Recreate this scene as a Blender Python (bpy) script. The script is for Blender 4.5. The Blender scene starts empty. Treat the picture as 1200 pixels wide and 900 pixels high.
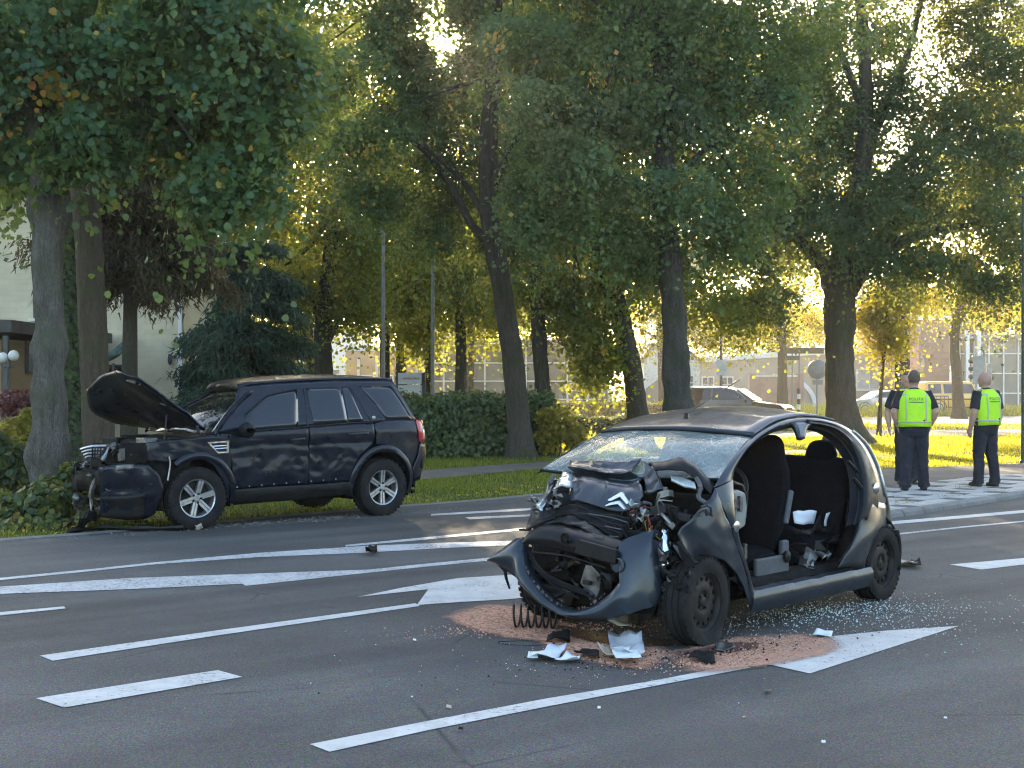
import bpy, bmesh, math, random
import numpy as np
from mathutils import Vector, Matrix, noise

# ------------------------------------------------------------------ camera, sky, sun, exposure
SC = bpy.context.scene
COL = SC.collection
F, HC, HZ = 1600.0, 1.55, 455.0           # focal length and horizon row in photograph pixels, eye height in metres
cam_data = bpy.data.cameras.new('camera'); cam = bpy.data.objects.new('camera', cam_data); COL.objects.link(cam)
cam_data.sensor_width = 36.0; cam_data.lens = F / 1200 * 36.0
cam_data.shift_y = (HZ - 450) / 1200
cam_data.clip_start = 0.1; cam_data.clip_end = 3000
cam.location = (0, 0, HC); cam.rotation_euler = (math.radians(90), 0, 0)
SC.camera = cam

SUN = Vector((-0.058, 1.0, 0.258)).normalized()
EL = math.asin(SUN.z); AZ = math.atan2(SUN.x, SUN.y)
world = bpy.data.worlds.new('World'); SC.world = world; world.use_nodes = True
wn = world.node_tree.nodes; wl = world.node_tree.links; wn.clear()
sky = wn.new('ShaderNodeTexSky'); sky.sky_type = 'NISHITA'; sky.sun_disc = False
sky.sun_elevation = EL; sky.sun_rotation = AZ
sky.air_density = 1.0; sky.dust_density = 2.5; sky.ozone_density = 1.0
bg = wn.new('ShaderNodeBackground'); bg.inputs['Strength'].default_value = 0.15
wo = wn.new('ShaderNodeOutputWorld')
wl.new(sky.outputs[0], bg.inputs[0]); wl.new(bg.outputs[0], wo.inputs[0])
sd = bpy.data.lights.new('sun', 'SUN'); sd.energy = 4.0; sd.angle = math.radians(0.55); sd.color = (1.0, 0.80, 0.52)
sun = bpy.data.objects.new('sun', sd); COL.objects.link(sun)
sun.rotation_euler = SUN.to_track_quat('Z', 'Y').to_euler(); sun.location = (-5, 60, 30)
vs = SC.view_settings
vs.view_transform = 'Standard'; vs.look = 'None'; vs.gamma = 1.0; vs.use_curve_mapping = False
vs.exposure = 2.58
SC.render.engine = 'CYCLES'
cy = SC.cycles
cy.use_denoising = True
cy.pixel_filter_type = 'BLACKMAN_HARRIS'; cy.filter_width = 1.15
try: cy.denoiser = 'OPENIMAGEDENOISE'
except Exception: pass
cy.max_bounces = 6; cy.diffuse_bounces = 3; cy.glossy_bounces = 3; cy.transmission_bounces = 5
cy.transparent_max_bounces = 8; cy.volume_bounces = 0; cy.caustics_reflective = False; cy.caustics_refractive = False
cy.sample_clamp_indirect = 6.0

# ------------------------------------------------------------------ helpers
R = random.Random(7)
NR = np.random.default_rng(11)
def gp(px, py, z=0.0):
    """photograph pixel -> point at height z on the level ground"""
    Y = (HC - z) * F / (py - HZ)
    return Vector(((px - 600) / F * Y, Y, z))
def at(px, py, Y):
    return Vector(((px - 600) / F * Y, Y, HC - (py - HZ) / F * Y))

def tag(o, label=None, cat=None, group=None, kind=None):
    if label: o['label'] = label
    if cat: o['category'] = cat
    if group: o['group'] = group
    if kind: o['kind'] = kind
    return o
def empty(name, loc, rz=0.0, label=None, cat=None, group=None):
    o = bpy.data.objects.new(name, None); COL.objects.link(o)
    o.location = loc; o.rotation_euler = (0, 0, rz); o.empty_display_size = 0.2
    return tag(o, label, cat, group)
def children(o): return [c for c in bpy.data.objects if c.parent == o]
def copy_tree(o, parent=None):
    c = o.copy(); COL.objects.link(c)
    c.parent = parent
    for ch in children(o): copy_tree(ch, c)
    return c

class MB:
    def __init__(s): s.v = []; s.f = []; s.m = []
    def add(s, vs, fs, m=0):
        b = len(s.v); s.v += [tuple(p) for p in vs]; s.f += [tuple(b + i for i in f) for f in fs]; s.m += [m] * len(fs); return s
    def box(s, c, size, rot=None, m=0, taper=1.0):
        hx, hy, hz = size[0] / 2, size[1] / 2, size[2] / 2
        vs = []
        for z in (-hz, hz):
            t = taper if z > 0 else 1.0
            for x, y in ((-hx, -hy), (hx, -hy), (hx, hy), (-hx, hy)):
                p = Vector((x * t, y * t, z))
                if rot is not None: p = rot @ p
                vs.append(p + Vector(c))
        return s.add(vs, [(3, 2, 1, 0), (4, 5, 6, 7), (0, 1, 5, 4), (1, 2, 6, 5), (2, 3, 7, 6), (3, 0, 4, 7)], m)
    def tube(s, path, rad, n=8, cap=True, m=0, wob=0.0, seed=0, flat=1.0):
        P = [Vector(p) for p in path]; k = len(P)
        if not hasattr(rad, '__len__'): rad = [rad] * k
        vs = []; ref = None
        for i, p in enumerate(P):
            d = (P[min(i + 1, k - 1)] - P[max(i - 1, 0)])
            d = d.normalized() if d.length > 1e-9 else Vector((0, 0, 1))
            if ref is None: ref = d.orthogonal().normalized()
            a = (ref - d * ref.dot(d))
            a = a.normalized() if a.length > 1e-6 else d.orthogonal().normalized()
            ref = a; b = d.cross(a)
            for j in range(n):
                t = 2 * math.pi * j / n; r = rad[i]
                if wob:
                    q = p + (a * math.cos(t) + b * math.sin(t)) * r
                    r *= 1 + wob * noise.noise(Vector((q.x * 3.1 + seed, q.y * 3.1, q.z * 2.3)))
                vs.append(p + a * (math.cos(t) * r) + b * (math.sin(t) * r * flat))
        fs = []
        for i in range(k - 1):
            for j in range(n):
                j2 = (j + 1) % n
                fs.append((i * n + j, i * n + j2, (i + 1) * n + j2, (i + 1) * n + j))
        if cap: fs += [tuple(range(n))[::-1], tuple((k - 1) * n + j for j in range(n))]
        return s.add(vs, fs, m)
    def lathe(s, prof, mat=None, n=24, m=0):
        """prof: (radius, height) rows about local z, placed by mat"""
        M = mat or Matrix(); k = len(prof)
        vs = [M @ Vector((r * math.cos(2 * math.pi * j / n), r * math.sin(2 * math.pi * j / n), h)) for r, h in prof for j in range(n)]
        fs = [(i * n + j, i * n + (j + 1) % n, (i + 1) * n + (j + 1) % n, (i + 1) * n + j) for i in range(k - 1) for j in range(n)]
        return s.add(vs, fs, m)
    def disc(s, prof_r, h, mat=None, n=24, m=0):
        M = mat or Matrix()
        return s.add([M @ Vector((prof_r * math.cos(2 * math.pi * j / n), prof_r * math.sin(2 * math.pi * j / n), h)) for j in range(n)], [tuple(range(n))], m)
    def grid(s, rows, m=0, closed=False):
        nu = len(rows[0]); b = [p for r in rows for p in r]
        fs = [(i * nu + j, i * nu + (j + 1) % nu, (i + 1) * nu + (j + 1) % nu, (i + 1) * nu + j)
              for i in range(len(rows) - 1) for j in range(nu if closed else nu - 1)]
        return s.add(b, fs, m)
    def poly(s, pts, m=0): return s.add(pts, [tuple(range(len(pts)))], m)
    def prism(s, pts, d, m=0):
        """outline swept along vector d"""
        n = len(pts); d = Vector(d); a = [Vector(p) for p in pts]
        return s.add(a + [p + d for p in a], [tuple(range(n))[::-1], tuple(range(n, 2 * n))] + [(i, (i + 1) % n, n + (i + 1) % n, n + i) for i in range(n)], m)
    def mesh(s, name, mats, smooth=None):
        me = bpy.data.meshes.new(name); me.from_pydata(s.v, [], s.f); me.update()
        for mt in (mats if isinstance(mats, (list, tuple)) else [mats]): me.materials.append(mt)
        if any(s.m): me.polygons.foreach_set('material_index', s.m)
        if smooth:
            me.polygons.foreach_set('use_smooth', [True] * len(me.polygons))
            try: me.set_sharp_from_angle(angle=math.radians(smooth))
            except Exception: pass
        return me
    def build(s, name, mats, parent=None, smooth=40, bevel=0, solid=0, sub=0, seg=2, weld=False, off=0.0):
        me = s.mesh(name, mats, None if bevel else smooth)
        if weld:
            bm = bmesh.new(); bm.from_mesh(me); bmesh.ops.remove_doubles(bm, verts=bm.verts, dist=1e-4)
            bmesh.ops.recalc_face_normals(bm, faces=bm.faces); bm.to_mesh(me); bm.free()
        o = bpy.data.objects.new(name, me); COL.objects.link(o)
        if parent is not None: o.parent = parent
        if sub:
            md = o.modifiers.new('sub', 'SUBSURF'); md.levels = sub; md.render_levels = sub
        if solid:
            md = o.modifiers.new('solid', 'SOLIDIFY'); md.thickness = solid; md.offset = off
        if bevel:
            me.polygons.foreach_set('use_smooth', [True] * len(me.polygons))
            md = o.modifiers.new('bevel', 'BEVEL'); md.width = bevel; md.segments = seg; md.limit_method = 'ANGLE'; md.angle_limit = math.radians(35)
            md.harden_normals = True
        return o

def resample(pts, n):
    P = [Vector(p) for p in pts]
    if len(P) == 1: return [P[0].copy() for _ in range(n)]
    L = [0.0]
    for i in range(1, len(P)): L.append(L[-1] + (P[i] - P[i - 1]).length)
    T = L[-1] or 1.0; out = []; k = 0
    for j in range(n):
        t = T * j / (n - 1)
        while k < len(P) - 2 and L[k + 1] < t: k += 1
        s = (t - L[k]) / max(L[k + 1] - L[k], 1e-9)
        out.append(P[k].lerp(P[k + 1], min(max(s, 0), 1)))
    return out
def spline(pts, per=6):
    """Catmull-Rom through the points"""
    P = [Vector(p) for p in pts]; out = []
    if len(P) < 3: return P
    for i in range(len(P) - 1):
        p0 = P[i - 1] if i else P[0] * 2 - P[1]; p1 = P[i]; p2 = P[i + 1]
        p3 = P[i + 2] if i + 2 < len(P) else P[-1] * 2 - P[-2]
        for k in range(per):
            t = k / per
            out.append(0.5 * ((2 * p1) + (p2 - p0) * t + (2 * p0 - 5 * p1 + 4 * p2 - p3) * t * t + (3 * p1 - p0 - 3 * p2 + p3) * t ** 3))
    out.append(P[-1]); return out
def coons(bottom, top, left, right, nu, nv, fn=None):
    """rows of points filling four boundary curves (bottom/top run u, left/right run v)"""
    b = resample(bottom, nu); t = resample(top, nu); l = resample(left, nv); r = resample(right, nv)
    rows = []
    for j in range(nv):
        v = j / (nv - 1); row = []
        for i in range(nu):
            u = i / (nu - 1)
            p = b[i] * (1 - v) + t[i] * v + l[j] * (1 - u) + r[j] * u - (b[0] * (1 - u) * (1 - v) + b[-1] * u * (1 - v) + t[0] * (1 - u) * v + t[-1] * u * v)
            row.append(fn(p, u, v) if fn else p)
        rows.append(row)
    return rows
def nz(p, s, seed=0.0):
    return noise.noise(Vector((p[0] * s + seed, p[1] * s + seed * 1.7, p[2] * s - seed)))

def ridge(p, s, seed=0.0):
    """creased noise: sharp valleys like buckled sheet metal"""
    return 1.0 - 2.2 * abs(noise.noise(Vector((p[0] * s + seed, p[1] * s + seed * 1.3, p[2] * s - seed))))
# ------------------------------------------------------------------ materials
def nodes(name):
    m = bpy.data.materials.new(name); m.use_nodes = True
    nt = m.node_tree; nt.nodes.clear()
    out = nt.nodes.new('ShaderNodeOutputMaterial')
    return m, nt, out
def N(nt, t, **kw):
    n = nt.nodes.new(t)
    for k, v in kw.items():
        if k.startswith('i_'): n.inputs[k[2:].replace('_', ' ')].default_value = v
        else: setattr(n, k, v)
    return n
def c4(c): return (c[0], c[1], c[2], 1.0)
def ramp(nt, fac, stops):
    r = N(nt, 'ShaderNodeValToRGB'); e = r.color_ramp.elements
    while len(e) < len(stops): e.new(0.5)
    for i, (p, c) in enumerate(stops):
        e[i].position = p; e[i].color = c4(c) if hasattr(c, '__len__') else (c, c, c, 1)
    nt.links.new(fac, r.inputs[0]); return r.outputs[0]
def tex(nt, kind='noise', scale=5.0, detail=4.0, rough=0.6, coord='Object', stretch=None):
    tc = N(nt, 'ShaderNodeTexCoord'); src = tc.outputs[coord]
    if stretch:
        mp = N(nt, 'ShaderNodeMapping'); mp.inputs['Scale'].default_value = stretch; nt.links.new(src, mp.inputs[0]); src = mp.outputs[0]
    if kind == 'noise':
        t = N(nt, 'ShaderNodeTexNoise'); t.inputs['Scale'].default_value = scale; t.inputs['Detail'].default_value = detail; t.inputs['Roughness'].default_value = rough
        nt.links.new(src, t.inputs['Vector']); return t.outputs[0]
    t = N(nt, 'ShaderNodeTexVoronoi'); t.inputs['Scale'].default_value = scale
    if kind == 'edge': t.feature = 'DISTANCE_TO_EDGE'
    nt.links.new(src, t.inputs['Vector']); return t.outputs['Color' if kind == 'cell' else 'Distance']
def mixc(nt, fac, a, b, mode='MIX'):
    m = N(nt, 'ShaderNodeMix', data_type='RGBA', blend_type=mode)
    for sock, val in ((m.inputs[0], fac), (m.inputs[6], a), (m.inputs[7], b)):
        if hasattr(val, 'is_linked'): nt.links.new(val, sock)
        elif hasattr(val, '__len__'): sock.default_value = c4(val)
        else: sock.default_value = val
    return m.outputs[2]
def math_(nt, op, a, b=0.0, clamp=False):
    m = N(nt, 'ShaderNodeMath', operation=op); m.use_clamp = clamp
    for sock, val in zip(m.inputs, (a, b)):
        if hasattr(val, 'is_linked'): nt.links.new(val, sock)
        else: sock.default_value = val
    return m.outputs[0]
def bump(nt, h, strength=0.3, dist=0.01):
    b = N(nt, 'ShaderNodeBump'); b.inputs['Strength'].default_value = strength; b.inputs['Distance'].default_value = dist
    nt.links.new(h, b.inputs['Height']); return b.outputs[0]
def pbr(nt, out, base, rough=0.6, metal=0.0, spec=0.5, normal=None, coat=0.0, alpha=None, coat_rough=0.05):
    p = N(nt, 'ShaderNodeBsdfPrincipled')
    for nm, val in (('Base Color', base), ('Roughness', rough), ('Metallic', metal), ('Specular IOR Level', spec), ('Coat Weight', coat), ('Coat Roughness', coat_rough)):
        if hasattr(val, 'is_linked'): nt.links.new(val, p.inputs[nm])
        else: p.inputs[nm].default_value = c4(val) if hasattr(val, '__len__') else val
    if normal is not None: nt.links.new(normal, p.inputs['Normal'])
    if alpha is not None: nt.links.new(alpha, p.inputs['Alpha'])
    if out is not None: nt.links.new(p.outputs[0], out.inputs[0])
    return p
def simple(name, a, b=None, rough=0.6, metal=0.0, scale=6.0, bmp=0.15, bscale=40.0, spec=0.4, coat=0.0, lo=0.35, hi=0.65, stretch=None, dist=0.004):
    """a two-tone noisy surface with fine relief"""
    m, nt, out = nodes(name)
    b = b or tuple(x * 0.7 for x in a)
    col = mixc(nt, ramp(nt, tex(nt, 'noise', scale, 5, stretch=stretch), [(lo, 0.0), (hi, 1.0)]), a, b)
    rn = ramp(nt, tex(nt, 'noise', scale * 2.3, 4), [(0.3, max(rough - 0.12, 0.02)), (0.7, min(rough + 0.12, 1))])
    nrm = bump(nt, tex(nt, 'noise', bscale, 4, stretch=stretch), bmp, dist) if bmp else None
    pbr(nt, out, col, rn, metal, spec, nrm, coat); return m
# ------------------------------------------------------------------ setting: ground, road, markings, paths
def m_asphalt():
    m, nt, out = nodes('asphalt')
    sp = tex(nt, 'noise', 110, 5, 0.85); big = tex(nt, 'noise', 0.55, 5, 0.6); mid = tex(nt, 'noise', 9, 5, 0.65)
    stone = tex(nt, 'cell', 85)
    col = ramp(nt, sp, [(0.34, (0.025, 0.0243, 0.024)), (0.50, (0.071, 0.0685, 0.066)), (0.66, (0.185, 0.178, 0.168))])
    col = mixc(nt, 0.40, col, stone, 'SOFT_LIGHT')
    col = mixc(nt, 1.0, col, ramp(nt, big, [(0.32, 0.72), (0.5, 0.98), (0.70, 1.22)]), 'MULTIPLY')
    col = mixc(nt, 1.0, col, ramp(nt, mid, [(0.30, 0.82), (0.7, 1.14)]), 'MULTIPLY')
    # streaks worn along the traffic direction
    tc = N(nt, 'ShaderNodeTexCoord'); mp = N(nt, 'ShaderNodeMapping')
    mp.inputs['Rotation'].default_value = (0, 0, math.radians(-38.5)); nt.links.new(tc.outputs['Object'], mp.inputs[0])
    mp2 = N(nt, 'ShaderNodeMapping'); mp2.inputs['Scale'].default_value = (0.12, 1.3, 1); nt.links.new(mp.outputs[0], mp2.inputs[0])
    st = N(nt, 'ShaderNodeTexNoise'); st.inputs['Scale'].default_value = 1.0; st.inputs['Detail'].default_value = 6; nt.links.new(mp2.outputs[0], st.inputs['Vector'])
    col = mixc(nt, 1.0, col, ramp(nt, st.outputs[0], [(0.35, 0.68), (0.65, 1.26)]), 'MULTIPLY')
    ck = tex(nt, 'edge', 0.55); ckn = tex(nt, 'noise', 1.1, 4)
    col = mixc(nt, math_(nt, 'MULTIPLY', ramp(nt, ck, [(0.0, .8), (0.006, 0.0)]), ramp(nt, ckn, [(.52, 0.0), (.58, 1.0)])), col, (0.02, 0.02, 0.021))
    pt = tex(nt, 'noise', 0.23, 2); col = mixc(nt, ramp(nt, pt, [(.56, 0.0), (.575, .28)]), col, (0.05, 0.05, 0.052))
    h = math_(nt, 'ADD', sp, math_(nt, 'MULTIPLY', tex(nt, 'voro', 170), 0.8))
    pbr(nt, out, col, ramp(nt, mid, [(0.3, 0.72), (0.7, 0.92)]), 0, 0.3, bump(nt, h, 0.75, 0.006)); return m
def m_paint(name, base, wear=0.42):
    m, nt, out = nodes(name)
    w = tex(nt, 'noise', 34, 7, 0.75); w2 = tex(nt, 'noise', 2.2, 4)
    fac = ramp(nt, math_(nt, 'ADD', w, math_(nt, 'MULTIPLY', math_(nt, 'SUBTRACT', w2, 0.5), 0.35)), [(wear - 0.09, 1.0), (wear + 0.03, 0.0)])
    dirt = ramp(nt, tex(nt, 'noise', 5, 6, 0.7), [(0.25, 0.68), (0.6, 1.0)])
    col = mixc(nt, fac, mixc(nt, 1.0, base, dirt, 'MULTIPLY'), (0.07, 0.07, 0.072))
    pbr(nt, out, col, 0.65, 0, 0.4, bump(nt, tex(nt, 'noise', 220, 3), 0.5, 0.004)); return m
def m_grass_ground():
    m, nt, out = nodes('lawn_soil')
    a = tex(nt, 'noise', 0.7, 6, 0.65); b = tex(nt, 'noise', 30, 4, 0.7)
    col = ramp(nt, a, [(0.3, (0.045, 0.065, 0.012)), (0.5, (0.075, 0.10, 0.018)), (0.72, (0.12, 0.12, 0.03))])
    col = mixc(nt, 1.0, col, ramp(nt, b, [(0.3, 0.55), (0.7, 1.25)]), 'MULTIPLY')
    pbr(nt, out, col, 0.95, 0, 0.1, bump(nt, b, 1.0, 0.03)); return m
def m_leaf(name, stops, trans, tfac=0.45, rough=0.45, spec=0.35):
    m, nt, out = nodes(name)
    at_ = N(nt, 'ShaderNodeAttribute', attribute_name='rnd')
    col = ramp(nt, at_.outputs['Fac'], stops)
    p = pbr(nt, None, col, rough, 0, spec)
    t = N(nt, 'ShaderNodeBsdfTranslucent')
    nt.links.new(mixc(nt, 1.0, mixc(nt, 0.5, col, trans), (1.9, 1.9, 1.6), 'MULTIPLY'), t.inputs[0])
    mx = N(nt, 'ShaderNodeMixShader'); mx.inputs[0].default_value = tfac
    nt.links.new(p.outputs[0], mx.inputs[1]); nt.links.new(t.outputs[0], mx.inputs[2]); nt.links.new(mx.outputs[0], out.inputs[0]); return m

M = {}
M['asphalt'] = m_asphalt()
M['paint'] = m_paint('road_paint', (0.54, 0.53, 0.505), 0.41)
M['paint_old'] = m_paint('road_paint_worn', (0.50, 0.50, 0.49), 0.46)
M['ground'] = m_grass_ground()
M['path'] = simple('path_asphalt', (0.115, 0.10, 0.09), (0.075, 0.068, 0.064), 0.85, scale=1.4, bmp=0.6, bscale=160, lo=0.3, hi=0.7)
M['path_far'] = simple('far_road_asphalt', (0.13, 0.125, 0.12), (0.10, 0.098, 0.095), 0.8, scale=0.6, bmp=0.3, bscale=90)
M['concrete'] = simple('kerb_concrete', (0.20, 0.195, 0.185), (0.13, 0.125, 0.118), 0.85, scale=3.0, bmp=0.5, bscale=120)
M['tile_light'] = simple('pale_paving', (0.42, 0.41, 0.39), (0.33, 0.32, 0.305), 0.85, scale=3.5, bmp=0.4, bscale=120)
M['tile_dark'] = simple('dark_paving', (0.095, 0.094, 0.092), (0.065, 0.064, 0.062), 0.85, scale=3.5, bmp=0.4, bscale=120)
M['grout'] = simple('joint_sand', (0.12, 0.105, 0.085), (0.08, 0.07, 0.058), 0.95, scale=8)
M['blade'] = m_leaf('grass_blade', [(0.0, (0.045, 0.085, 0.012)), (0.55, (0.085, 0.13, 0.02)), (0.85, (0.15, 0.16, 0.03)), (1.0, (0.26, 0.21, 0.08))], (0.30, 0.30, 0.03), 0.5, 0.6, 0.2)

M['blade_lawn'] = m_leaf('lawn_blade', [(0.0, (0.07, 0.10, 0.012)), (0.55, (0.13, 0.16, 0.018)), (0.85, (0.21, 0.20, 0.03)), (1.0, (0.32, 0.25, 0.08))], (0.46, 0.38, 0.02), 0.62, 0.6, 0.15)
def sheet(name, px, z, mat, parent=None, world=None, kind=None):
    pts = world if world else [gp(x, y) for x, y in px]
    b = MB().poly([(p[0], p[1], z) for p in pts])
    me = b.mesh(name, mat)
    bm = bmesh.new(); bm.from_mesh(me); bmesh.ops.triangulate(bm, faces=bm.faces); bmesh.ops.recalc_face_normals(bm, faces=bm.faces)
    for f in bm.faces:
        if f.normal.z < 0: f.normal_flip()
    bm.to_mesh(me); bm.free()
    o = bpy.data.objects.new(name, me); COL.objects.link(o)
    if parent is not None: o.parent = parent
    if kind: o['kind'] = kind
    return o

# the ground sheet reaches the horizon
g = MB(); n = 40
ax = [-1500, -600, -250, -120, -60, -30, -15, 0, 15, 30, 60, 120, 250, 600, 1500]
g.grid([[Vector((x, y, -0.02)) for x in ax] for y in [-1500, -500, -150, -60, -20, 0, 20, 40, 60, 90, 130, 200, 400, 1500]])
ground = tag(g.build('ground', M['ground']), kind='structure')

EDGE = [(-260, 668), (0, 632), (100, 625), (200, 617), (330, 604), (480, 592), (560, 586), (640, 578), (720, 571), (800, 566), (900, 561), (985, 556)]
kerb_px = [(985, 611), (1045, 605.5), (1120, 594), (1200, 581), (1300, 566)]
edge_w = [gp(*p) for p in EDGE]
kerb_w = [gp(*p) for p in kerb_px]
road_w = [Vector((-60, 2, 0)), Vector((-30, 6.2, 0))] + edge_w + [gp(968, 585)] + kerb_w + [Vector((30, 34, 0)), Vector((60, 50, 0)), Vector((60, -40, 0)), Vector((-60, -40, 0))]
road = sheet('road', None, 0.0, M['asphalt'], world=road_w, kind='structure')

ZP = 0.004
def mark(px, mat='paint', z=ZP):
    return sheet('road_marking', px, z, M[mat], road)
mark([(363, 873), (386, 882), (500, 857), (640, 829), (760, 806), (880, 783), (868, 779), (760, 799.5), (640, 819.5), (500, 846)])
mark([(884, 779), (904, 780), (949, 790), (1124, 734), (1040, 739.5), (967, 747), (925, 757), (893, 769)])
mark([(47, 769), (62, 775), (250, 746), (492, 710.8), (487, 707.5), (250, 740)])
mark([(488.5, 709.6), (502, 691), (419, 700), (470, 689.5), (537, 678), (600, 674), (660, 669), (660, 696), (600, 702.5), (540, 706)])
mark([(42, 819), (75, 830), (284, 794), (255, 786)])
mark([(-90, 726), (0, 718), (75, 711.2), (77, 713.6), (0, 721.8), (-90, 730.5)])
mark([(-120, 695), (0, 688), (150, 678), (300, 672.6), (430, 668), (500, 661), (575, 653.8), (640, 647), (640, 650), (575, 657.2), (500, 664.5), (430, 671.8), (345, 681), (288, 687), (284, 684.6), (150, 691), (0, 696.5), (-120, 703)], 'paint_old')
mark([(-120, 692), (0, 677.6), (100, 668), (185, 659), (300, 648.5), (430, 640), (520, 636.4), (620, 633.5), (620, 638.5), (520, 642.6), (430, 648), (300, 653.5), (185, 661.5), (100, 670.5), (0, 680.4), (-120, 694.5)], 'paint_old')
mark([(405, 639), (500, 629.8), (640, 616.5), (640, 619.2), (500, 632.6), (405, 641)], 'paint_old')
mark([(505, 602.6), (600, 597), (640, 594.6), (640, 597), (600, 599.6), (505, 604.6)], 'paint_old')
mark([(545, 606.6), (600, 604), (640, 602), (640, 604.2), (600, 606.4), (551, 609)], 'paint_old')
mark([(1113, 662), (1150, 668), (1300, 650), (1300, 644), (1200, 654.4)])
mark([(990, 616.5), (1048, 611), (1120, 605), (1200, 598), (1320, 588), (1320, 590.6), (1200, 601.2), (1120, 608.4), (1048, 614.6), (990, 620)])
mark([(1046, 626), (1130, 617), (1200, 610.5), (1200, 612), (1130, 618.6), (1046, 627.6)], 'paint_old')

# pale worn strip along the verge edge of the road
ew = [Vector((p.x, p.y, 0)) for p in edge_w]
st = MB(); rowa = []; rowb = []
for i, p in enumerate(ew):
    d = (ew[min(i + 1, len(ew) - 1)] - ew[max(i - 1, 0)]).normalized(); nrm = Vector((d.y, -d.x, 0))
    rowa.append(p + Vector((0, 0, 0.012))); rowb.append(p + nrm * 0.16 + Vector((0, 0, 0.004)))
st.grid([rowa, rowb]); st.build('edge_strip', M['concrete'], road, smooth=None)

# foot and cycle paths
pth = tag(sheet('path', [(300, 579), (420, 567), (492, 562), (600, 551.5), (700, 544), (860, 535), (1000, 529), (1000, 524), (860, 530), (700, 537), (600, 543), (492, 551), (420, 557), (300, 570)], -0.008, M['path']), kind='structure')
tag(sheet('cycle_path', [(700, 513.5), (900, 512.5), (1040, 511), (1210, 509.5), (1330, 509), (1330, 502.5), (1210, 503), (1040, 503.6), (900, 505), (700, 506)], -0.008, M['path_far']), kind='structure')
tag(sheet('far_road', [(420, 496), (700, 496.5), (900, 497), (1040, 497), (1210, 496.5), (1400, 496), (1400, 486), (1210, 487.5), (1040, 488.5), (900, 489), (700, 488), (420, 487)], -0.008, M['path_far']), kind='structure')

# pavement on the far side with its kerb stones and paving tiles
pav_px = [(985, 611), (1045, 605.5), (1120, 594), (1200, 581), (1300, 566), (1300, 541), (1200, 547), (1120, 550), (1035, 553), (985, 556), (962, 580)]
pav = MB(); top = [gp(*p) for p in pav_px]
pavement = tag(sheet('pavement', None, 0.062, M['path'], world=top, kind='structure'), kind='structure')
kl = resample(spline([Vector(p) for p in kerb_w], 5), 17)
for i in range(16):
    a, b = kl[i], kl[i + 1]; d = (b - a); L = d.length; d.normalize(); nrm = Vector((-d.y, d.x, 0))
    a2 = a + d * 0.006; b2 = b - d * 0.006
    k = MB(); prof = [(-0.10, -0.03), (-0.085, 0.045), (-0.05, 0.074), (0.05, 0.074), (0.05, -0.03)]
    k.add([a2 + nrm * o + Vector((0, 0, z)) for o, z in prof] + [b2 + nrm * o + Vector((0, 0, z)) for o, z in prof],
          [(0, 1, 2, 3, 4), (9, 8, 7, 6, 5)] + [(j, 5 + j, 5 + (j + 1) % 5, (j + 1) % 5) for j in range(5)])
    k.build('kerb_stone', M['concrete'], pavement, smooth=None)
d0 = (kl[-1] - kl[0]).normalized(); n0 = Vector((-d0.y, d0.x, 0))
tb = MB().box((0, 0, 0), (0.292, 0.292, 0.03), taper=0.97)
tl = tb.mesh('paving_tile', M['tile_light']); td = tb.mesh('paving_tile', M['tile_dark'])
total = sum((kl[i + 1] - kl[i]).length for i in range(16)); ncol = int(total / 0.3)
fine = resample(kl, ncol + 1)
for i in range(ncol):
    p = fine[i]; q = fine[i + 1]; d = (q - p).normalized(); nrm = Vector((-d.y, d.x, 0)); rz = math.atan2(d.y, d.x)
    for j in range(6):
        c = (p + q) / 2 + nrm * (0.21 + 0.3 * j)
        dark = ((i + 2 * j) % 5) == 0 or (j in (2, 4) and (i + j) % 5 == 1)
        o = bpy.data.objects.new('paving_tile', td if dark else tl); COL.objects.link(o); o.parent = pavement
        o.location = (c.x, c.y, 0.058 + R.uniform(-0.004, 0.004)); o.rotation_euler = (R.uniform(-.008, .008), R.uniform(-.008, .008), rz)

# ------------------------------------------------------------------ haze: the sunlit morning air over the whole place
def make_haze():
    m, nt, out = nodes('morning_haze')
    v = N(nt, 'ShaderNodeVolumePrincipled'); v.inputs['Color'].default_value = (0.93, 0.92, 0.90, 1); v.inputs['Density'].default_value = HAZE_DENSITY
    v.inputs['Anisotropy'].default_value = 0.66
    nt.links.new(v.outputs[0], out.inputs['Volume'])
    b = MB().box((0, 60, 12.5), (330, 330, 27.4))
    o = b.build('haze', m, smooth=None); tag(o, 'thin sunlit morning haze over street and trees', 'haze', kind='stuff')
HAZE_DENSITY = 0.0005
make_haze()
# ------------------------------------------------------------------ foliage tools
LEAF6 = (np.array([[0, 0, 0], [.22, .46, .07], [.68, .40, .05], [1, 0, -.10], [.68, -.40, .05], [.22, -.46, .07]]), [(0, 1, 2, 3), (0, 3, 4, 5)])
LEAF4 = (np.array([[0, 0, 0], [.45, .42, .05], [1, 0, -.06], [.45, -.42, .05]]), [(0, 1, 2), (0, 2, 3)])
NEEDLE = (np.array([[0, .5, 0], [1, 0, 0], [0, -.5, 0]]), [(0, 1, 2)])
OAK = (np.array([[0, 0, 0], [.30, .30, .05], [.55, .22, .04], [.80, .34, .03], [1, 0, -.08], [.80, -.34, .03], [.55, -.22, .04], [.30, -.30, .05]]), [(0, 1, 2), (0, 2, 4), (2, 3, 4), (0, 4, 6), (4, 5, 6), (0, 6, 7)])
def unit(a): return a / np.maximum(np.linalg.norm(a, axis=1, keepdims=True), 1e-9)
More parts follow.
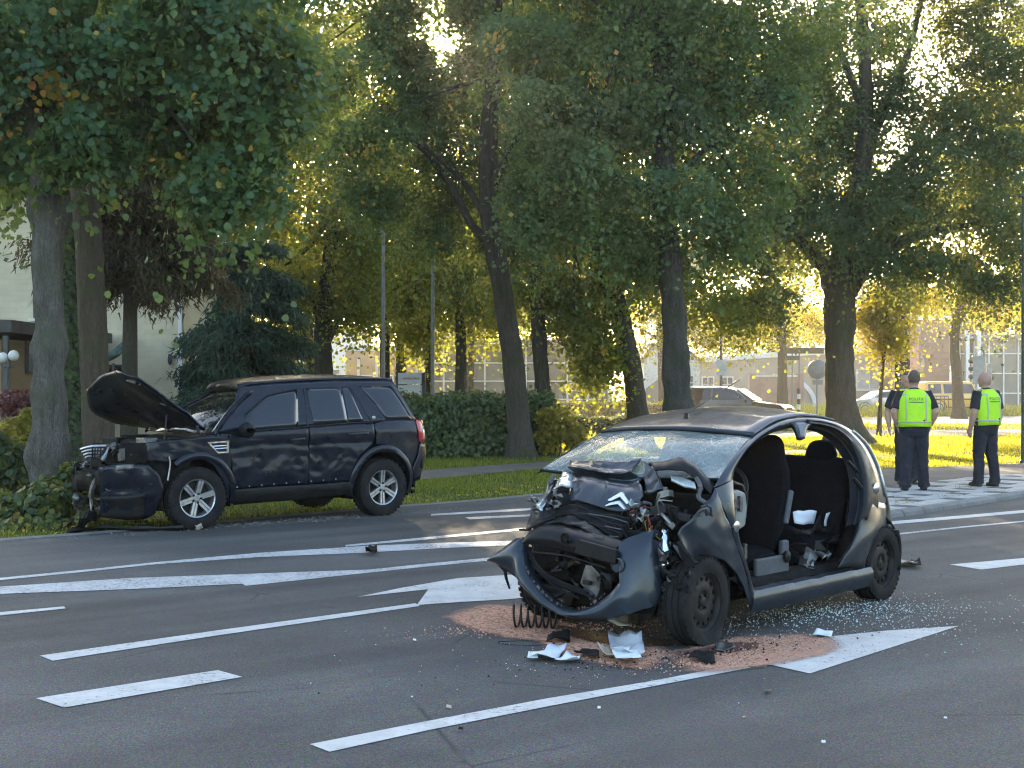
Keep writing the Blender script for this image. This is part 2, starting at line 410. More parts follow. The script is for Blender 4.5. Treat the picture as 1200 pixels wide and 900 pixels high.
def cards(name, pos, nrm, size, rnd, mat, tmpl=LEAF6, tang=None, width=1.0, parent=None, kind='stuff'):
    """many small folded leaves as one mesh; rnd drives their colour"""
    T, FC = tmpl; n = len(pos); k = len(T)
    nrm = unit(nrm)
    if tang is None: tang = NR.normal(size=(n, 3)) + np.array([0, 0, -0.5])
    t = unit(tang - nrm * np.sum(tang * nrm, axis=1, keepdims=True)); b = np.cross(nrm, t)
    s = size[:, None]
    V = np.empty((n, k, 3))
    for i in range(k):
        V[:, i] = pos + s * (t * T[i, 0] + b * (T[i, 1] * width) + nrm * T[i, 2])
    me = bpy.data.meshes.new(name)
    me.vertices.add(n * k); me.vertices.foreach_set('co', V.reshape(-1).astype(np.float32))
    fl = np.array([i for f in FC for i in f]); base = (np.arange(n) * k)[:, None]
    L = (base + fl[None]).reshape(-1)
    me.loops.add(len(L)); me.loops.foreach_set('vertex_index', L.astype(np.int32))
    ln = np.array([len(f) for f in FC]); tot = np.tile(ln, n); st = np.concatenate([[0], np.cumsum(tot)[:-1]])
    me.polygons.add(n * len(FC)); me.polygons.foreach_set('loop_start', st.astype(np.int32))
    try: me.polygons.foreach_set('loop_total', tot.astype(np.int32))
    except Exception: pass
    a = me.attributes.new('rnd', 'FLOAT', 'POINT'); a.data.foreach_set('value', np.repeat(rnd, k).astype(np.float32))
    me.materials.append(mat); me.update(calc_edges=True)
    o = bpy.data.objects.new(name, me); COL.objects.link(o)
    if parent is not None: o.parent = parent
    if kind: o['kind'] = kind
    return o
def smooth3(d, seed):
    """cheap smooth pseudo-noise on directions"""
    r = np.random.default_rng(seed); out = np.zeros(len(d))
    for f in (1.6, 2.7, 4.3, 7.0):
        w = r.normal(size=(3,)) * f; ph = r.uniform(0, 6.28); out += np.sin(d @ w + ph) / f
    return out
def spray_leaves(ells, dens=4.5, per=34, size=0.09, spread=0.30, seed=1, autumn=0.02, droop=0.35, tone=(0.0, 0.62), inner=0.45):
    """ells: (centre, rx, ry, rz) -> leaf arrays gathered in twig sprays spread through each clump"""
    rng = np.random.default_rng(seed); P = []; Nn = []; S = []; Rn = []
    for ei, (c, rx, ry, rz) in enumerate(ells):
        area = 4.19 * (rx * rz + ry * rz + rx * ry); ns = max(5, int(dens * area * .55)); per_ = int(per * 1.75)
        d = unit(rng.normal(size=(ns, 3)))
        rr = (inner + (1 - inner) * np.sqrt(rng.random(ns))) * (1 + 0.30 * smooth3(d, seed * 31 + ei))
        cen = np.array(c)[None] + d * rr[:, None] * np.array([rx, ry, rz])[None]
        sn = unit(d * 0.8 + np.array([0, -0.15, 0.38]) + rng.normal(size=(ns, 3)) * 0.33)
        sc = rng.uniform(0.6, 1.35, ns) * spread
        a1 = unit(np.cross(sn, unit(rng.normal(size=(ns, 3))))); a2 = np.cross(sn, a1)
        el = rng.uniform(0.8, 1.7, ns)
        idx = np.repeat(np.arange(ns), per_); m = len(idx)
        q1 = rng.normal(size=m) * sc[idx] * el[idx]; q2 = rng.normal(size=m) * sc[idx]; q3 = rng.normal(size=m) * sc[idx] * 0.16
        p = cen[idx] + a1[idx] * q1[:, None] + a2[idx] * q2[:, None] + sn[idx] * q3[:, None]
        p[:, 2] -= .55 * droop * (q1 ** 2 + q2 ** 2) / np.maximum(sc[idx], .05)
        P.append(p); Nn.append(sn[idx] + rng.normal(size=(m, 3)) * 0.42)
        S.append(size * rng.uniform(0.65, 1.25, m))
        base = tone[0] + (tone[1] - tone[0]) * np.clip(.5 + .34 * rng.normal(size=ns), 0, 1); base = np.where(rng.random(ns) < autumn * .5, rng.uniform(0.76, .92, ns), base)
        r = np.clip(base[idx] + rng.normal(size=m) * 0.07, 0, 1); r = np.where(rng.random(m) < autumn * 0.4, rng.uniform(0.76, .97, m), r)
        Rn.append(r)
    return np.concatenate(P), np.concatenate(Nn), np.concatenate(S), np.concatenate(Rn)

def m_bark(name, a, b, moss=None, scale=9.0, stretch=(1, 1, 0.22)):
    m, nt, out = nodes(name)
    n1 = tex(nt, 'noise', scale, 7, 0.7, stretch=stretch); v = tex(nt, 'edge', scale * 3.4, stretch=stretch); n2 = tex(nt, 'noise', 1.6, 4)
    col = mixc(nt, ramp(nt, n1, [(0.32, 0.0), (0.68, 1.0)]), a, b)
    col = mixc(nt, ramp(nt, v, [(0.0, 0.42), (0.14, 0.0)]), col, tuple(x * 0.45 for x in a))
    if moss: col = mixc(nt, ramp(nt, n2, [(0.50, 0.0), (0.62, 0.65)]), col, moss)
    h = math_(nt, 'ADD', n1, math_(nt, 'MULTIPLY', v, .45))
    pbr(nt, out, col, 0.92, 0, 0.2, bump(nt, h, 1.0, 0.09)); return m
M['bark_grey'] = m_bark('linden_bark', (0.082, 0.073, 0.062), (0.19, 0.17, 0.145), (0.085, 0.095, 0.055), 12)
M['bark_brown'] = m_bark('lime_bark_brown', (0.085, 0.064, 0.046), (0.135, 0.104, 0.078), (0.08, 0.085, 0.04), 13, (1, 1, 0.12))
M['bark_mid'] = m_bark('burled_bark', (0.055, 0.049, 0.042), (0.115, 0.103, 0.090), (0.06, 0.066, 0.035), 12)
M['bark_dark'] = m_bark('dark_bark', (0.055, 0.047, 0.038), (0.105, 0.09, 0.073), (0.055, 0.062, 0.03), 11, (1, 1, 0.18))
M['bark_oak'] = m_bark('oak_bark', (0.078, 0.060, 0.044), (0.135, 0.108, 0.08), (0.075, 0.078, 0.035), 10, (1, 1, 0.15))
G1 = [(0.0, (0.027, 0.073, 0.034)), (0.35, (0.048, 0.112, 0.045)), (0.66, (0.091, 0.152, 0.048)), (0.8, (0.261, 0.246, 0.043)), (0.9, (0.478, 0.29, 0.051)), (1.0, (0.522, 0.189, 0.051))]
G2 = [(0.0, (0.025, 0.068, 0.037)), (0.35, (0.042, 0.104, 0.047)), (0.66, (0.077, 0.138, 0.049)), (0.8, (0.246, 0.232, 0.043)), (0.9, (0.435, 0.275, 0.051)), (1.0, (0.435, 0.189, 0.051))]
G3 = [(0.0, (0.043, 0.076, 0.02)), (0.35, (0.074, 0.117, 0.026)), (0.66, (0.136, 0.165, 0.032)), (0.8, (0.319, 0.275, 0.043)), (0.9, (0.493, 0.304, 0.051)), (1.0, (0.478, 0.203, 0.051))]
M['leaf_lime'] = m_leaf('linden_leaf', G1, (0.20, 0.20, 0.02), 0.42)
M['leaf_oak'] = m_leaf('oak_leaf', G2, (0.24, 0.20, 0.02), 0.45, 0.55, 0.25)
M['leaf_warm'] = m_leaf('warm_leaf', G3, (0.30, 0.28, 0.025), 0.56)
M['leaf_hedge'] = m_leaf('hedge_leaf', [(0.0, (0.026, 0.052, 0.018)), (0.5, (0.05, 0.088, 0.027)), (0.85, (0.10, 0.13, 0.035)), (1.0, (0.22, 0.20, 0.05))], (0.15, 0.16, 0.02), 0.3, 0.4, 0.45)
M['leaf_conifer'] = m_leaf('conifer_needle', [(0.0, (0.018, 0.045, 0.035)), (0.6, (0.036, 0.075, 0.055)), (1.0, (0.075, 0.105, 0.07))], (0.10, 0.14, 0.06), 0.25, 0.6, 0.2)
M['leaf_brown'] = m_leaf('brown_needle', [(0.0, (0.042, 0.037, 0.026)), (0.6, (0.078, 0.066, 0.044)), (1.0, (0.12, 0.105, 0.06))], (0.14, 0.11, 0.05), 0.3, 0.7, 0.15)
M['leaf_red'] = m_leaf('red_leaf', [(0.0, (0.06, 0.018, 0.018)), (1.0, (0.13, 0.035, 0.03))], (0.2, 0.04, 0.03), 0.3)
M['leaf_yellow'] = m_leaf('yellow_leaf', [(0.0, (0.07, 0.09, 0.018)), (0.5, (0.17, 0.16, 0.025)), (1.0, (0.34, 0.27, 0.04))], (0.46, 0.37, 0.03), 0.58)
M['leaf_ivy'] = m_leaf('ivy_leaf', [(0.0, (0.018, 0.04, 0.015)), (0.55, (0.045, 0.08, 0.025)), (0.8, (0.10, 0.12, 0.03)), (1.0, (0.26, 0.20, 0.05))], (0.18, 0.18, 0.02), 0.35)

def trunk_part(root, Yb, path_px, wid_px, limbs, mat, wob=0.10, burls=(), seg=16, flare=1.5):
    """trunk with root flare, then limbs tapering into the crown; all points are (px, py, dY)"""
    def P(p): return at(p[0], p[1], Yb + (p[2] if len(p) > 2 else 0))
    k = MB(); pts = [P(p) for p in path_px]; pts[0].z = -0.05
    sp = spline(pts, 8); sp = resample(sp, 34)
    w = [x / F * Yb / 2 for x in wid_px]
    def rad(t):
        s = t * (len(w) - 1); i = min(int(s), len(w) - 2); return w[i] + (w[i + 1] - w[i]) * (s - i)
    rr = []
    for i, p in enumerate(sp):
        r = rad(i / (len(sp) - 1)) * (1 + (flare - 1) * math.exp(-max(p.z, 0) / 0.30))
        for (bz, bs, bw) in burls: r *= 1 + bs * math.exp(-((p.z - bz) / bw) ** 2)
        rr.append(r)
    nr_ = 90 if Yb < 42 else 34; seg = 44 if Yb < 42 else 14; kq = 33 / (nr_ - 1); sp = resample(sp, nr_); rr = [rr[min(33, int(i * kq))] + (rr[min(33, int(i * kq) + 1)] - rr[min(33, int(i * kq))]) * (i * kq % 1) for i in range(nr_)]
    k.tube(sp, rr, seg, True, 0, wob, seed=path_px[0][0])
    for i, c in enumerate(sp):      # furrows and knots
        for j in range(seg):
            q = Vector(k.v[i * seg + j]); d = q - c; a_ = 2 * math.pi * j / seg
            fz = noise.noise(Vector((math.cos(a_) * 4.2, math.sin(a_) * 4.2, q.z * 1.1 + path_px[0][0]))); f2 = noise.noise(Vector((math.cos(a_) * 9, math.sin(a_) * 9, q.z * 3.0)))
            k.v[i * seg + j] = tuple(c + d * (1 + .075 * (1 - 2.4 * abs(fz)) + .05 * f2 + wob * .35 * max(0, noise.noise(q * 6.5))))
    for lb in limbs:
        lp = [P(p) for p in lb[0]]; ls = resample(spline(lp, 6), max(6, 4 * len(lp)))
        r0 = lb[1] / F * Yb / 2; r1 = lb[2] / F * Yb / 2
        k.tube(ls, [r0 + (r1 - r0) * i / (len(ls) - 1) for i in range(len(ls))], 8, True, 0, 0.12, seed=lb[0][0][1])
    # express in the root's own frame
    k.v = [(x - root.location.x, y - root.location.y, z) for x, y, z in k.v]
    return k.build('trunk', mat, root, smooth=60)
def tree(name, label, Yb, path_px, wid_px, limbs, ells_px, leafmat, bark, dens=4.5, per=34, size=0.09, spread=0.3, autumn=0.02, tmpl=LEAF6, seed=1, wob=0.1, burls=(), tone=(0.0, 0.62), group=None, droop=0.35, auto=10, depth=1.0, flare=1.5, hi_coarse=True):
    b = at(path_px[0][0], 500, Yb); root = empty(name, (b.x, Yb, 0), 0, label, 'tree', group)
    ells = []
    rc = random.Random(seed * 7 + 1)
    for e in ells_px:
        px, py, rx, rz = e[:4]; dy = e[4] if len(e) > 4 else 0.0
        c = at(px, py, Yb + dy); s = (Yb + dy) / F; ex, ey, ez = rx * s, max(rx, rz) * s * depth, rz * s
        for q in range(9):      # each mass is made of uneven smaller clumps
            d = Vector((rc.gauss(0, 1), rc.gauss(0, 1), rc.gauss(0, 1))).normalized() * rc.uniform(.25, .85); k_ = rc.uniform(.32, .60)
            ells.append((c + Vector((d.x * ex, d.y * ey, d.z * ez)), ex * k_ * rc.uniform(.8, 1.3), ey * k_, ez * k_ * rc.uniform(.7, 1.1)))
    rng = random.Random(seed); limbs = list(limbs); dens = dens * .57
    topp = path_px[-1]
    for i in range(auto):     # branches that carry the clumps
        e = ells_px[i % len(ells_px)]; dy = e[4] if len(e) > 4 else 0.0
        j = rng.randrange(max(1, len(path_px) - 2), len(path_px)); s = path_px[j]; sd = s[2] if len(s) > 2 else 0
        tx = e[0] + rng.uniform(-.6, .6) * e[2]; ty = e[1] + rng.uniform(-.5, .5) * e[3]; td_ = dy + rng.uniform(-.6, .6) * e[2] / F * Yb
        mid = ((s[0] + tx) / 2 + rng.uniform(-15, 15), (s[1] + ty) / 2 - rng.uniform(-5, 20), (sd + td_) / 2)
        limbs.append(([s, mid, (tx, ty, td_)], wid_px[-1] * rng.uniform(.35, .7), 1.2))
    trunk_part(root, Yb, path_px, wid_px, limbs, bark, wob, burls, flare=flare)
    P, Nn, S, Rn = spray_leaves(ells, dens, per, size, spread, seed, autumn, droop, tone)
    if hi_coarse:   # far above the frame fewer, larger leaves carry the same shade
        frame_top = HC + (HZ + 12) / F * P[:, 1]
        hi = P[:, 2] > frame_top; keep = ~hi | (NR.random(len(P)) < 0.25); S = np.where(hi, S * 1.9, S)
        P, Nn, S, Rn = P[keep], Nn[keep], S[keep], Rn[keep]
    P = P - np.array([root.location.x, root.location.y, 0])
    cards('crown', P, Nn, S, Rn, leafmat, tmpl, parent=root)
    return root

# ------------------------------------------------------------------ trees along the verge
tree('linden_tree', 'grey knobbly linden trunk with burls beside the smashed front of the black off-road car', 16.5,
     [(62, 600), (57, 520), (58, 420), (56, 300), (50, 200), (40, 90), (30, -60)], [40, 35, 33, 33, 31, 26, 18],
     [([(52, 200), (90, 120, -.3), (150, 60, -.5)], 16, 5), ([(45, 140), (10, 90), (-40, 40)], 14, 5)],
     [(60, 70, 130, 95), (-30, 110, 80, 110, .3), (205, 30, 110, 75, -.6), (290, 120, 55, 95, .2), (262, 215, 48, 40, 0), (110, 165, 70, 45, -.5), (200, 150, 55, 45, .9),
      (150, -110, 210, 110), (-60, -120, 150, 120, .5), (200, -260, 200, 110, .5), (330, 40, 40, 70, .4), (20, 175, 60, 35, .4)],
     M['leaf_lime'], M['bark_grey'], dens=9.0, per=34, size=0.095, spread=0.17, autumn=0.025, seed=3, wob=0.3, burls=((2.05, .16, .14), (1.05, .14, .18), (1.5, .08, .1), (0.75, .2, .12)), tone=(0.05, .6))
tree('linden_tree', 'straight brown trunk with fine vertical furrows rising behind the raised black bonnet', 20.0,
     [(118, 579), (114, 500), (110, 400), (105, 300), (98, 200), (94, 60)], [36, 31, 31, 30, 28, 20],
     [([(94, 215), (120, 150, -.2), (180, 80)], 16, 5)],
     [(140, 60, 150, 90, 1), (250, -40, 150, 100, 1), (30, 0, 120, 100, 1), (120, -150, 200, 120, 1), (270, 190, 60, 60, 1), (330, 90, 60, 100, 1)],
     M['leaf_lime'], M['bark_brown'], dens=5.5, per=34, size=0.10, spread=0.24, seed=4, wob=0.08, tmpl=LEAF4)
ivy_tree = tree('ivy_covered_tree', 'slim dark trunk wrapped in ivy between the two thick trunks', 23.5,
     [(84, 560), (83, 480), (80, 400), (78, 320), (76, 220), (74, 120)], [28, 24, 22, 20, 18, 12], [],
     [(60, 90, 110, 80, 1), (0, 180, 60, 70, 1), (40, -60, 120, 100, 1)], M['leaf_lime'], M['bark_dark'], dens=5.0, per=34, size=0.11, spread=0.28, seed=5, tmpl=LEAF4)
n = 2600; zz = NR.uniform(0.1, 4.2, n); an = NR.uniform(0, 6.28, n); rad_ = 0.20 + 0.05 * NR.random(n)
cx = np.interp(zz, [0, 4.2], [0, -0.06])
cards('ivy', np.stack([cx + np.cos(an) * rad_, np.sin(an) * rad_, zz], 1), np.stack([np.cos(an), np.sin(an), 0.3 + NR.normal(size=n) * .3], 1), NR.uniform(.05, .10, n), NR.uniform(0, .7, n), M['leaf_ivy'], parent=ivy_tree)

tree('linden_tree', 'dark leaning forked tree on the grass in front of the clipped hedge end', 30.0,
     [(611, 537), (606, 470), (598, 400), (587, 330), (575, 265), (572, 180), (578, 90), (585, -40)], [27, 24, 23, 22, 21, 19, 15, 9],
     [([(578, 290), (552, 262), (530, 220), (500, 180), (470, 155)], 11, 5), ([(574, 265), (545, 215), (505, 178, -.5), (495, 165, -.6)], 9, 4), ([(573, 230), (600, 170, -.4), (640, 120, -.6)], 11, 4)],
     [(455, 150, 75, 60), (400, 90, 80, 80, .5), (560, 130, 60, 75, 1.5), (610, 70, 60, 70), (590, 190, 45, 60, 1.5), (430, 230, 60, 45, .5), (520, 260, 50, 50, 1.5), (570, -45, 100, 60), (400, -40, 90, 70), (600, 285, 40, 40, 1.2), (480, 110, 45, 35, 1.5),(565, 30, 36, 40, 1), (450, 40, 34, 40, .5), (510, 215, 55, 40, 1), (500, 105, 45, 26, 1), (478, 12, 26, 26, .5), (545, 75, 24, 22, 1), (484, 66, 22, 18, 1), (540, 5, 22, 20, 1), (480, -130, 220, 70)],
     M['leaf_lime'], M['bark_dark'], dens=5.2, per=34, size=0.10, spread=0.28, seed=6, autumn=0.02, auto=4, tmpl=LEAF4)
tree('linden_tree', 'slim trunk standing just past the right end of the hedge', 36.0,
     [(640, 522), (637, 470), (632, 400), (628, 330), (622, 250), (618, 150)], [20, 17, 16, 16, 14, 9], [],
     [(640, 200, 80, 70, 1), (620, 330, 60, 45, .5), (600, 240, 60, 60, 1), (670, 120, 90, 80, 1), (640, 20, 120, 80, 1), (660, 350, 40, 36, .5)], M['leaf_warm'], M['bark_dark'], dens=4.2, per=34, size=0.12, spread=0.34, seed=7, autumn=0.03, tmpl=LEAF4)
tree('linden_tree', 'leaning dark trunk behind the low clipped box hedge', 36.5,
     [(750, 522), (746, 470), (738, 420), (724, 360), (708, 310), (696, 240), (690, 150)], [26, 22, 21, 21, 20, 16, 10],
     [([(715, 330), (690, 350), (680, 400)], 6, 2)],
     [(690, 330, 60, 40, .3), (730, 300, 60, 45), (690, 385, 34, 34, -.3), (700, 425, 30, 20, -.2), (790, 330, 40, 36, .5), (720, 200, 100, 80, 1), (760, 60, 120, 90, 1), (840, 350, 38, 36, .5)], M['leaf_warm'], M['bark_dark'], dens=4.4, per=34, size=0.12, spread=0.34, seed=8, autumn=0.04, tone=(.2, .72), tmpl=LEAF4)
tree('linden_tree', 'burled dark grey trunk rising right behind the wrecked hatchback roof', 27.0,
     [(797, 546), (797, 490), (793, 430), (787, 340), (782, 260), (779, 180), (775, 60), (770, -60)], [34, 29, 27, 25, 23, 20, 16, 10],
     [([(782, 260), (750, 220, -.5), (700, 200, -.8)], 10, 4), ([(781, 230), (820, 180, -.3), (870, 150)], 10, 4)],
     [(705, 115, 110, 70), (668, 190, 62, 80, -.3), (700, 255, 80, 48, -.5), (815, 110, 95, 90), (860, 210, 70, 60), (790, 225, 75, 50, -1), (640, 140, 40, 60, .5), (780, 30, 190, 80), (900, 100, 60, 90, .5), (700, -80, 160, 90), (860, -90, 160, 90), (630, 240, 40, 55, 0), (760, 300, 50, 22, 1), (850, 275, 45, 30, .5), (780, -220, 240, 90)],
     M['leaf_lime'], M['bark_mid'], dens=5.8, per=34, size=0.105, spread=0.25, seed=9, autumn=0.02, wob=.25, burls=((1.75, .16, .12), (2.2, .1, .1), (1.3, .14, .14), (0.8, .2, .2)), tone=(0.0, .58), tmpl=LEAF4)
tree('oak_tree', 'massive oak with a thick straight trunk forking low, on the sunlit lawn', 38.0,
     [(992, 521), (986, 480), (984, 420), (984, 360), (982, 315)], [40, 34, 32, 33, 38],
     [([(978, 325), (955, 300), (940, 285), (915, 255)], 20, 7), ([(984, 325), (992, 260), (1010, 200), (1015, 120), (1010, 20), (1000, -60)], 28, 9), ([(992, 290), (1030, 220), (1075, 175), (1110, 160)], 15, 6), ([(996, 265), (1050, 240, 1), (1110, 225, 1.5), (1160, 200, 2)], 12, 5), ([(1010, 190), (1040, 120), (1065, 60), (1080, 0)], 14, 5), ([(1012, 130), (985, 60), (960, 0)], 12, 5)],
     [(1120, 150, 80, 60), (1060, 235, 80, 40, -.5), (1165, 250, 80, 50), (960, 190, 60, 70, .5), (925, 265, 60, 45), (1155, 70, 75, 60), (890, 345, 42, 34, -.3), (870, 300, 40, 40, 0), (1010, 110, 45, 50, 1.5), (940, 90, 60, 70, 1.5), (1050, -70, 210, 85), (1120, 305, 75, 26, -.5), (1040, 300, 50, 26, -.5), (1210, 130, 60, 80), (1230, 290, 60, 45), (1170, 330, 40, 22, -.3), (1050, 110, 30, 34, -.5), (960, 30, 50, 45, 1), (1080, 190, 60, 45, -1), (1010, 235, 50, 40, -1), (1140, 15, 70, 50, 0), (1000, 180, 50, 40, 1), (1180, 180, 60, 45, -.8), (900, 180, 40, 60, .5), (1040, 45, 40, 36, 1), (975, 275, 45, 26, -1)],
     M['leaf_oak'], M['bark_oak'], dens=5.0, per=34, size=0.11, spread=0.32, seed=10, autumn=0.015, tmpl=LEAF4, tone=(0.0, .6), wob=.12, flare=1.7, auto=3)
low_oak = tree('young_tree', 'thin tree with yellow sunlit leaves between the oak and the grey lamp post', 44.0,
     [(1030, 512), (1032, 460), (1036, 410), (1040, 360), (1042, 320)], [5, 4.5, 4, 4, 3], [],
     [(1038, 352, 34, 26), (1020, 372, 22, 18), (1058, 340, 24, 24), (1040, 395, 16, 14)], M['leaf_yellow'], M['bark_oak'], dens=1.3, per=26, size=0.12, spread=0.34, seed=12, autumn=0.1, tone=(.3, .9), tmpl=LEAF4)

# ------------------------------------------------------------------ trees behind, in order of distance
back = [
 ('dark_multistem_tree', 'dark multi-stemmed tree behind the black off-road car roof', 44, [(382, 512), (380, 450), (378, 390), (384, 330), (390, 250)], [26, 22, 20, 18, 12],
   [([(380, 400), (365, 350), (350, 310)], 8, 3), ([(380, 410), (400, 370), (412, 340)], 8, 3)],
   [(370, 270, 90, 60), (300, 230, 80, 60), (440, 290, 60, 70), (330, 330, 60, 40), (420, 190, 90, 60), (350, 120, 120, 80), (300, 40, 120, 90), (410, 360, 40, 30)], 'leaf_warm', 'bark_dark', (0.05, .6)),
 ('slim_tree', 'slim pale trunk next to the dark multi-stemmed tree', 50, [(364, 505), (365, 450), (362, 400), (358, 330)], [12, 10, 10, 7], [],
   [(350, 350, 50, 40), (320, 300, 60, 50), (345, 405, 24, 16)], 'leaf_warm', 'bark_brown', (.2, .7)),
 ('street_tree', 'dark trunk directly left of the white two-panel sign', 49, [(452, 505), (451, 440), (451, 380), (450, 300)], [13, 11, 11, 8], [],
   [(455, 320, 60, 50), (480, 260, 60, 60), (430, 350, 40, 36), (490, 350, 40, 30), (470, 180, 80, 60)], 'leaf_warm', 'bark_dark', (.1, .68)),
 ('street_tree', 'dark narrow trunk directly right of the white two-panel sign', 50, [(503, 505), (503, 440), (502, 390), (500, 300)], [11, 9, 9, 7], [],
   [(505, 340, 55, 45), (520, 280, 55, 55), (490, 385, 36, 20)], 'leaf_warm', 'bark_dark', (.1, .68)),
 ('street_tree', 'trunk rising above the middle of the clipped hedge', 47, [(540, 508), (540, 450), (540, 400), (538, 330)], [15, 13, 12, 9], [],
   [(540, 350, 50, 36), (565, 310, 50, 45), (545, 260, 70, 50), (575, 365, 30, 22)], 'leaf_warm', 'bark_dark', (.1, .7)),
 ('street_tree', 'pale hazy trunk beside the trunk above the hedge', 60, [(550, 496), (550, 450), (551, 400), (552, 340)], [11, 10, 9, 6], [], [(560, 355, 40, 28), (590, 340, 40, 30)], 'leaf_warm', 'bark_grey', (.2, .75)),
 ('street_tree', 'hazy far tree standing left of the round traffic sign', 72, [(917, 489), (917, 450), (916, 400), (914, 350)], [13, 11, 10, 7], [([(916, 400), (935, 372), (950, 355)], 5, 2), ([(916, 405), (900, 375), (880, 350)], 5, 2)],
   [(915, 340, 50, 30), (950, 375, 26, 22), (880, 385, 36, 22), (860, 350, 40, 30), (940, 320, 40, 30)], 'leaf_yellow', 'bark_brown', (0, .5)),
 ('street_tree', 'hazy leaning trunk in front of the yellow off-road wagon', 70, [(1124, 490), (1122, 450), (1118, 400), (1124, 360), (1130, 310)], [14, 12, 11, 9, 6], [([(1120, 385), (1140, 355), (1160, 340)], 5, 2)],
   [(1130, 330, 50, 26), (1165, 355, 40, 22), (1095, 350, 30, 18), (1190, 350, 34, 22)], 'leaf_yellow', 'bark_brown', (0, .55)),
 ('street_tree', 'far tree with bright leaves past the white gabled building', 80, [(776, 486), (776, 450), (774, 400), (770, 350)], [10, 9, 8, 6], [],
   [(770, 360, 50, 36), (810, 380, 36, 26), (740, 400, 30, 26), (830, 400, 24, 20)], 'leaf_yellow', 'bark_brown', (0, .5)),
]
for i, (nm, lb, Y, pp, ww, lm, el, lf, bk, tn) in enumerate(back):
    tree(nm, lb, Y, pp, ww, lm, el, M[lf], M[bk], dens=2.3 if Y < 55 else 2.6, per=34, size=0.14 if Y < 55 else 0.105, spread=0.40 if Y < 55 else .40, seed=40 + i, autumn=0.03, tone=tn, tmpl=LEAF4, auto=6)

def crown_only(name, label, Y, px, ptop, ells, lf, seed, size=.2, dens=.9, group=None, tone=(0, .6), spread=.6, w=9):
    return tree(name, label, Y, [(px, HZ + HC * F / Y), (px, ptop + 60), (px + 3, ptop), (px, ptop - 50)], [w, w * .85, w * .6, w * .4], [], ells, M[lf], M['bark_dark'], dens=dens, per=34, size=size, spread=spread, seed=seed, tone=tone, tmpl=LEAF4, auto=6, group=group)
grp = 'hazy trees beyond the far buildings'
for i, (Y, px, el) in enumerate([
   (120, 700, [(700, 350, 60, 40), (660, 380, 40, 26), (700, 290, 70, 40)]), (130, 800, [(800, 360, 60, 36), (840, 380, 40, 24), (780, 310, 60, 40)]),
   (125, 900, [(900, 365, 60, 40), (940, 385, 36, 24)]), (135, 1010, [(1010, 360, 60, 46), (1050, 385, 40, 24)]), (120, 1100, [(1090, 355, 60, 36), (1140, 370, 50, 30)]), (128, 1190, [(1190, 350, 60, 50), (1250, 350, 60, 50)]),
   (110, 600, [(600, 350, 60, 40), (560, 370, 40, 26)]), (115, 480, [(480, 350, 70, 50), (520, 380, 40, 24)])]):
    crown_only('distant_tree', ['hazy distant tree rising between the grey glass hall and the white gabled building', 'hazy distant tree over the roof of the white gabled building', 'hazy distant tree above the arched panel of the long beige building', 'hazy distant tree above the wide blind of the long beige building', 'hazy distant tree over the red brick block', 'hazy distant tree over the glazed front beside the red brick block', 'hazy distant tree over the middle of the grey glass hall', 'hazy distant tree behind the orange fronted building'][i], Y, px, 380, el, 'leaf_warm', 70 + i, size=.34, dens=.9, group=grp, spread=.8, tone=(0.1, .7))
for i, (Y, px, lb, lf, el) in enumerate([
   (38, 20, 'dense green tree behind the cream brick house front', 'leaf_lime', [(10, 220, 80, 70), (60, 150, 90, 60), (-20, 90, 90, 80), (120, 60, 120, 80), (-30, 300, 50, 50), (120, 180, 80, 50), (20, -20, 120, 80)]),
   (42, 250, 'dense green tree filling the space behind the drooping brown conifer', 'leaf_warm', [(230, 200, 90, 70), (290, 140, 80, 70), (200, 100, 100, 70), (330, 60, 110, 80), (250, 290, 80, 50), (160, 240, 70, 60), (230, 10, 130, 70)]),
   (55, 470, 'tall dense tree far behind the forked tree', 'leaf_warm', [(470, 230, 90, 70), (410, 140, 90, 70), (560, 230, 80, 70), (640, 210, 80, 70), (600, 130, 70, 60), (690, 270, 80, 60), (400, 40, 80, 70), (620, 50, 70, 70), (530, 120, 60, 40), (440, 320, 80, 50), (540, 320, 80, 40)]),
   (52, 800, 'dense tree behind the burled grey trunk', 'leaf_lime', [(800, 210, 90, 70), (720, 260, 90, 50), (870, 220, 70, 70), (800, 110, 120, 70), (640, 280, 70, 50), (720, 120, 90, 80), (880, 110, 70, 80), (760, 20, 150, 70)]),
   (58, 1060, 'dense tree behind the crown of the massive oak', 'leaf_warm', [(960, 180, 70, 70), (1060, 250, 80, 50), (1140, 210, 90, 70), (1220, 250, 90, 60), (1190, 120, 80, 60), (930, 280, 60, 40), (940, 60, 60, 60), (1200, 20, 80, 70)]),
   (62, 330, 'broad tree far behind the black off-road car', 'leaf_warm', [(330, 330, 90, 60), (260, 370, 60, 50), (380, 250, 90, 70), (180, 330, 70, 60), (300, 210, 90, 70), (90, 300, 80, 60), (20, 320, 60, 50)])]):
    crown_only('background_tree', lb, Y, px, 300, el, lf, 90 + i, size=.21 if Y > 50 else .18, dens=1.25 if Y > 50 else 1.9, spread=.5, w=14)

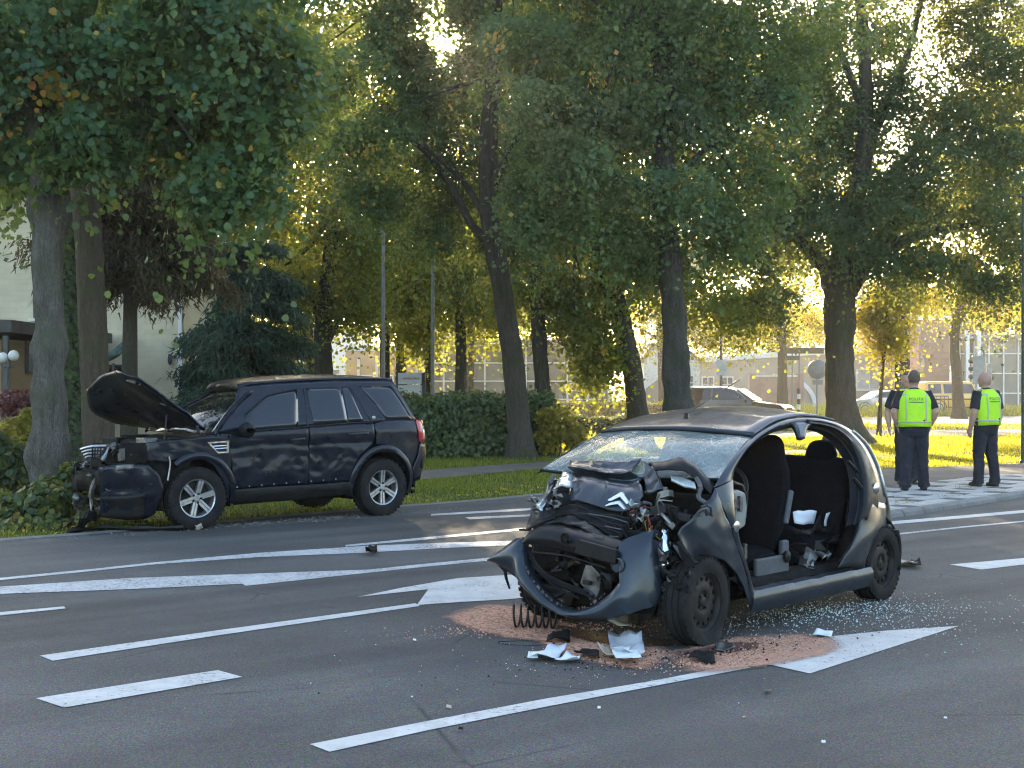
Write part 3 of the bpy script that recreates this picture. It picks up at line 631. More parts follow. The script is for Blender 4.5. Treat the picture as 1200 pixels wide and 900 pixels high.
# ------------------------------------------------------------------ grass, hedges, shrubs
def in_poly(x, y, poly):
    c = np.zeros(len(x), bool); n = len(poly); j = n - 1
    for i in range(n):
        xi, yi = poly[i][:2]; xj, yj = poly[j][:2]
        with np.errstate(divide='ignore', invalid='ignore'):
            h = ((yi > y) != (yj > y)) & (x < (xj - xi) * (y - yi) / (yj - yi) + xi)
        c ^= h; j = i
    return c
polys_no = [[(p.x, p.y) for p in road_w], [(p.x, p.y) for p in top]]
for o in bpy.data.objects:
    if o.name in ('path', 'cycle_path', 'far_road'): polys_no.append([tuple(v.co[:2]) for v in o.data.vertices])
top_pav = [gp(*p) for p in pav_px]; polys_no[1] = [(p.x, p.y) for p in top_pav]
def grass(name, n, x0, x1, y0, y1, h, w, label, dry=0.15, px_lim=(-60, 1260), bias=1.0, mat='blade'):
    y = y0 + (y1 - y0) * NR.random(n) ** bias; x = NR.uniform(x0, x1, n)
    px = 600 + F * x / y; ok = (px > px_lim[0]) & (px < px_lim[1])
    for pl in polys_no: ok &= ~in_poly(x, y, pl)
    x, y = x[ok], y[ok]; n = len(x)
    patch = np.sin(x * 1.3 + np.sin(y * .9)) * np.sin(y * 1.1 + 1.7 * np.sin(x * .6)); keep = NR.random(n) < 0.75 + .25 * patch; x, y, patch = x[keep], y[keep], patch[keep]; n = len(x)
    tg = np.stack([NR.normal(size=n) * .45, NR.normal(size=n) * .45, np.ones(n)], 1)
    nr = np.stack([NR.normal(size=n), NR.normal(size=n) - .6, np.full(n, .3)], 1)
    sz = h * NR.uniform(.5, 1.25, n) * (1 + .3 * patch)
    rn = np.clip(NR.normal(.42, .18, n) - .12 * patch, 0, .8); rn = np.where(NR.random(n) < dry, NR.uniform(.85, 1, n), rn)
    o = cards(name, np.stack([x, y, np.full(n, -.02)], 1), nr, sz, rn, M[mat], NEEDLE, tang=tg, width=w)
    return tag(o, label, 'grass', kind='stuff')
grass('verge_grass', 120000, -10, 6, 13.5, 33, .075, .16, 'short green verge grass between the road edge and the clipped hedge', .10)
grass('lawn_grass', 120000, 3, 20, 21, 47, .07, .22, 'sunlit lawn grass around the massive oak', .12, bias=1.1, mat='blade_lawn')
grass('far_grass', 45000, -20, 32, 33, 75, .16, .30, 'hazy grass strips beside the far road', .25, mat='blade_lawn')
grass('tall_dry_grass', 16000, 5, 40, 76, 84, .62, .10, 'tall yellow dry grass along the far side of the far road', .6)
# fallen leaves on the verge and along the road edge
n = 650; ii = NR.integers(0, len(edge_w) - 1, n); tt = NR.random(n); E = np.array([[p.x, p.y] for p in edge_w])
q = E[ii] + (E[ii + 1] - E[ii]) * tt[:, None] + np.abs(NR.normal(size=(n, 2))) * np.array([-.2, .9]) + NR.normal(size=(n, 2)) * .12
tag(cards('fallen_leaves', np.stack([q[:, 0], q[:, 1], np.full(n, .02) + NR.random(n) * .03], 1), np.stack([NR.normal(size=n) * .5, NR.normal(size=n) * .5, np.ones(n)], 1), NR.uniform(.025, .06, n), NR.uniform(.75, 1, n), M['leaf_lime'], LEAF4), 'scattered brown and yellow fallen leaves along the road edge', 'leaves', kind='stuff')

def bush(name, label, Y, ells_px, mat, n_per=900, size=.07, cat='shrub', tone=(0, .7), tmpl=LEAF6, stems=6, autumn=.05, group=None, seed=1):
    cx = sum(e[0] for e in ells_px) / len(ells_px); b = at(cx, 500, Y); root = empty(name, (b.x, Y, 0), 0, label, cat, group)
    ells = []
    for e in ells_px:
        dy = e[4] if len(e) > 4 else 0; c = at(e[0], e[1], Y + dy); s = (Y + dy) / F; ells.append((c, e[2] * s, max(e[2], e[3]) * s * .8, e[3] * s))
    P, Nn, S, Rn = [], [], [], []
    rng = np.random.default_rng(seed)
    for c, rx, ry, rz in ells:
        m = int(n_per); d = unit(rng.normal(size=(m, 3))); rr = (.35 + .65 * rng.random(m) ** .5) * (1 + .18 * smooth3(d, seed)); p = np.array(c)[None] + d * rr[:, None] * np.array([rx, ry, rz])
        p[:, 2] = np.maximum(p[:, 2], .02 + rng.random(m) * .05); P.append(p); Nn.append(d * .7 + np.array([0, -.2, .5]) + rng.normal(size=(m, 3)) * .5); S.append(size * rng.uniform(.6, 1.3, m))
        r = rng.uniform(tone[0], tone[1], m); Rn.append(np.where(rng.random(m) < autumn, rng.uniform(.85, 1, m), r))
    P = np.concatenate(P) - np.array([b.x, Y, 0])
    cards('foliage', P, np.concatenate(Nn), np.concatenate(S), np.concatenate(Rn), mat, tmpl, parent=root)
    k = MB(); rn = random.Random(seed)
    for i in range(stems):
        c = ells[i % len(ells)][0]; e = Vector(c) - Vector((b.x, Y, 0)) + Vector((rn.uniform(-.15, .15), rn.uniform(-.1, .1), 0)); s0 = Vector((e.x * .6 + rn.uniform(-.05, .05), e.y, -.03)); k.tube([s0, s0.lerp(e, .5) + Vector((rn.uniform(-.05, .05), 0, 0)), e], [.018, .013, .007], 6)
    k.build('stems', M['bark_dark'], root)['kind'] = 'stuff'
    return root
def hedge(name, label, x0, x1, y, depth, h, n, mat, size=.06, rough=.07, tone=(0, .75), slope=0.0):
    """clipped hedge: leaves on a rounded box surface over a dark twig core"""
    root = empty(name, ((x0 + x1) / 2, y, 0), slope, label, 'hedge'); L = x1 - x0
    u = NR.uniform(-L / 2, L / 2, n); f = NR.random(n); H = h + .05 * np.sin(u * 3.1) + .035 * np.sin(u * 7.3)
    fr, tp = f < .58, f >= .74
    z = np.where(fr | ~tp, NR.uniform(.03, 1, n) * H, H); v = np.where(fr, -depth / 2, np.where(tp, NR.uniform(-.5, .5, n) * depth, depth / 2))
    en = NR.random(n) < .08; sg = np.where(NR.random(n) < .5, -1, 1); u = np.where(en, sg * L / 2, u); v = np.where(en, NR.uniform(-.5, .5, n) * depth, v); z = np.where(en, NR.uniform(.03, 1, n) * H, z)
    bulge = .06 * np.sin(u * 2.3 + z * 3) + rough * NR.normal(size=n)
    nx = np.where(en, sg, 0); ny = np.where(en, 0, np.where(fr, -1., np.where(tp, 0, 1))); nzv = np.where(tp & ~en, 1., .25)
    P = np.stack([u + nx * bulge, v + ny * bulge, z + np.where(tp & ~en, bulge, 0)], 1)
    cards('foliage', P, np.stack([nx, ny, nzv], 1) + NR.normal(size=(n, 3)) * .5, size * NR.uniform(.6, 1.3, n), np.where(NR.random(n) < .03, .95, NR.uniform(tone[0], tone[1], n)), mat, LEAF4, parent=root)
    c = MB().box((0, 0, h * .47), (L - .12, depth - .16, h * .9)); c.build('twig_core', M['bark_dark'], root, smooth=None)
    return root
hedge('laurel_hedge', 'dark clipped hedge behind the dark off-road car', -4.6, .95, 31.8, 1.5, 1.33, 15000, M['leaf_hedge'], .10)
hedge('box_hedge', 'low dark clipped hedge around the leaning trunk', 1.2, 6.2, 46.5, .8, .56, 6500, M['leaf_hedge'], .09, .03)
hedge('privet_hedge', 'low sunlit clipped hedge in front of the far grey glass hall', 1.8, 9.0, 66, .9, .85, 6000, M['leaf_yellow'], .13, .04, (0, .5))
bush('ragged_shrub', 'ragged yellow-green shrub against the foot of the leaning forked tree', 30.6, [(655, 498, 22, 22), (672, 510, 16, 16), (643, 512, 16, 18), (640, 490, 12, 12)], M['leaf_yellow'], 700, .085, seed=3, tone=(0, .75))
bush('ivy_undergrowth', 'leafy undergrowth with broad yellowing leaves at the foot of the grey knobbly trunk', 15.7, [(50, 592, 34, 26), (90, 590, 26, 26, .2), (20, 598, 26, 20), (84, 560, 16, 18, .4), (108, 585, 14, 22, .5), (-10, 600, 24, 18), (60, 575, 20, 16, .3)], M['leaf_ivy'], 520, .085, tone=(.1, .85), autumn=.14, seed=4)
bush('dark_shrub', 'dark broad-leaved shrub left of the grey knobbly trunk', 17.6, [(18, 545, 30, 26), (-14, 540, 30, 34), (32, 560, 16, 22)], M['leaf_ivy'], 620, .10, tone=(0, .6), seed=5)
bush('light_shrub', 'yellow-green shrub behind the dark broad-leaved shrub', 20.5, [(20, 505, 24, 20), (34, 490, 12, 14), (0, 520, 22, 20)], M['leaf_yellow'], 420, .08, tone=(0, .7), seed=6)
bush('red_shrub', 'dark red round shrub in front of the brown brick wing', 24.5, [(20, 472, 24, 15), (34, 475, 14, 12)], M['leaf_red'], 700, .07, tone=(0, 1), seed=7)
bush('low_weeds', 'sprig of low weeds under the smashed nose of the dark off-road car', 15.2, [(100, 606, 12, 10), (60, 616, 20, 6), (20, 620, 24, 7)], M['leaf_ivy'], 160, .07, tone=(.2, .9), autumn=.2, seed=8)
for i, (px, py) in enumerate([(1062, 590), (1112, 583), (1170, 577), (1134, 572)]):
    c = gp(px, py, .06); n = 34
    o = cards('kerb_weed', np.stack([NR.normal(size=n) * .10, NR.normal(size=n) * .05, np.full(n, .0)], 1), NR.normal(size=(n, 3)) * np.array([1, 1, .3]), NR.uniform(.03, .075, n), NR.uniform(.5, 1, n), M['blade'], NEEDLE, tang=np.stack([NR.normal(size=n) * .7, NR.normal(size=n) * .7, np.ones(n)], 1), width=.16)
    o.location = c; tag(o, 'small tuft of weeds growing along the kerb of the chequered pavement', 'weed', 'weeds along the kerb')

# conifers by the house
def conifer(name, label, Y, px, ptop, reach, rows_, mat, seed, droop=.5, size=.16, per=60, start=0, bark='bark_dark', w=22, hang=0.0):
    rn = random.Random(seed); rng = np.random.default_rng(seed); b = at(px, 500, Y); root = empty(name, (b.x, Y, 0), 0, label, 'tree'); zt = at(px, ptop, Y).z; s = Y / F
    k = MB(); k.tube([Vector((0, 0, -.05)), Vector((.05, 0, zt * .5)), Vector((0, 0, zt))], [w * s / 2, w * s * .36, .03], 10, wob=.1); P, T_, Sz, Rn, Nn = [], [], [], [], []
    for (pz, rc, n_) in rows_:
        z0 = at(px, pz, Y).z
        for i in range(n_):
            a = rn.uniform(0, 6.28); L = rc * s * rn.uniform(.6, 1.1); end = Vector((math.cos(a) * L, math.sin(a) * L * .8, z0 - droop * L + rn.uniform(-.2, .2)))
            st_ = Vector((0, 0, z0)); md = st_.lerp(end, .5) + Vector((0, 0, .12 * L)); br = resample(spline([st_, md, end], 6), 14); k.tube(br, [.035 - .0022 * j for j in range(14)], 5)
            for j in range(3, 14):
                m = per; p0 = np.array(br[j]); off = rng.normal(size=(m, 3)) * np.array([.16, .16, .05]); dn = rng.random(m) ** 1.5 * hang
                P.append(p0[None] + off - np.stack([np.zeros(m), np.zeros(m), dn], 1)); dv = np.array((br[j] - br[j - 1]).normalized())
                T_.append(dv[None] * .6 + rng.normal(size=(m, 3)) * .5 + np.array([0, 0, -.5 - hang])); Sz.append(size * rng.uniform(.6, 1.3, m)); Rn.append(rng.random(m)); Nn.append(rng.normal(size=(m, 3)))
    k.build('trunk', M[bark], root)
    cards('crown', np.concatenate(P), np.concatenate(Nn), np.concatenate(Sz), np.concatenate(Rn), mat, NEEDLE, tang=np.concatenate(T_), width=.22, parent=root)
conifer('weeping_conifer', 'brown weeping conifer with hanging branches in front of the cream brick house', 27, 150, 150, 100, [(180, 70, 6), (210, 100, 9), (240, 110, 10), (268, 125, 12), (292, 120, 9), (312, 90, 5)], M['leaf_brown'], 4, .36, .20, 58, hang=.42)
conifer('evergreen_tree', 'broad blue-green evergreen between the cream house and the dark multi-stemmed tree', 33, 285, 250, 60, [(290, 45, 7), (320, 58, 10), (350, 66, 12), (385, 70, 13), (420, 72, 13), (450, 72, 12), (480, 70, 10)], M['leaf_conifer'], 5, .25, .22, 60, hang=.15)
bush('evergreen_shrub', 'dark dense evergreen shrub right of the blue-green evergreen', 34, [(240, 450, 30, 30), (300, 440, 34, 34), (330, 460, 26, 24), (270, 400, 40, 40), (300, 470, 40, 26)], M['leaf_conifer'], 2200, .12, tone=(0, .8), autumn=0, seed=12, tmpl=LEAF4)
# ------------------------------------------------------------------ buildings
def m_brick(name, a, b, mortar, scale=9.0):
    m, nt, out = nodes(name)
    tc = N(nt, 'ShaderNodeTexCoord'); mp = N(nt, 'ShaderNodeMapping'); mp.inputs['Rotation'].default_value = (math.radians(90), 0, 0); nt.links.new(tc.outputs['Object'], mp.inputs[0])
    br = N(nt, 'ShaderNodeTexBrick'); br.inputs['Scale'].default_value = scale; br.inputs['Color1'].default_value = c4(a); br.inputs['Color2'].default_value = c4(b); br.inputs['Mortar'].default_value = c4(mortar)
    br.inputs['Mortar Size'].default_value = .012; br.inputs['Brick Width'].default_value = 2.0; br.inputs['Row Height'].default_value = .62; nt.links.new(mp.outputs[0], br.inputs['Vector'])
    d = ramp(nt, tex(nt, 'noise', 1.2, 5), [(0.3, .8), (.7, 1.08)])
    pbr(nt, out, mixc(nt, 1.0, br.outputs['Color'], d, 'MULTIPLY'), .9, 0, .2, bump(nt, br.outputs['Fac'], -.4, .01)); return m
M['cream_brick'] = m_brick('cream_brick', (0.62, 0.53, 0.36), (0.56, 0.475, 0.32), (0.50, 0.43, 0.30), 4.2)
M['brown_brick'] = m_brick('brown_brick', (0.30, 0.215, 0.13), (0.25, 0.175, 0.105), (0.22, 0.18, 0.13), 4.2)
M['beige_wall'] = simple('beige_render', (0.42, 0.33, 0.25), (0.37, 0.29, 0.22), .9, scale=.8, bmp=.1)
M['pink_wall'] = m_brick('pink_brick', (0.42, 0.26, 0.20), (0.37, 0.23, 0.18), (0.36, 0.28, 0.23), 3)
M['red_brick'] = m_brick('red_brick', (0.34, 0.20, 0.14), (0.29, 0.17, 0.12), (0.30, 0.23, 0.18), 3)
M['white_wall'] = simple('white_render', (0.68, 0.67, 0.63), (0.60, 0.59, 0.56), .8, scale=.9, bmp=.1)
M['orange_wall'] = simple('orange_render', (0.55, 0.30, 0.14), (0.47, 0.26, 0.13), .85, scale=.8, bmp=.1)
M['dark_roof'] = simple('dark_roof', (0.055, 0.052, 0.05), (0.08, 0.075, 0.07), .8, scale=3)
M['white_frame'] = simple('white_frame', (0.70, 0.69, 0.66), (0.60, 0.59, 0.57), .5, scale=4, bmp=.05)
M['dark_frame'] = simple('dark_frame', (0.045, 0.045, 0.05), (0.07, 0.07, 0.075), .5, scale=4, bmp=.05)
M['pane'] = simple('window_pane', (0.05, 0.07, 0.085), (0.09, 0.11, 0.12), .06, 0, scale=1.5, bmp=0, spec=.8)
M['curtain'] = simple('pale_blind', (0.46, 0.45, 0.40), (0.38, 0.37, 0.34), .8, scale=2, bmp=.05)
M['grey_pane'] = simple('grey_facade_glass', (0.13, 0.135, 0.13), (0.19, 0.19, 0.175), .12, 0, scale=.7, bmp=0, spec=.7)
M['galv'] = simple('galvanised_steel', (0.22, 0.225, 0.23), (0.17, 0.172, 0.175), .5, .5, scale=6, bmp=.05)
M['green_steel'] = simple('dark_green_steel', (0.03, 0.045, 0.035), (0.045, 0.055, 0.045), .5, 0, scale=6, bmp=.05)

def part(parent, name, mat, c, size, bevel=0, rot=None):
    return MB().box(c, size, rot).build(name, M[mat], parent, bevel=bevel, smooth=None)
def window(parent, x, y, z, w, h, frame='white_frame', pane='pane', nx=2, nz_=1, sill=True, d=.10):
    """window > pane, sill : a frame of bars proud of the wall with panes set back"""
    k = MB(); t = .07
    k.box((x, y, z - h / 2 + t / 2), (w, d, t)); k.box((x, y, z + h / 2 - t / 2), (w, d, t)); k.box((x - w / 2 + t / 2, y - .002, z), (t, d, h - 2 * t)); k.box((x + w / 2 - t / 2, y - .002, z), (t, d, h - 2 * t))
    for i in range(1, nx): k.box((x - w / 2 + w * i / nx, y - .003, z), (t * .7, d * .8, h - 2 * t))
    for i in range(1, nz_): k.box((x, y - .004, z - h / 2 + h * i / nz_), (w - 2 * t, d * .7, t * .7))
    f = k.build('window', M[frame], parent, smooth=None)
    for i in range(nx):
        for j in range(nz_): part(f, 'pane', pane, (x - w / 2 + w * (i + .5) / nx, y + .03, z - h / 2 + h * (j + .5) / nz_), (w / nx - t * .6, .02, h / nz_ - t * .6))
    if sill: part(f, 'sill', 'white_frame', (x, y - .05, z - h / 2 - .05), (w + .2, .18, .07))
    return f
# cream house
def house():
    Y = 36; r = empty('cream_house', (-11.6, Y, 0), 0, 'cream brick house partly hidden by the weeping conifer', 'house')
    W, D = 5.9, 9.0
    part(r, 'wall', 'cream_brick', (0, D / 2, 2.6), (W, D, 5.2))
    k = MB(); k.prism([(-W / 2, 0.0, 5.2), (W / 2, 0.0, 5.2), (0, 0.0, 7.6)], (0, D, 0)); k.build('gable', M['cream_brick'], r, smooth=None)
    k = MB()
    for s in (-1, 1): k.prism([(s * (W / 2 + .35), -.3, 4.95), (0, -.3, 7.72), (0, -.3, 7.86), (s * (W / 2 + .42), -.3, 5.05)], (0, D + .6, 0))
    ro = k.build('roof', M['dark_roof'], r, smooth=None); part(ro, 'chimney', 'cream_brick', (.8, 3, 8.0), (.7, .7, 1.4))
    window(r, 1.13, -.02, 1.55, .78, 1.25, 'dark_frame', 'curtain', 2, 2); window(r, -1.6, -.02, 1.7, 1.2, 1.3, 'dark_frame', 'pane', 2, 1); window(r, -.4, -.02, 4.0, 1.2, 1.2, 'dark_frame', 'pane', 2, 1)
    k = MB(); k.lathe([(.0005, .16), (.05, .14), (.07, .0), (.05, -.1), (.0005, -.16)], Matrix.Translation((2.62, -.14, 2.3)), 10); k.box((2.62, -.05, 2.42), (.05, .14, .05)); k.build('wall_lantern', M['dark_frame'], r)
    part(r, 'downpipe', 'white_frame', (2.86, -.06, 2.5), (.09, .09, 4.9))
house()
def wing():
    Y = 29; r = empty('brick_wing', (-13.45, Y, 0), 0, 'low brown brick wing with dark flat roof left of the cream house', 'house')
    part(r, 'wall', 'brown_brick', (0, 3.2, 1.3), (5.2, 6.4, 2.6))
    k = MB(); k.prism([(-2.9, -.5, 2.72), (3.0, -.5, 2.72), (3.0, -.5, 2.98), (-2.9, -.5, 3.1)], (0, 7.2, 0)); k.build('roof', M['dark_roof'], r, smooth=None)
    part(r, 'clerestory', 'dark_frame', (2.62, 3.6, 2.25), (.06, 4.4, .72))
    for q in range(5): part(r, 'pane', 'pane', (2.66, 1.85 + .88 * q, 2.25), (.03, .78, .60))
    window(r, 0, -.05, 1.5, 1.8, 1.2, 'dark_frame', 'pane', 2, 1)
    part(r, 'planter_wall', 'brown_brick', (3.4, .2, .3), (.3, 4.4, .6)); part(r, 'post', 'dark_frame', (2.85, -.4, 1.3), (.10, .10, 2.7))
wing()
def globe_lamp():
    r = empty('globe_lamp', (at(9, 500, 25.5).x, 25.5, 0), 0, 'garden lamp post with two white globes in front of the brick wing', 'lamp')
    k = MB(); k.tube([(0, 0, 0), (0, 0, 2.05)], .035, 8); k.tube([(-.12, 0, 1.95), (.12, 0, 1.95)], .02, 6); k.build('post', M['dark_frame'], r)
    for x, z in ((-.09, 2.02), (.11, 2.06)):
        k = MB(); k.lathe([(.10 * math.sin(math.pi * i / 10) + .0005, -.10 * math.cos(math.pi * i / 10)) for i in range(11)], Matrix.Translation((x, 0, z + .1)), 16); k.build('globe', M['white_frame'], r, smooth=60)
globe_lamp()
def sculpture():
    c = at(133, 412, 30); r = empty('bronze_bird_ornament', (c.x, 30, 0), 0, 'weathered green bronze ornament on a pole beside the brown furrowed trunk', 'ornament')
    k = MB(); k.tube([(0, 0, 0), (0, 0, 2.1)], .03, 8); k.build('pole', M['dark_frame'], r)
    M['verdigris'] = simple('verdigris', (0.10, 0.17, 0.16), (0.05, 0.07, 0.065), .6, .4, scale=12)
    k = MB(); rows = []
    for t, w_, h_ in ((0, .02, .05), (.12, .10, .12), (.25, .16, .15), (.38, .15, .2), (.5, .08, .28), (.58, .01, .34)):
        rows.append([Vector((-.28 + t + .06 * math.sin(a * 2), w_ * math.cos(a), 2.1 + h_ + .10 * math.sin(a) + .35 * t * t)) for a in np.linspace(0, 2 * math.pi, 11)[:-1]])
    k.grid(rows, closed=True); k.build('ornament_body', M['verdigris'], r)
sculpture()
# glass hall
def glass_hall():
    Y = 72; r = empty('glass_hall', (.2, Y, 0), 0, 'low grey hall with a grid of facade panes behind the clipped hedge', 'building')
    W, H, Dp = 9.8, 3.85, 8
    part(r, 'wall', 'dark_frame', (0, Dp / 2 + .3, H / 2), (W - .2, Dp, H - .1)); part(r, 'roof_edge', 'galv', (0, Dp / 2, H + .12), (W + .3, Dp + .6, .28))
    nx, nz_ = 9, 4
    for i in range(nx + 1): part(r, 'mullion', 'white_frame', (-W / 2 + W * i / nx, .12, H / 2), (.09, .16, H))
    for j in range(nz_ + 1): part(r, 'transom', 'white_frame', (0, .135, H * j / nz_ + (.04 if j == 0 else -.04 if j == nz_ else 0)), (W - .1, .12, .07))
    for i in range(nx):
        for j in range(nz_): part(r, 'pane', 'grey_pane', (-W / 2 + W * (i + .5) / nx, .22, H * (j + .5) / nz_), (W / nx - .1, .03, H / nz_ - .08))
glass_hall()
def orange_shop():
    Y = 82; r = empty('orange_building', (-7.2, Y, 0), 0, 'orange fronted building left of the grey glass hall', 'building')
    part(r, 'wall', 'orange_wall', (0, 4, 1.9), (5.6, 8, 3.8)); part(r, 'roof', 'white_frame', (0, 4, 3.92), (5.9, 8.4, .24)); part(r, 'plinth', 'red_brick', (0, -.06, .9), (5.5, .14, 1.8))
    for x in (-2, -.9, .3, 1.5, 2.5): part(r, 'column', 'white_frame', (x, -.2, 1.7), (.14, .2, 3.4))
    for x in (-1.45, -.3, .9, 2.0): window(r, x, -.17, 1.5, .8, 1.7, 'white_frame', 'pane', 1, 2, sill=False)
orange_shop()
part_root = None
def cream_hall():
    Y = 95; r = empty('cream_hall', (-15.5, Y, 0), 0, 'pale cream hall wall behind the dark multi-stemmed tree', 'building')
    part(r, 'wall', 'white_wall', (0, 5, 2.8), (9.5, 10, 5.6)); part(r, 'roof', 'dark_roof', (0, 5, 5.7), (9.9, 10.4, .25))
    for x in (-3, -1, 1, 3): window(r, x, -.03, 2.2, 1.1, 1.4, 'white_frame', 'pane', 2, 1)
cream_hall()
def white_house():
    Y = 88; r = empty('white_building', (10.3, Y, 0), 0, 'white gabled building left of the long beige building', 'building')
    part(r, 'wall', 'white_wall', (0, 4, 1.6), (3.6, 8, 3.2)); k = MB(); k.prism([(-1.8, 0, 3.2), (1.8, 0, 3.2), (1.2, 0, 3.75), (-1.2, 0, 4.3)], (0, 8, 0)); k.build('gable', M['white_wall'], r, smooth=None)
    k = MB(); k.prism([(-2.0, -.2, 3.25), (-1.2, -.2, 4.34), (1.25, -.2, 3.8), (1.95, -.2, 3.22), (1.95, -.2, 3.34), (1.25, -.2, 3.95), (-1.2, -.2, 4.5), (-2.05, -.2, 3.36)], (0, 8.4, 0)); k.build('roof', M['galv'], r, smooth=None)
    for x in (.35, 1.15): window(r, x, -.03, 1.9, .55, 1.0, 'white_frame', 'pane', 2, 2)
    k = MB(); k.prism([(-1.7, -.06, .6), (-.3, -.06, .6), (-.3, -.06, 2.6), (-1.7, -.06, 1.5)], (0, .05, 0)); k.build('glazed_lean_to', M['grey_pane'], r, smooth=None)
white_house()
def beige_hall():
    Y = 99; r = empty('beige_hall', (21.2, Y, 0), 0, 'long low beige building with white eaves and an arched panel', 'building')
    W, H = 17.2, 3.6
    k = MB(); k.prism([(-W / 2, 0, 0), (W / 2, 0, 0), (W / 2, 0, 4.5), (-W / 2, 0, 3.35)], (0, 12, 0)); k.build('wall', M['beige_wall'], r, smooth=None)
    k = MB(); k.prism([(-W / 2 - .2, -.25, 3.35), (W / 2 + .2, -.25, 4.5), (W / 2 + .2, -.25, 4.92), (-W / 2 - .2, -.25, 3.7)], (0, 12.5, 0)); k.build('eaves', M['white_frame'], r, smooth=None)
    k = MB(); cx = -1.8; a = [Vector((cx + 2.7 * math.cos(t), -.12, .2 + 2.35 * math.sin(t))) for t in np.linspace(0, math.pi, 25)]; b = [Vector((cx + 2.4 * math.cos(t), -.12, .2 + 2.05 * math.sin(t))) for t in np.linspace(0, math.pi, 25)]
    k.grid([a, b]); k.build('arch_band', M['white_frame'], r, solid=.16, smooth=None)
    window(r, 5.2, -.05, 2.2, 2.9, 1.5, 'white_frame', 'curtain', 3, 1, d=.14)
    for x in (-7, -5.6): window(r, x, -.05, 1.8, .9, 1.2, 'white_frame', 'pane', 2, 2)
beige_hall()
def garden_wall():
    r = empty('garden_wall', (17.0, 88, 0), 0, 'pinkish brick garden wall with piers before the arched panel', 'wall')
    part(r, 'wall_panel', 'pink_wall', (0, 0, 1.15), (3.1, .25, 2.3)); part(r, 'coping', 'white_frame', (0, 0, 2.34), (3.3, .36, .1))
    for x in (-1.55, 1.55): part(r, 'pier', 'pink_wall', (x, -.02, 1.25), (.4, .45, 2.5))
garden_wall()
def brick_block():
    Y = 96; r = empty('brick_block', (31.0, Y, 0), 0, 'red brick block with a round wall sign and pale columns behind the policemen', 'building')
    part(r, 'wall', 'red_brick', (-2.2, 5, 3.2), (4.0, 10, 6.4)); part(r, 'cornice', 'white_frame', (-2.2, 5, 6.5), (4.3, 10.4, .3))
    k = MB(); k.lathe([(.0005, .06), (.62, .06), (.70, .0), (.70, -.08)], Matrix.Translation((-2.7, -.08, 3.3)) @ Matrix.Rotation(math.radians(90), 4, 'X'), 24); k.build('round_sign', M['beige_wall'], r, smooth=30)
    for x in (.1, .9, 1.7): part(r, 'column', 'white_frame', (x, -.3, 2.8), (.26, .3, 5.6))
    part(r, 'glazed_front', 'grey_pane', (3.6, .6, 2.5), (7.0, .3, 5.0)); part(r, 'flat_roof', 'galv', (3.4, 3, 5.2), (7.6, 6.4, .3))
    for x in np.linspace(.6, 6.8, 7): part(r, 'mullion', 'white_frame', (float(x), .4, 2.5), (.1, .12, 4.9))
    for z in (1.2, 2.6, 4.0): part(r, 'transom', 'white_frame', (3.7, .385, z), (6.6, .08, .08))
brick_block()

# ------------------------------------------------------------------ poles, signs, lights
def pole_thing(name, label, cat, px, Y, ztop, rad, mat='galv', arm=None, group=None):
    c = at(px, 500, Y); r = empty(name, (c.x, Y, 0), 0, label, cat, group)
    k = MB(); k.tube([(0, 0, -.1), (0, 0, .8), (0, 0, ztop)], [rad * 1.25, rad * 1.05, rad * .75], 10); k.lathe([(rad * 1.9, 0), (rad * 1.9, .05), (rad * 1.2, .09)], None, 10); k.build('pole', M[mat], r)
    return r
r = pole_thing('lamp_post', 'thin grey lamp post next to the trunk left of the white sign', 'lamp post', 449, 40, 6.55, .06); k = MB(); k.box((0, -.25, 6.6), (.16, .6, .09)); k.build('lantern', M['galv'], r, bevel=.03)
r = pole_thing('flag_pole', 'pale grey flag pole right of the white two-panel sign', 'pole', 507, 38, 6.0, .055); k = MB(); k.lathe([(.0005, .1), (.06, .06), (.07, 0), (.05, -.05)], Matrix.Translation((0, 0, 6.0)), 10); k.build('finial', M['galv'], r)
r = pole_thing('lamp_post', 'dark green lamp post behind the two policemen in front', 'lamp post', 1051, 46, 9.5, .085, 'green_steel'); k = MB(); k.box((-.5, 0, 9.5), (1.1, .2, .12)); k.build('lantern', M['green_steel'], r, bevel=.03)
r = pole_thing('street_post', 'dark slim post at the far edge of the chequered pavement', 'post', 1199, 28, 5.6, .04, 'green_steel'); k = MB(); k.box((.2, 0, 5.5), (.6, .12, .08)); k.build('arm', M['green_steel'], r, bevel=.02)
r = pole_thing('lamp_post', 'far slim street lamp behind the parked dark car', 'lamp post', 845, 66, 8.5, .07, 'dark_frame'); k = MB(); k.box((0, -.06, 2.55), (.5, .04, .75)); k.build('blue_notice', simple('blue_notice', (.25, .38, .5), (.45, .5, .55), .5, scale=3), r); k = MB(); k.box((.3, 0, 8.5), (.8, .18, .1)); k.build('lantern', M['dark_frame'], r, bevel=.03)
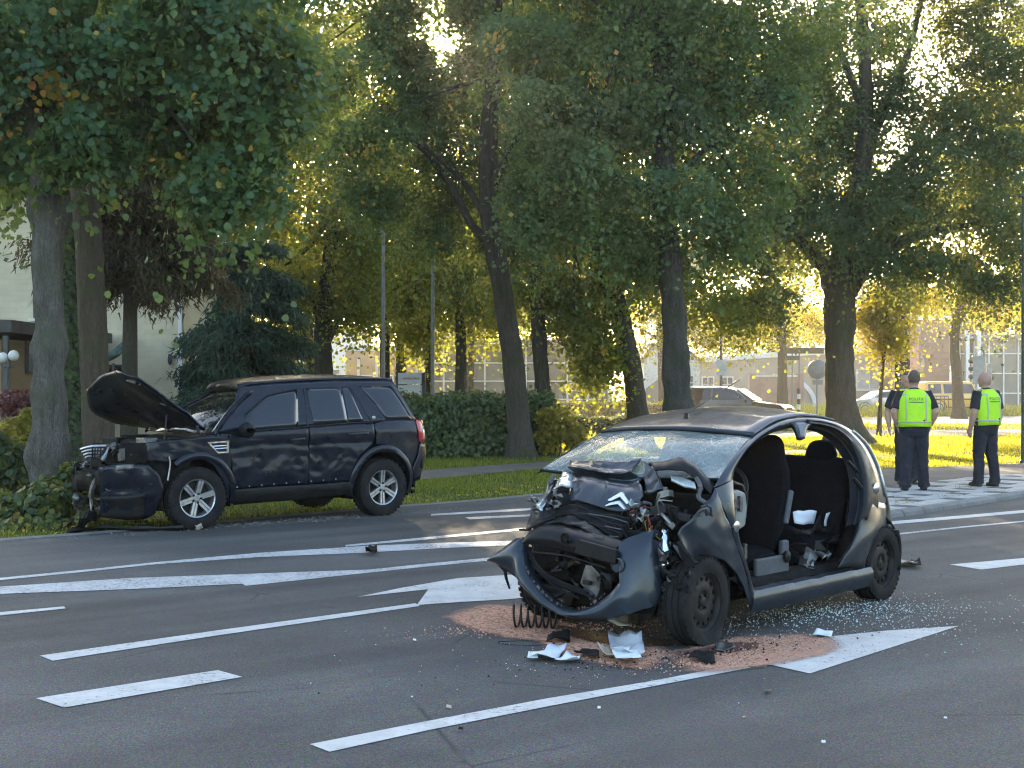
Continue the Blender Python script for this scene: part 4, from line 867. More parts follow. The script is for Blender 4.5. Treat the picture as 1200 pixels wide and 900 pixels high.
# white two-panel sign; its red lettering is too small to read in the photograph
def board():
    Y = 42; a = at(466.5, 437, Y); b = at(495, 463, Y); W = b.x - a.x
    r = empty('white_sign', ((a.x + b.x) / 2, Y, 0), 0, 'white two-panel sign board with small red lettering above the hedge', 'sign')
    zt = a.z; zb = .55; M['sign_white'] = simple('sign_white', (.62, .62, .62), (.55, .55, .56), .5, scale=5, bmp=.03); M['sign_red'] = simple('sign_red', (.50, .07, .07), (.4, .06, .06), .5, scale=5, bmp=.03)
    hm = (zt - 1.2) / 1
    part(r, 'upper_panel', 'sign_white', (0, 0, zt - .17), (W, .06, .34)); part(r, 'lower_panel', 'sign_white', (0, 0, zt - .56), (W, .06, .38))
    for x in (-W / 2 - .025, W / 2 + .03): part(r, 'post', 'dark_frame', (x, .02, zt / 2), (.06 if x < 0 else .11, .1, zt))
    rn = random.Random(3); x = -W * .27; k = MB()
    while x < W * .30:
        w_ = rn.choice((.022, .03, .026)); 
        if rn.random() < .15: x += .03
        h_ = rn.choice((.05, .075, .05, .065)); k.box((x, -.034, zt - .20 + h_ / 2), (.009, .008, h_)); k.box((x + w_ / 2, -.034, zt - .20 + rn.choice((.005, .028, .045))), (w_, .0075, .010)); k.box((x + w_ - .004, -.0345, zt - .20 + .024), (.009, .007, .048)); x += w_ + .014
    t_ = k.build('lettering', M['sign_red'], r, smooth=None); t_['kind'] = 'stuff'
board()
def round_sign():
    Y = 54; r = pole_thing('round_traffic_sign', 'round traffic sign seen from behind with a small plate below', 'traffic sign', 957.5, Y, 2.62, .035, 'galv')
    z = at(957, 433, Y).z; k = MB(); k.lathe([(.0005, .02), (.36, .02), (.385, .01), (.385, -.02), (.36, -.025), (.0005, -.012)], Matrix.Translation((0, -.06, z)) @ Matrix.Rotation(math.radians(90), 4, 'X'), 30); k.build('sign_disc', M['galv'], r, smooth=30)
    part(r, 'sub_plate', 'galv', (0, -.06, at(957, 448, Y).z), (.42, .03, .19))
    for zz in (.12, -.12): part(r, 'clamp', 'dark_frame', (0, -.045, z + zz), (.3, .03, .05))
round_sign()
def finger_sign():
    Y = 60; c = at(935, 500, Y); r = empty('direction_sign', (c.x, Y, 0), 0, 'brown direction sign boards on two posts behind the round sign', 'sign')
    M['brown_board'] = simple('brown_board', (.12, .10, .055), (.09, .08, .045), .6, scale=5, bmp=.03)
    z = at(930, 411, Y).z
    for x in (-.25, .06): k = MB(); k.tube([(x, 0, 0), (x, 0, z + .1)], .03, 8); k.build('post', M['galv'], r)
    part(r, 'board', 'brown_board', (.25, -.06, z), (1.75, .04, .26)); part(r, 'board', 'brown_board', (-.25, -.06, z - .32), (.6, .04, .2))
finger_sign()
def striped_post():
    Y = 57; c = at(936, 500, Y); r = empty('striped_post', (c.x, Y, 0), 0, 'black and white banded post below the direction sign', 'post')
    for i in range(7): k = MB(); k.lathe([(.001, i * .22), (.075, i * .22), (.075, i * .22 + .219), (.001, i * .22 + .219)], None, 12); k.build('band', M['white_frame' if i % 2 else 'dark_frame'], r, smooth=30)
striped_post()
def traffic_light():
    Y = 66; c = at(1149, 500, Y); r = pole_thing('traffic_light', 'grey traffic light seen from the side behind the bald policeman', 'traffic light', 1153, Y, 3.4, .07, 'galv')
    M['tl_grey'] = simple('signal_backboard', (.30, .33, .34), (.24, .27, .28), .5, scale=5, bmp=.04)
    part(r, 'backboard', 'tl_grey', (-.26, 0, 2.45), (.62, .18, 1.35), bevel=.04); part(r, 'signal_head', 'tl_grey', (.24, 0, 2.3), (.22, .26, .9), bevel=.03)
    for z in (2.85, 2.48, 2.1):
        k = MB(); k.lathe([(.10, 0), (.10, .16), (.088, .16), (.088, 0)], Matrix.Translation((-.56, 0, z)) @ Matrix.Rotation(math.radians(-90), 4, 'Y'), 14); k.build('visor', M['dark_frame'], r)
traffic_light()
def banner():
    Y = 84; c = at(1073, 500, Y); r = pole_thing('banner', 'narrow pink banner on a pole beside the round wall sign', 'banner', 1078, Y, 5.4, .05, 'galv')
    k = MB(); k.grid([[Vector((-.75 + .7 * i / 5, .05 * math.sin(i * 1.7 + j * .5), 2.6 + 2.5 * j / 8)) for i in range(6)] for j in range(9)]); k.build('cloth', simple('pink_cloth', (.5, .22, .20), (.58, .42, .40), .9, scale=2), r, solid=.01)
banner()
for i, (px, Y, L, hgt, lb) in enumerate([(700, 76, 5.2, 1.5, 'white site fence with dark swags left of the white building'), (1085, 78, 2.6, 1.1, 'low dark railing behind the silver car')]):
    c = at(px, 500, Y); r = empty('railing', (c.x, Y, 0), 0, lb, 'fence'); mt = 'white_frame' if i == 0 else 'dark_frame'
    for z in (.15, hgt): part(r, 'rail', mt, (0, 0, z), (L, .05, .06))
    nb = int(L / .22)
    for j in range(nb + 1): part(r, 'bar', mt, (-L / 2 + L * j / nb, 0, hgt / 2), (.035, .035, hgt - .08))
    if i == 0:
        for x in (-1.6, .1): k = MB(); k.grid([[Vector((x + 1.4 * u / 8 - .7, -.06 - .03 * math.sin(u * 2), 1.35 - t_ * (.55 + .35 * math.sin(math.pi * u / 8)))) for u in range(9)] for t_ in (0, .35, .7, 1)]); k.build('swag', M['dark_frame'], r, solid=.01)
# ------------------------------------------------------------------ car materials
def m_paint_car(name, base, rough=0.3, metal=0.5, coat=1.0, scuff=None, dirt=0.25, spec=.5):
    m, nt, out = nodes(name)
    d = tex(nt, 'noise', 3.0, 6, 0.65)
    col = mixc(nt, ramp(nt, d, [(0.45, 0.0), (0.75, dirt)]), base, (0.16, 0.15, 0.135))
    rg = ramp(nt, tex(nt, 'noise', 7, 5, .7), [(0.3, rough * 0.8), (0.75, min(1, rough * 1.9))])
    if scuff:
        s = tex(nt, 'noise', 9.0, 9, 0.78, stretch=(0.22, 1, 3.4)); msk = tex(nt, 'noise', 2.2, 4)
        f = math_(nt, 'MULTIPLY', ramp(nt, s, [(0.60, 0.0), (0.66, .75)]), ramp(nt, msk, [(0.50, 0.0), (0.60, 1.0)]))
        col = mixc(nt, f, col, scuff); rg = mixc(nt, f, rg, (0.7, 0.7, 0.7))
    pbr(nt, out, col, rg, metal, spec, bump(nt, tex(nt, 'noise', 1.8, 3), 0.12, 0.03), coat, coat_rough=0.06); return m
M['c_paint'] = m_paint_car('hatchback_paint', (0.018, 0.026, 0.036), 0.30, 0.3, dirt=.05, coat=.45, spec=.3)
M['s_paint'] = m_paint_car('off_road_paint', (0.0055, 0.008, 0.015), 0.26, 0.1, dirt=0.03, coat=.35, spec=.22)
M['s_scuff'] = m_paint_car('off_road_paint_scuffed', (0.0055, 0.008, 0.015), 0.28, 0.1, scuff=(0.10, 0.135, 0.13), dirt=0.03, coat=.30, spec=.2)
M['c_scuff'] = m_paint_car('hatchback_paint_scuffed', (0.020, 0.028, 0.038), 0.34, 0.45, scuff=(0.13, 0.14, 0.15), dirt=.10, coat=.5, spec=.35)
M['black_plastic'] = simple('black_plastic', (0.008, 0.008, 0.009), (0.016, 0.0155, 0.015), 0.42, scale=7, bmp=.25, bscale=90, spec=.18)
M['rough_black'] = simple('dusty_black', (0.005, 0.005, 0.0055), (0.014, 0.013, 0.012), 0.75, scale=10, bmp=.5, bscale=35, dist=.01, spec=.12)
M['tyre'] = simple('tyre_rubber', (0.010, 0.010, 0.0105), (0.020, 0.019, 0.018), 0.8, scale=9, bmp=.3, bscale=70, spec=.15)
M['steel_black'] = simple('black_steel_wheel', (0.012, 0.012, 0.013), (0.028, 0.025, 0.022), 0.5, 0.15, scale=14, spec=.2)
M['alloy'] = simple('alloy_wheel', (0.42, 0.42, 0.43), (0.28, 0.28, 0.28), 0.36, 0.8, scale=16, bmp=.05)
M['badge'] = simple('bright_badge', (0.72, 0.74, 0.77), (0.6, 0.62, 0.64), 0.25, .35, scale=9, bmp=0, coat=.6)
M['chrome'] = simple('chrome', (0.75, 0.76, 0.78), (0.6, 0.6, 0.62), 0.15, 1.0, scale=9, bmp=.03)
M['bare_metal'] = simple('torn_metal', (0.22, 0.215, 0.21), (0.08, 0.075, 0.07), 0.42, 0.8, scale=13, bmp=.3, bscale=40)
M['seat'] = simple('seat_cloth', (0.004, 0.0043, 0.006), (0.007, 0.0073, 0.010), 0.9, scale=14, bmp=.4, bscale=260, spec=.06)
M['grey_trim'] = simple('grey_trim', (0.075, 0.082, 0.09), (0.055, 0.06, 0.066), 0.6, scale=8)
M['beige_trim'] = simple('pale_grey_trim', (0.23, 0.235, 0.22), (0.16, 0.165, 0.155), 0.6, scale=8)
M['belt'] = simple('seat_belt', (0.06, 0.068, 0.08), (0.05, 0.056, 0.068), 0.8, scale=20)
M['paper'] = simple('paper', (0.72, 0.75, 0.80), (0.60, 0.64, 0.72), 0.9, scale=10, bmp=.2, bscale=30, dist=.01)
def m_glass(name, tint, alpha, rough=0.03, crack=0.0, white=(0.6, 0.68, 0.66)):
    m, nt, out = nodes(name)
    p = pbr(nt, None, tint, rough, 0, 0.6)
    t = N(nt, 'ShaderNodeBsdfTransparent'); t.inputs[0].default_value = (0.80, 0.88, 0.86, 1)
    fac = N(nt, 'ShaderNodeMath', operation='MULTIPLY'); fac.inputs[0].default_value = alpha; fac.inputs[1].default_value = 1
    src = fac.outputs[0]
    if crack:
        e = tex(nt, 'edge', 26, coord='Object'); e2 = tex(nt, 'edge', 7, coord='Object'); nn = tex(nt, 'noise', 2.6, 4)
        k = math_(nt, 'MAXIMUM', ramp(nt, e, [(0.0, 0.75), (0.05, 0.0)]), ramp(nt, e2, [(0.0, 1.0), (0.02, 0.0)]))
        k = math_(nt, 'MULTIPLY', k, ramp(nt, nn, [(0.35, 0.35), (0.62, 1.0)]))
        col = mixc(nt, k, tint, white); nt.links.new(col, p.inputs['Base Color'])
        src = math_(nt, 'MAXIMUM', math_(nt, 'MULTIPLY', k, 0.9), math_(nt, 'MULTIPLY', ramp(nt, nn, [(0.3, 0.6), (0.7, 1.0)]), alpha))
        h = math_(nt, 'ADD', tex(nt, 'cell', 26), math_(nt, 'MULTIPLY', tex(nt, 'noise', 4.0, 4), 2.5))
        nt.links.new(bump(nt, h, 0.35, 0.012), p.inputs['Normal'])
    mx = N(nt, 'ShaderNodeMixShader'); nt.links.new(src, mx.inputs[0]); nt.links.new(t.outputs[0], mx.inputs[1]); nt.links.new(p.outputs[0], mx.inputs[2])
    nt.links.new(mx.outputs[0], out.inputs[0]); return m
M['glass_crack'] = m_glass('shattered_windscreen_glass', (0.30, 0.36, 0.35), 0.62, 0.10, 1.0)
M['glass_dark'] = m_glass('tinted_window_glass', (0.010, 0.013, 0.018), 0.97, 0.03)
M['glass_clear'] = m_glass('clear_window_glass', (0.02, 0.03, 0.03), 0.25, 0.02)
M['glass_screen'] = m_glass('windscreen_glass', (0.012, 0.016, 0.016), 0.75, 0.03)
M['lamp_clear'] = simple('clear_lamp', (0.55, 0.58, 0.57), (0.30, 0.33, 0.33), 0.12, 0.3, scale=16, bmp=.1, coat=1)
M['lamp_red'] = simple('red_lamp', (0.45, 0.02, 0.025), (0.28, 0.012, 0.016), 0.12, 0, scale=20, bmp=.05, coat=1)

class Frame:
    """a car's own axes: xb back from the front axle, y to its left side, z up"""
    def __init__(s, name, fw, rw, track, wb, surf, label, cat):
        a, b = gp(*fw), gp(*rw); d = b - a; s.sc = d.length / wb; s.back = d.normalized(); s.left = Vector((s.back.y, -s.back.x, 0))
        s.o = a - s.left * track * s.sc; s.surf = surf
        s.root = empty(name, s.o, math.atan2(-s.back.y, -s.back.x), label, cat); s.root.scale = (s.sc,) * 3
    def ray(s, px, py):
        d = Vector(((px - 600) / F, 1, -(py - HZ) / F)); A = Vector((0, 0, HC)) - s.o
        return Vector((A.dot(s.back), A.dot(s.left), A.z)) / s.sc, Vector((d.dot(s.back), d.dot(s.left), d.z)) / s.sc
    def S(s, px, py, y): l, d = s.ray(px, py); return l + d * ((y - l.y) / d.y)
    def X(s, px, py, x): l, d = s.ray(px, py); return l + d * ((x - l.x) / d.x)
    def Z(s, px, py, z): l, d = s.ray(px, py); return l + d * ((z - l.z) / d.z)
    def T(s, px, py, off=0.0):
        y = 0.75
        for _ in range(12): p = s.S(px, py, y); y = 0.5 * y + 0.5 * (s.surf(p.x, p.z) + off)
        p = s.S(px, py, y); return p
    def side(s, b, t, l, r, nu, nv, dent=None, off=0.0):
        """panel lying on the car's side surface; the four edges are pixel lists"""
        e = [[s.T(*p) for p in q] for q in (b, t, l, r)]
        def fn(p, u, v):
            y = s.surf(p.x, p.z) + off + (dent(p, u, v) if dent else 0.0); return Vector((p.x, y, p.z))
        return coons(*e, nu, nv, fn)
def Lx(rows): return [[(-p[0], p[1], p[2]) for p in r] for r in rows]
def mirror(pts): return [Vector((p[0], -p[1], p[2])) for p in pts]
class CB(MB):
    """builder in car axes (xb, y, z); flips xb into the object's forward axis when built"""
    def build(s, *a, **k):
        s.v = [(-x, y, z) for x, y, z in s.v]; s.f = [f[::-1] for f in s.f]; return MB.build(s, *a, **k)

def shard(k, c, size, seed, m=0, n=5, rot=None, amp=0.35):
    """a torn, crumpled plate"""
    r = random.Random(seed); q = rot or Matrix.Rotation(r.uniform(0, 6.28), 3, 'Z') @ Matrix.Rotation(r.uniform(-1.4, 1.4), 3, 'X') @ Matrix.Rotation(r.uniform(-1, 1), 3, 'Y')
    rows = []
    for j in range(n):
        row = []
        for i in range(n):
            u, v = i / (n - 1) - .5, j / (n - 1) - .5
            p = Vector((u * size[0] * (1 + r.uniform(-.25, .25)), v * size[1] * (1 + r.uniform(-.25, .25)), amp * size[0] * noise.noise(Vector((u * 3 + seed, v * 3, seed * .7))) + r.uniform(-.04, .04) * size[0]))
            row.append(Vector(c) + q @ p)
        rows.append(row)
    k.grid(rows, m)

def wheel(fr, xb, y, zc, r, w, style, side=1, steer=0.0, flat=0.0, camber=0.0, spin=0.0):
    """wheel > tyre, rim"""
    Mx = Matrix.Translation((-xb, y, zc)) @ Matrix.Rotation(-steer, 4, 'Z') @ Matrix.Rotation(camber, 4, 'X') @ Matrix.Rotation(math.radians(-90 * side), 4, 'X') @ Matrix.Rotation(spin, 4, 'Z')
    rr = r * (0.62 if style == 'alloy' else 0.645)          # rim radius
    hub = MB(); hub.lathe([(0.001, -w * .32), (rr * .9, -w * .32), (rr * .9, -w * .1), (0.001, -w * .1)], Mx, 20)
    wh = hub.build('wheel', M['rough_black'], fr.root, smooth=30)
    ty = MB()
    prof = [(rr * 1.0, -w * .46), (rr * 1.1, -w * .5), (r * .88, -w * .52), (r * .965, -w * .46), (r * .992, -w * .34)]
    g = 0.007 * r / .3
    for a in (-.25, 0.0, .25): prof += [(r, w * (a - .055)), (r - g, w * (a - .05)), (r - g, w * (a + .05)), (r, w * (a + .055))] if True else []
    prof += [(r * .992, w * .34), (r * .965, w * .46), (r * .88, w * .52), (rr * 1.1, w * .5), (rr * 1.0, w * .46), (rr * .97, w * .38)]
    ty.lathe(prof, Mx, 56)
    # tread lugs
    for j in range(40):
        a = 2 * math.pi * j / 40
        for s_ in (-1, 1):
            q = Mx @ Matrix.Rotation(a + (0.08 if s_ > 0 else 0), 4, 'Z') @ Matrix.Translation((r * .985, 0, s_ * w * .43))
            ty.box((0, 0, 0), (.001, .001, .001)) if False else None
            b = MB().box((0, 0, 0), (r * .035, r * .09, w * .10)); ty.add([q @ Vector(v) for v in b.v], b.f)
    if flat:
        ty.v = [(x, yv + (0.05 * side * max(0, (flat - z)) / max(flat, .01) if z < flat else 0) * (1 if True else 0), max(z, 0.004 + 0.06 * max(0, min(1, (0.02 - z) / .05)) * 0)) if z < flat else (x, yv, z) for x, yv, z in ty.v]
    else: ty.v = [(x, yv, max(z, 0.0)) for x, yv, z in ty.v]
    ty.build('tyre', M['tyre'], wh, smooth=35)
    rm = MB()
    if style == 'alloy':
        rm.lathe([(rr * .99, -w * .4), (rr * .90, -w * .3), (rr * .88, w * .25), (rr * .93, w * .40), (rr * 1.0, w * .44), (rr * 1.01, w * .40)], Mx, 40)
        for k in range(6):
            for s_ in (-1, 1):
                a = k * math.pi / 3; c, sn = math.cos(a), math.sin(a)
                def pt(rad, t, h): return Mx @ Vector((c * rad - sn * t, sn * rad + c * t, h))
                rI, rO = rr * .16, rr * .93
                o1, o2 = s_ * rr * .030, s_ * rr * .150; i1, i2 = s_ * rr * .025, s_ * rr * .13
                h0, h1 = w * .34, w * .40
                rm.add([pt(rI, i1, h0), pt(rI, i2, h0), pt(rO, o2, h1), pt(rO, o1, h1), pt(rI, i1, h0 - .05), pt(rI, i2, h0 - .05), pt(rO, o2, h1 - .05), pt(rO, o1, h1 - .05)],
                       [(0, 1, 2, 3), (7, 6, 5, 4), (0, 3, 7, 4), (1, 5, 6, 2), (0, 4, 5, 1), (3, 2, 6, 7)])
                rm.add([pt(rI, 0, h0 - .012), pt(rI, i1, h0 - .012), pt(rO, o1, h1 - .018), pt(rO, 0, h1 - .018)], [(0, 1, 2, 3)])
        rm.lathe([(0.001, w * .37), (rr * .13, w * .37), (rr * .15, w * .35), (rr * .29, w * .33), (rr * .31, w * .2)], Mx, 24)
        rim = rm.build('rim', M['alloy'], wh, smooth=30)
        lg = MB()
        for k in range(5):
            a = k * 2 * math.pi / 5 + .3
            q = Mx @ Matrix.Translation((math.cos(a) * rr * .235, math.sin(a) * rr * .235, w * .33)); lg.lathe([(rr * .06, -.01), (rr * .06, .012), (rr * .03, .014), (.0005, .014)], q, 10)
        for k in range(5): pass
        lg.build('wheel_nuts', M['rough_black'], wh, smooth=30)
        dk = MB(); dk.disc(rr * .88, w * .0, Mx, 32); dk.lathe([(rr * .18, w * .05), (rr * .62, w * .05), (rr * .62, w * .02)], Mx, 32); dk.build('brake_disc', M['steel_black'], wh)
    else:
        rm.lathe([(rr * 1.0, -w * .35), (rr * .9, -w * .3), (rr * .9, w * .26), (rr * .97, w * .40), (rr * 1.0, w * .43), (rr * 1.015, w * .38)], Mx, 40)
        # pressed disc with a ring of round holes
        nh = 14; r1, r2 = rr * .66, rr * .90; R_ = []
        for k in range(nh):
            a = 2 * math.pi * k / nh; hw = math.pi / nh; hc = (r1 + r2) / 2; hr = (r2 - r1) * .34
            ring = [(r1, -hw), (r1, 0), (r1, hw), (hc, hw), (r2, hw), (r2, 0), (r2, -hw), (hc, -hw)]
            ang = [math.atan2(hw * hc * (t / hw), q - hc) for q, t in ring]
            outer = [Mx @ Vector((q * math.cos(a + t), q * math.sin(a + t), w * (.28 if q < hc + .001 else .24))) for q, t in ring]
            inner = []
            for q, t in ring:
                th = math.atan2(t * hc, q - hc); cx = hc + hr * math.cos(th); cy_ = hr * math.sin(th)
                inner.append(Mx @ (Matrix.Rotation(a, 4, 'Z') @ Vector((cx, cy_, w * .255))))
            deep = [p + (Mx.to_3x3() @ Vector((0, 0, -.02))) for p in inner]
            b = outer + inner + deep
            rm.add(b, [(j, (j + 1) % 8, 8 + (j + 1) % 8, 8 + j) for j in range(8)] + [(8 + j, 8 + (j + 1) % 8, 16 + (j + 1) % 8, 16 + j) for j in range(8)])
        rm.lathe([(r2, w * .24), (rr * .96, w * .20)], Mx, 28)
        rm.lathe([(r1, w * .28), (rr * .52, w * .33), (rr * .40, w * .31), (rr * .30, w * .22), (rr * .20, w * .22), (rr * .17, w * .30), (rr * .12, w * .33), (.001, w * .33)], Mx, 28)
        for k in range(4):
            a = k * math.pi / 2 + .4; q = Mx @ Matrix.Translation((math.cos(a) * rr * .28, math.sin(a) * rr * .28, w * .23)); rm.lathe([(rr * .05, 0), (rr * .05, .018), (.0005, .02)], q, 8)
        rm.build('rim', M['steel_black'], wh, smooth=30)
    return wh

# ================================================================== the wrecked hatchback
def c_surf(x, z):
    y = 0.80
    if z > 0.72: y -= 0.235 * ((z - 0.72) / 0.65) ** 1.5
    if z < 0.30: y -= 0.25 * (0.30 - z) ** 1.2
    if x < 0.15: y -= 0.16 * ((0.15 - x) / 0.6) ** 2
    if x > 1.9: y -= 0.13 * ((x - 1.9) / 0.7) ** 2
    return y
C = Frame('hatchback_car', (815, 753), (1025, 702), 0.70, 2.34, c_surf, 'wrecked dark grey hatchback with crushed front and both left doors cut away', 'car')
def z2(*p): return [(780 + u / 3, 460 + v / 3) for u, v in p]
def qa(u, v, x): return C.X(590 + u / 7.5, 520 + v / 7.5, x)
def qb(u, v, x): return C.X(700 + u / 7.5, 520 + v / 7.5, x)
def qc(u, v, x): return C.X(720 + u / 5.293, 600 + v / 5.294, x)
def qd(u, v, x): return C.X(570 + u / 6.427, 600 + v / 6.429, x)
def hatchback():
    r0 = C.root
    T = lambda u, v, off=0.0: C.T(780 + u / 3, 460 + v / 3, off)
    # roof rail and pillar band around the missing doors
    outer = [(168, 335), (212, 264), (262, 198), (322, 143), (400, 100), (480, 86), (560, 93), (632, 119), (692, 168), (724, 215), (748, 270), (764, 330), (776, 385)]
    inner = [(236, 306), (246, 266), (282, 208), (328, 164), (392, 129), (474, 111), (560, 122), (612, 149), (652, 196), (679, 250), (692, 330), (690, 400), (676, 462)]
    RO = [T(*p) for p in outer]; RI = [T(*p) for p in inner]
    so = resample(spline(RO, 6), 61); si = resample(spline(RI, 6), 61)
    for sgn in (1, -1):
        k = CB(); rows = []
        for a, b in zip(so, si):
            row = []
            for j in range(6):
                t = j / 5; p = a.lerp(b, t); bul = math.sin(math.pi * t) * 0.022
                row.append(Vector((p.x, (p.y + bul) * sgn, p.z + bul * .4)))
            q = Vector((b.x, (b.y - 0.05) * sgn, b.z - 0.006)); row.append(q); row.append(Vector((b.x, (b.y - 0.10) * sgn, b.z - .03)))
            rows.append(row)
        k.grid(rows); k.build('door_frame', M['c_paint'], r0, smooth=45)
        k = CB(); k.tube([Vector((p.x, (p.y - .035) * sgn, p.z - .012)) for p in si], .014, 6); k.build('door_seal', M['black_plastic'], r0)
    k = CB(); k.grid([[a.lerp(b, t) + Vector((0, o_, 0)) for t, o_ in ((.30, .014), (.45, .030), (.62, .022), (.82, .027), (1.0, .004))] for a, b in list(zip(so, si))[31:]]); k.build('aperture_step', M['black_plastic'], r0, solid=.006, smooth=40)
    # stub of the cut centre pillar hanging from the rail
    k = CB(); k.grid(C.side(z2((465, 165), (482, 165)), z2((430, 104), (515, 106)), z2((465, 165), (455, 130), (430, 104)), z2((482, 165), (490, 130), (515, 106)), 5, 6, off=.004))
    k.build('pillar_stub', M['c_paint'], r0, solid=.03)
    # roof
    def crown(a, b, h, n=13): return [a.lerp(b, i / (n - 1)) + Vector((0, 0, h * (1 - (2 * i / (n - 1) - 1) ** 2))) for i in range(n)]
    ia, ib = 15, 40
    left = so[ia:ib + 1]; right = mirror(left)
    hdr = crown(left[0], right[0], 0.034); hdr = [p + Vector((-.06 * (1 - (2 * i / 12 - 1) ** 2), 0, 0)) for i, p in enumerate(hdr)]
    rr_ = crown(left[-1], right[-1], 0.05)
    k = CB(); k.grid(coons(left, right, hdr, rr_, 26, 15, lambda p, u, v: p + Vector((0, 0, 0.010 * math.sin(math.pi * v) * math.sin(math.pi * u) + .006 * nz(p, 5)))))
    k.build('roof', M['c_paint'], r0, solid=.02, off=-1)
    k = CB(); k.grid(coons(left, right, hdr, rr_, 12, 9, lambda p, u, v: p + Vector((0, 0, 0.0 * math.sin(math.pi * v) * math.sin(math.pi * u) - .05)))); k.build('headliner', M['rough_black'], r0)
    # windscreen, shattered but still in place
    la = so[2:ia + 1]; ra = mirror(la)
    base = crown(la[0], ra[0], 0.0); base = [p + Vector((-.04 * (1 - (2 * i / 12 - 1) ** 2), 0, -.02 * (1 - (2 * i / 12 - 1) ** 2))) for i, p in enumerate(base)]
    k = CB(); k.grid(coons(base, hdr, la, ra, 25, 17, lambda p, u, v: p + Vector((-.02 * math.sin(math.pi * u) * math.sin(math.pi * v) + .006 * nz(p, 6), 0, .035 * math.sin(math.pi * u) * math.sin(math.pi * v) + .010 * nz(p, 4, 3)))))
    k.build('windscreen', M['glass_crack'], r0, smooth=60)
    k = CB(); k.tube([p + Vector((-.004, 0, .006)) for p in hdr], .011, 6); k.tube(base, .012, 6); k.build('windscreen_seal', M['black_plastic'], r0)
    # rear window frame, tailgate and rear bumper
    lb = so[ib:55]; rb = mirror(lb); belt_r = crown(lb[-1], rb[-1], 0.0); belt_r = [p + Vector((.10 * (1 - (2 * i / 12 - 1) ** 2), 0, 0)) for i, p in enumerate(belt_r)]
    k = CB(); k.grid(coons(belt_r, rr_, lb, rb, 15, 9, lambda p, u, v: p + Vector((.05 * math.sin(math.pi * v), 0, 0)))); k.build('rear_window', M['glass_clear'], r0)
    low = [Vector((2.66 - .12 * (2 * i / 12 - 1) ** 2, .74 * (1 - 2 * i / 12), .45)) for i in range(13)]
    k = CB(); k.grid(coons(low, belt_r, [low[0], belt_r[0]], [low[-1], belt_r[-1]], 15, 7, lambda p, u, v: p + Vector((.05 * math.sin(math.pi * v), 0, 0)))); k.build('tailgate', M['c_paint'], r0, solid=.02)
    k = CB(); bt = [Vector((2.74 - .20 * (2 * i / 12 - 1) ** 2, .79 * (1 - 2 * i / 12), .20)) for i in range(13)]; tp = [p + Vector((0, 0, .30)) for p in bt]
    k.grid(coons(bt, tp, [bt[0], tp[0]], [bt[-1], tp[-1]], 15, 6, lambda p, u, v: p + Vector((.04 * math.sin(math.pi * v), 0, 0)))); k.build('rear_bumper', M['black_plastic'], r0, solid=.02)
    # tail lamps
    for sgn in (1, -1):
        k = CB(); rows = []
        for p in so[45:60]:
            rows.append([Vector((p.x + .085 * t - .01, (p.y + .012 + .012 * math.sin(math.pi * t) - .07 * t) * sgn, p.z)) for t in (0, .25, .5, .75, 1)])
        k.grid(rows); k.build('tail_lamp', M['lamp_clear'], r0, smooth=60, solid=.02)
    # front wing, dented
    def dentw(p, u, v): return -0.06 * math.exp(-((u - .12) / .14) ** 2) * (1 - v * .3) + .012 * nz(p, 9, 4) - .02 * math.exp(-(((p.x + .05) / .08) ** 2 + ((p.z - .78) / .09) ** 2))
    k = CB(); k.grid(C.side(z2((100, 604), (150, 574), (205, 588), (252, 636), (282, 705), (297, 770)), z2((52, 500), (110, 432), (150, 380), (176, 336)), z2((100, 604), (80, 560), (52, 500)), z2((297, 770), (296, 700), (256, 560), (205, 420), (176, 336)), 28, 20, dentw))
    k.build('front_wing', M['c_paint'], r0, solid=.006, smooth=60)
    # hinge pillar in front of the door opening
    a = [T(*p) for p in ((172, 338), (192, 380), (216, 432), (252, 545), (288, 645), (300, 765))]; b = [T(*p) for p in ((237, 305), (239, 350), (246, 430), (263, 528), (291, 620), (312, 702))]
    k = CB(); rows = []
    for p, q in zip(resample(spline(a, 5), 22), resample(spline(b, 5), 22)):
        rows.append([p.lerp(q, t) + Vector((0, .012 * math.sin(math.pi * t), 0)) for t in (0, .2, .4, .6, .8, 1)] + [q + Vector((.01, -.05, 0)), q + Vector((.02, -.13, 0))])
    k.grid(rows); k.build('hinge_pillar', M['c_paint'], r0, smooth=50)
    for zt in (.83, .52):
        k = CB(); k.box((.42 if zt > .7 else .47, .70, zt), (.05, .07, .06)); k.box((.45 if zt > .7 else .5, .735, zt), (.03, .03, .10)); k.build('door_hinge', M['bare_metal'], r0, bevel=.006)
    k = CB(); k.lathe([(.035, 0), (.035, .012), (.02, .016), (.0005, .016)], Matrix.Translation(T(245, 471, .0)) @ Matrix.Rotation(math.radians(-90), 4, 'X'), 14); k.build('door_switch', M['chrome'], r0)
    # sill with its step
    k = CB(); rows = []
    for i in range(40):
        x = .50 + 1.62 * i / 39; w = .008 * noise.noise(Vector((x * 7, 1, 0)))
        rows.append([Vector((x, y, z + w * s_)) for y, z, s_ in ((.738, .280, 1.4), (.785, .268, 1.4), (.805, .235, 1), (.800, .18, 1), (.775, .125, 1), (.70, .11, 0))])
    k.grid(rows); k.build('sill', M['c_paint'], r0, smooth=40)
    k = CB(); k.grid([[Vector((.50 + 1.62 * i / 39, y, z + .006 * noise.noise(Vector((i * .5, y * 9, 2))))) for y, z in ((.52, .30), (.56, .325), (.60, .33), (.66, .32), (.69, .292), (.742, .281))] for i in range(40)]); k.build('sill_step', M['rough_black'], r0, smooth=30)
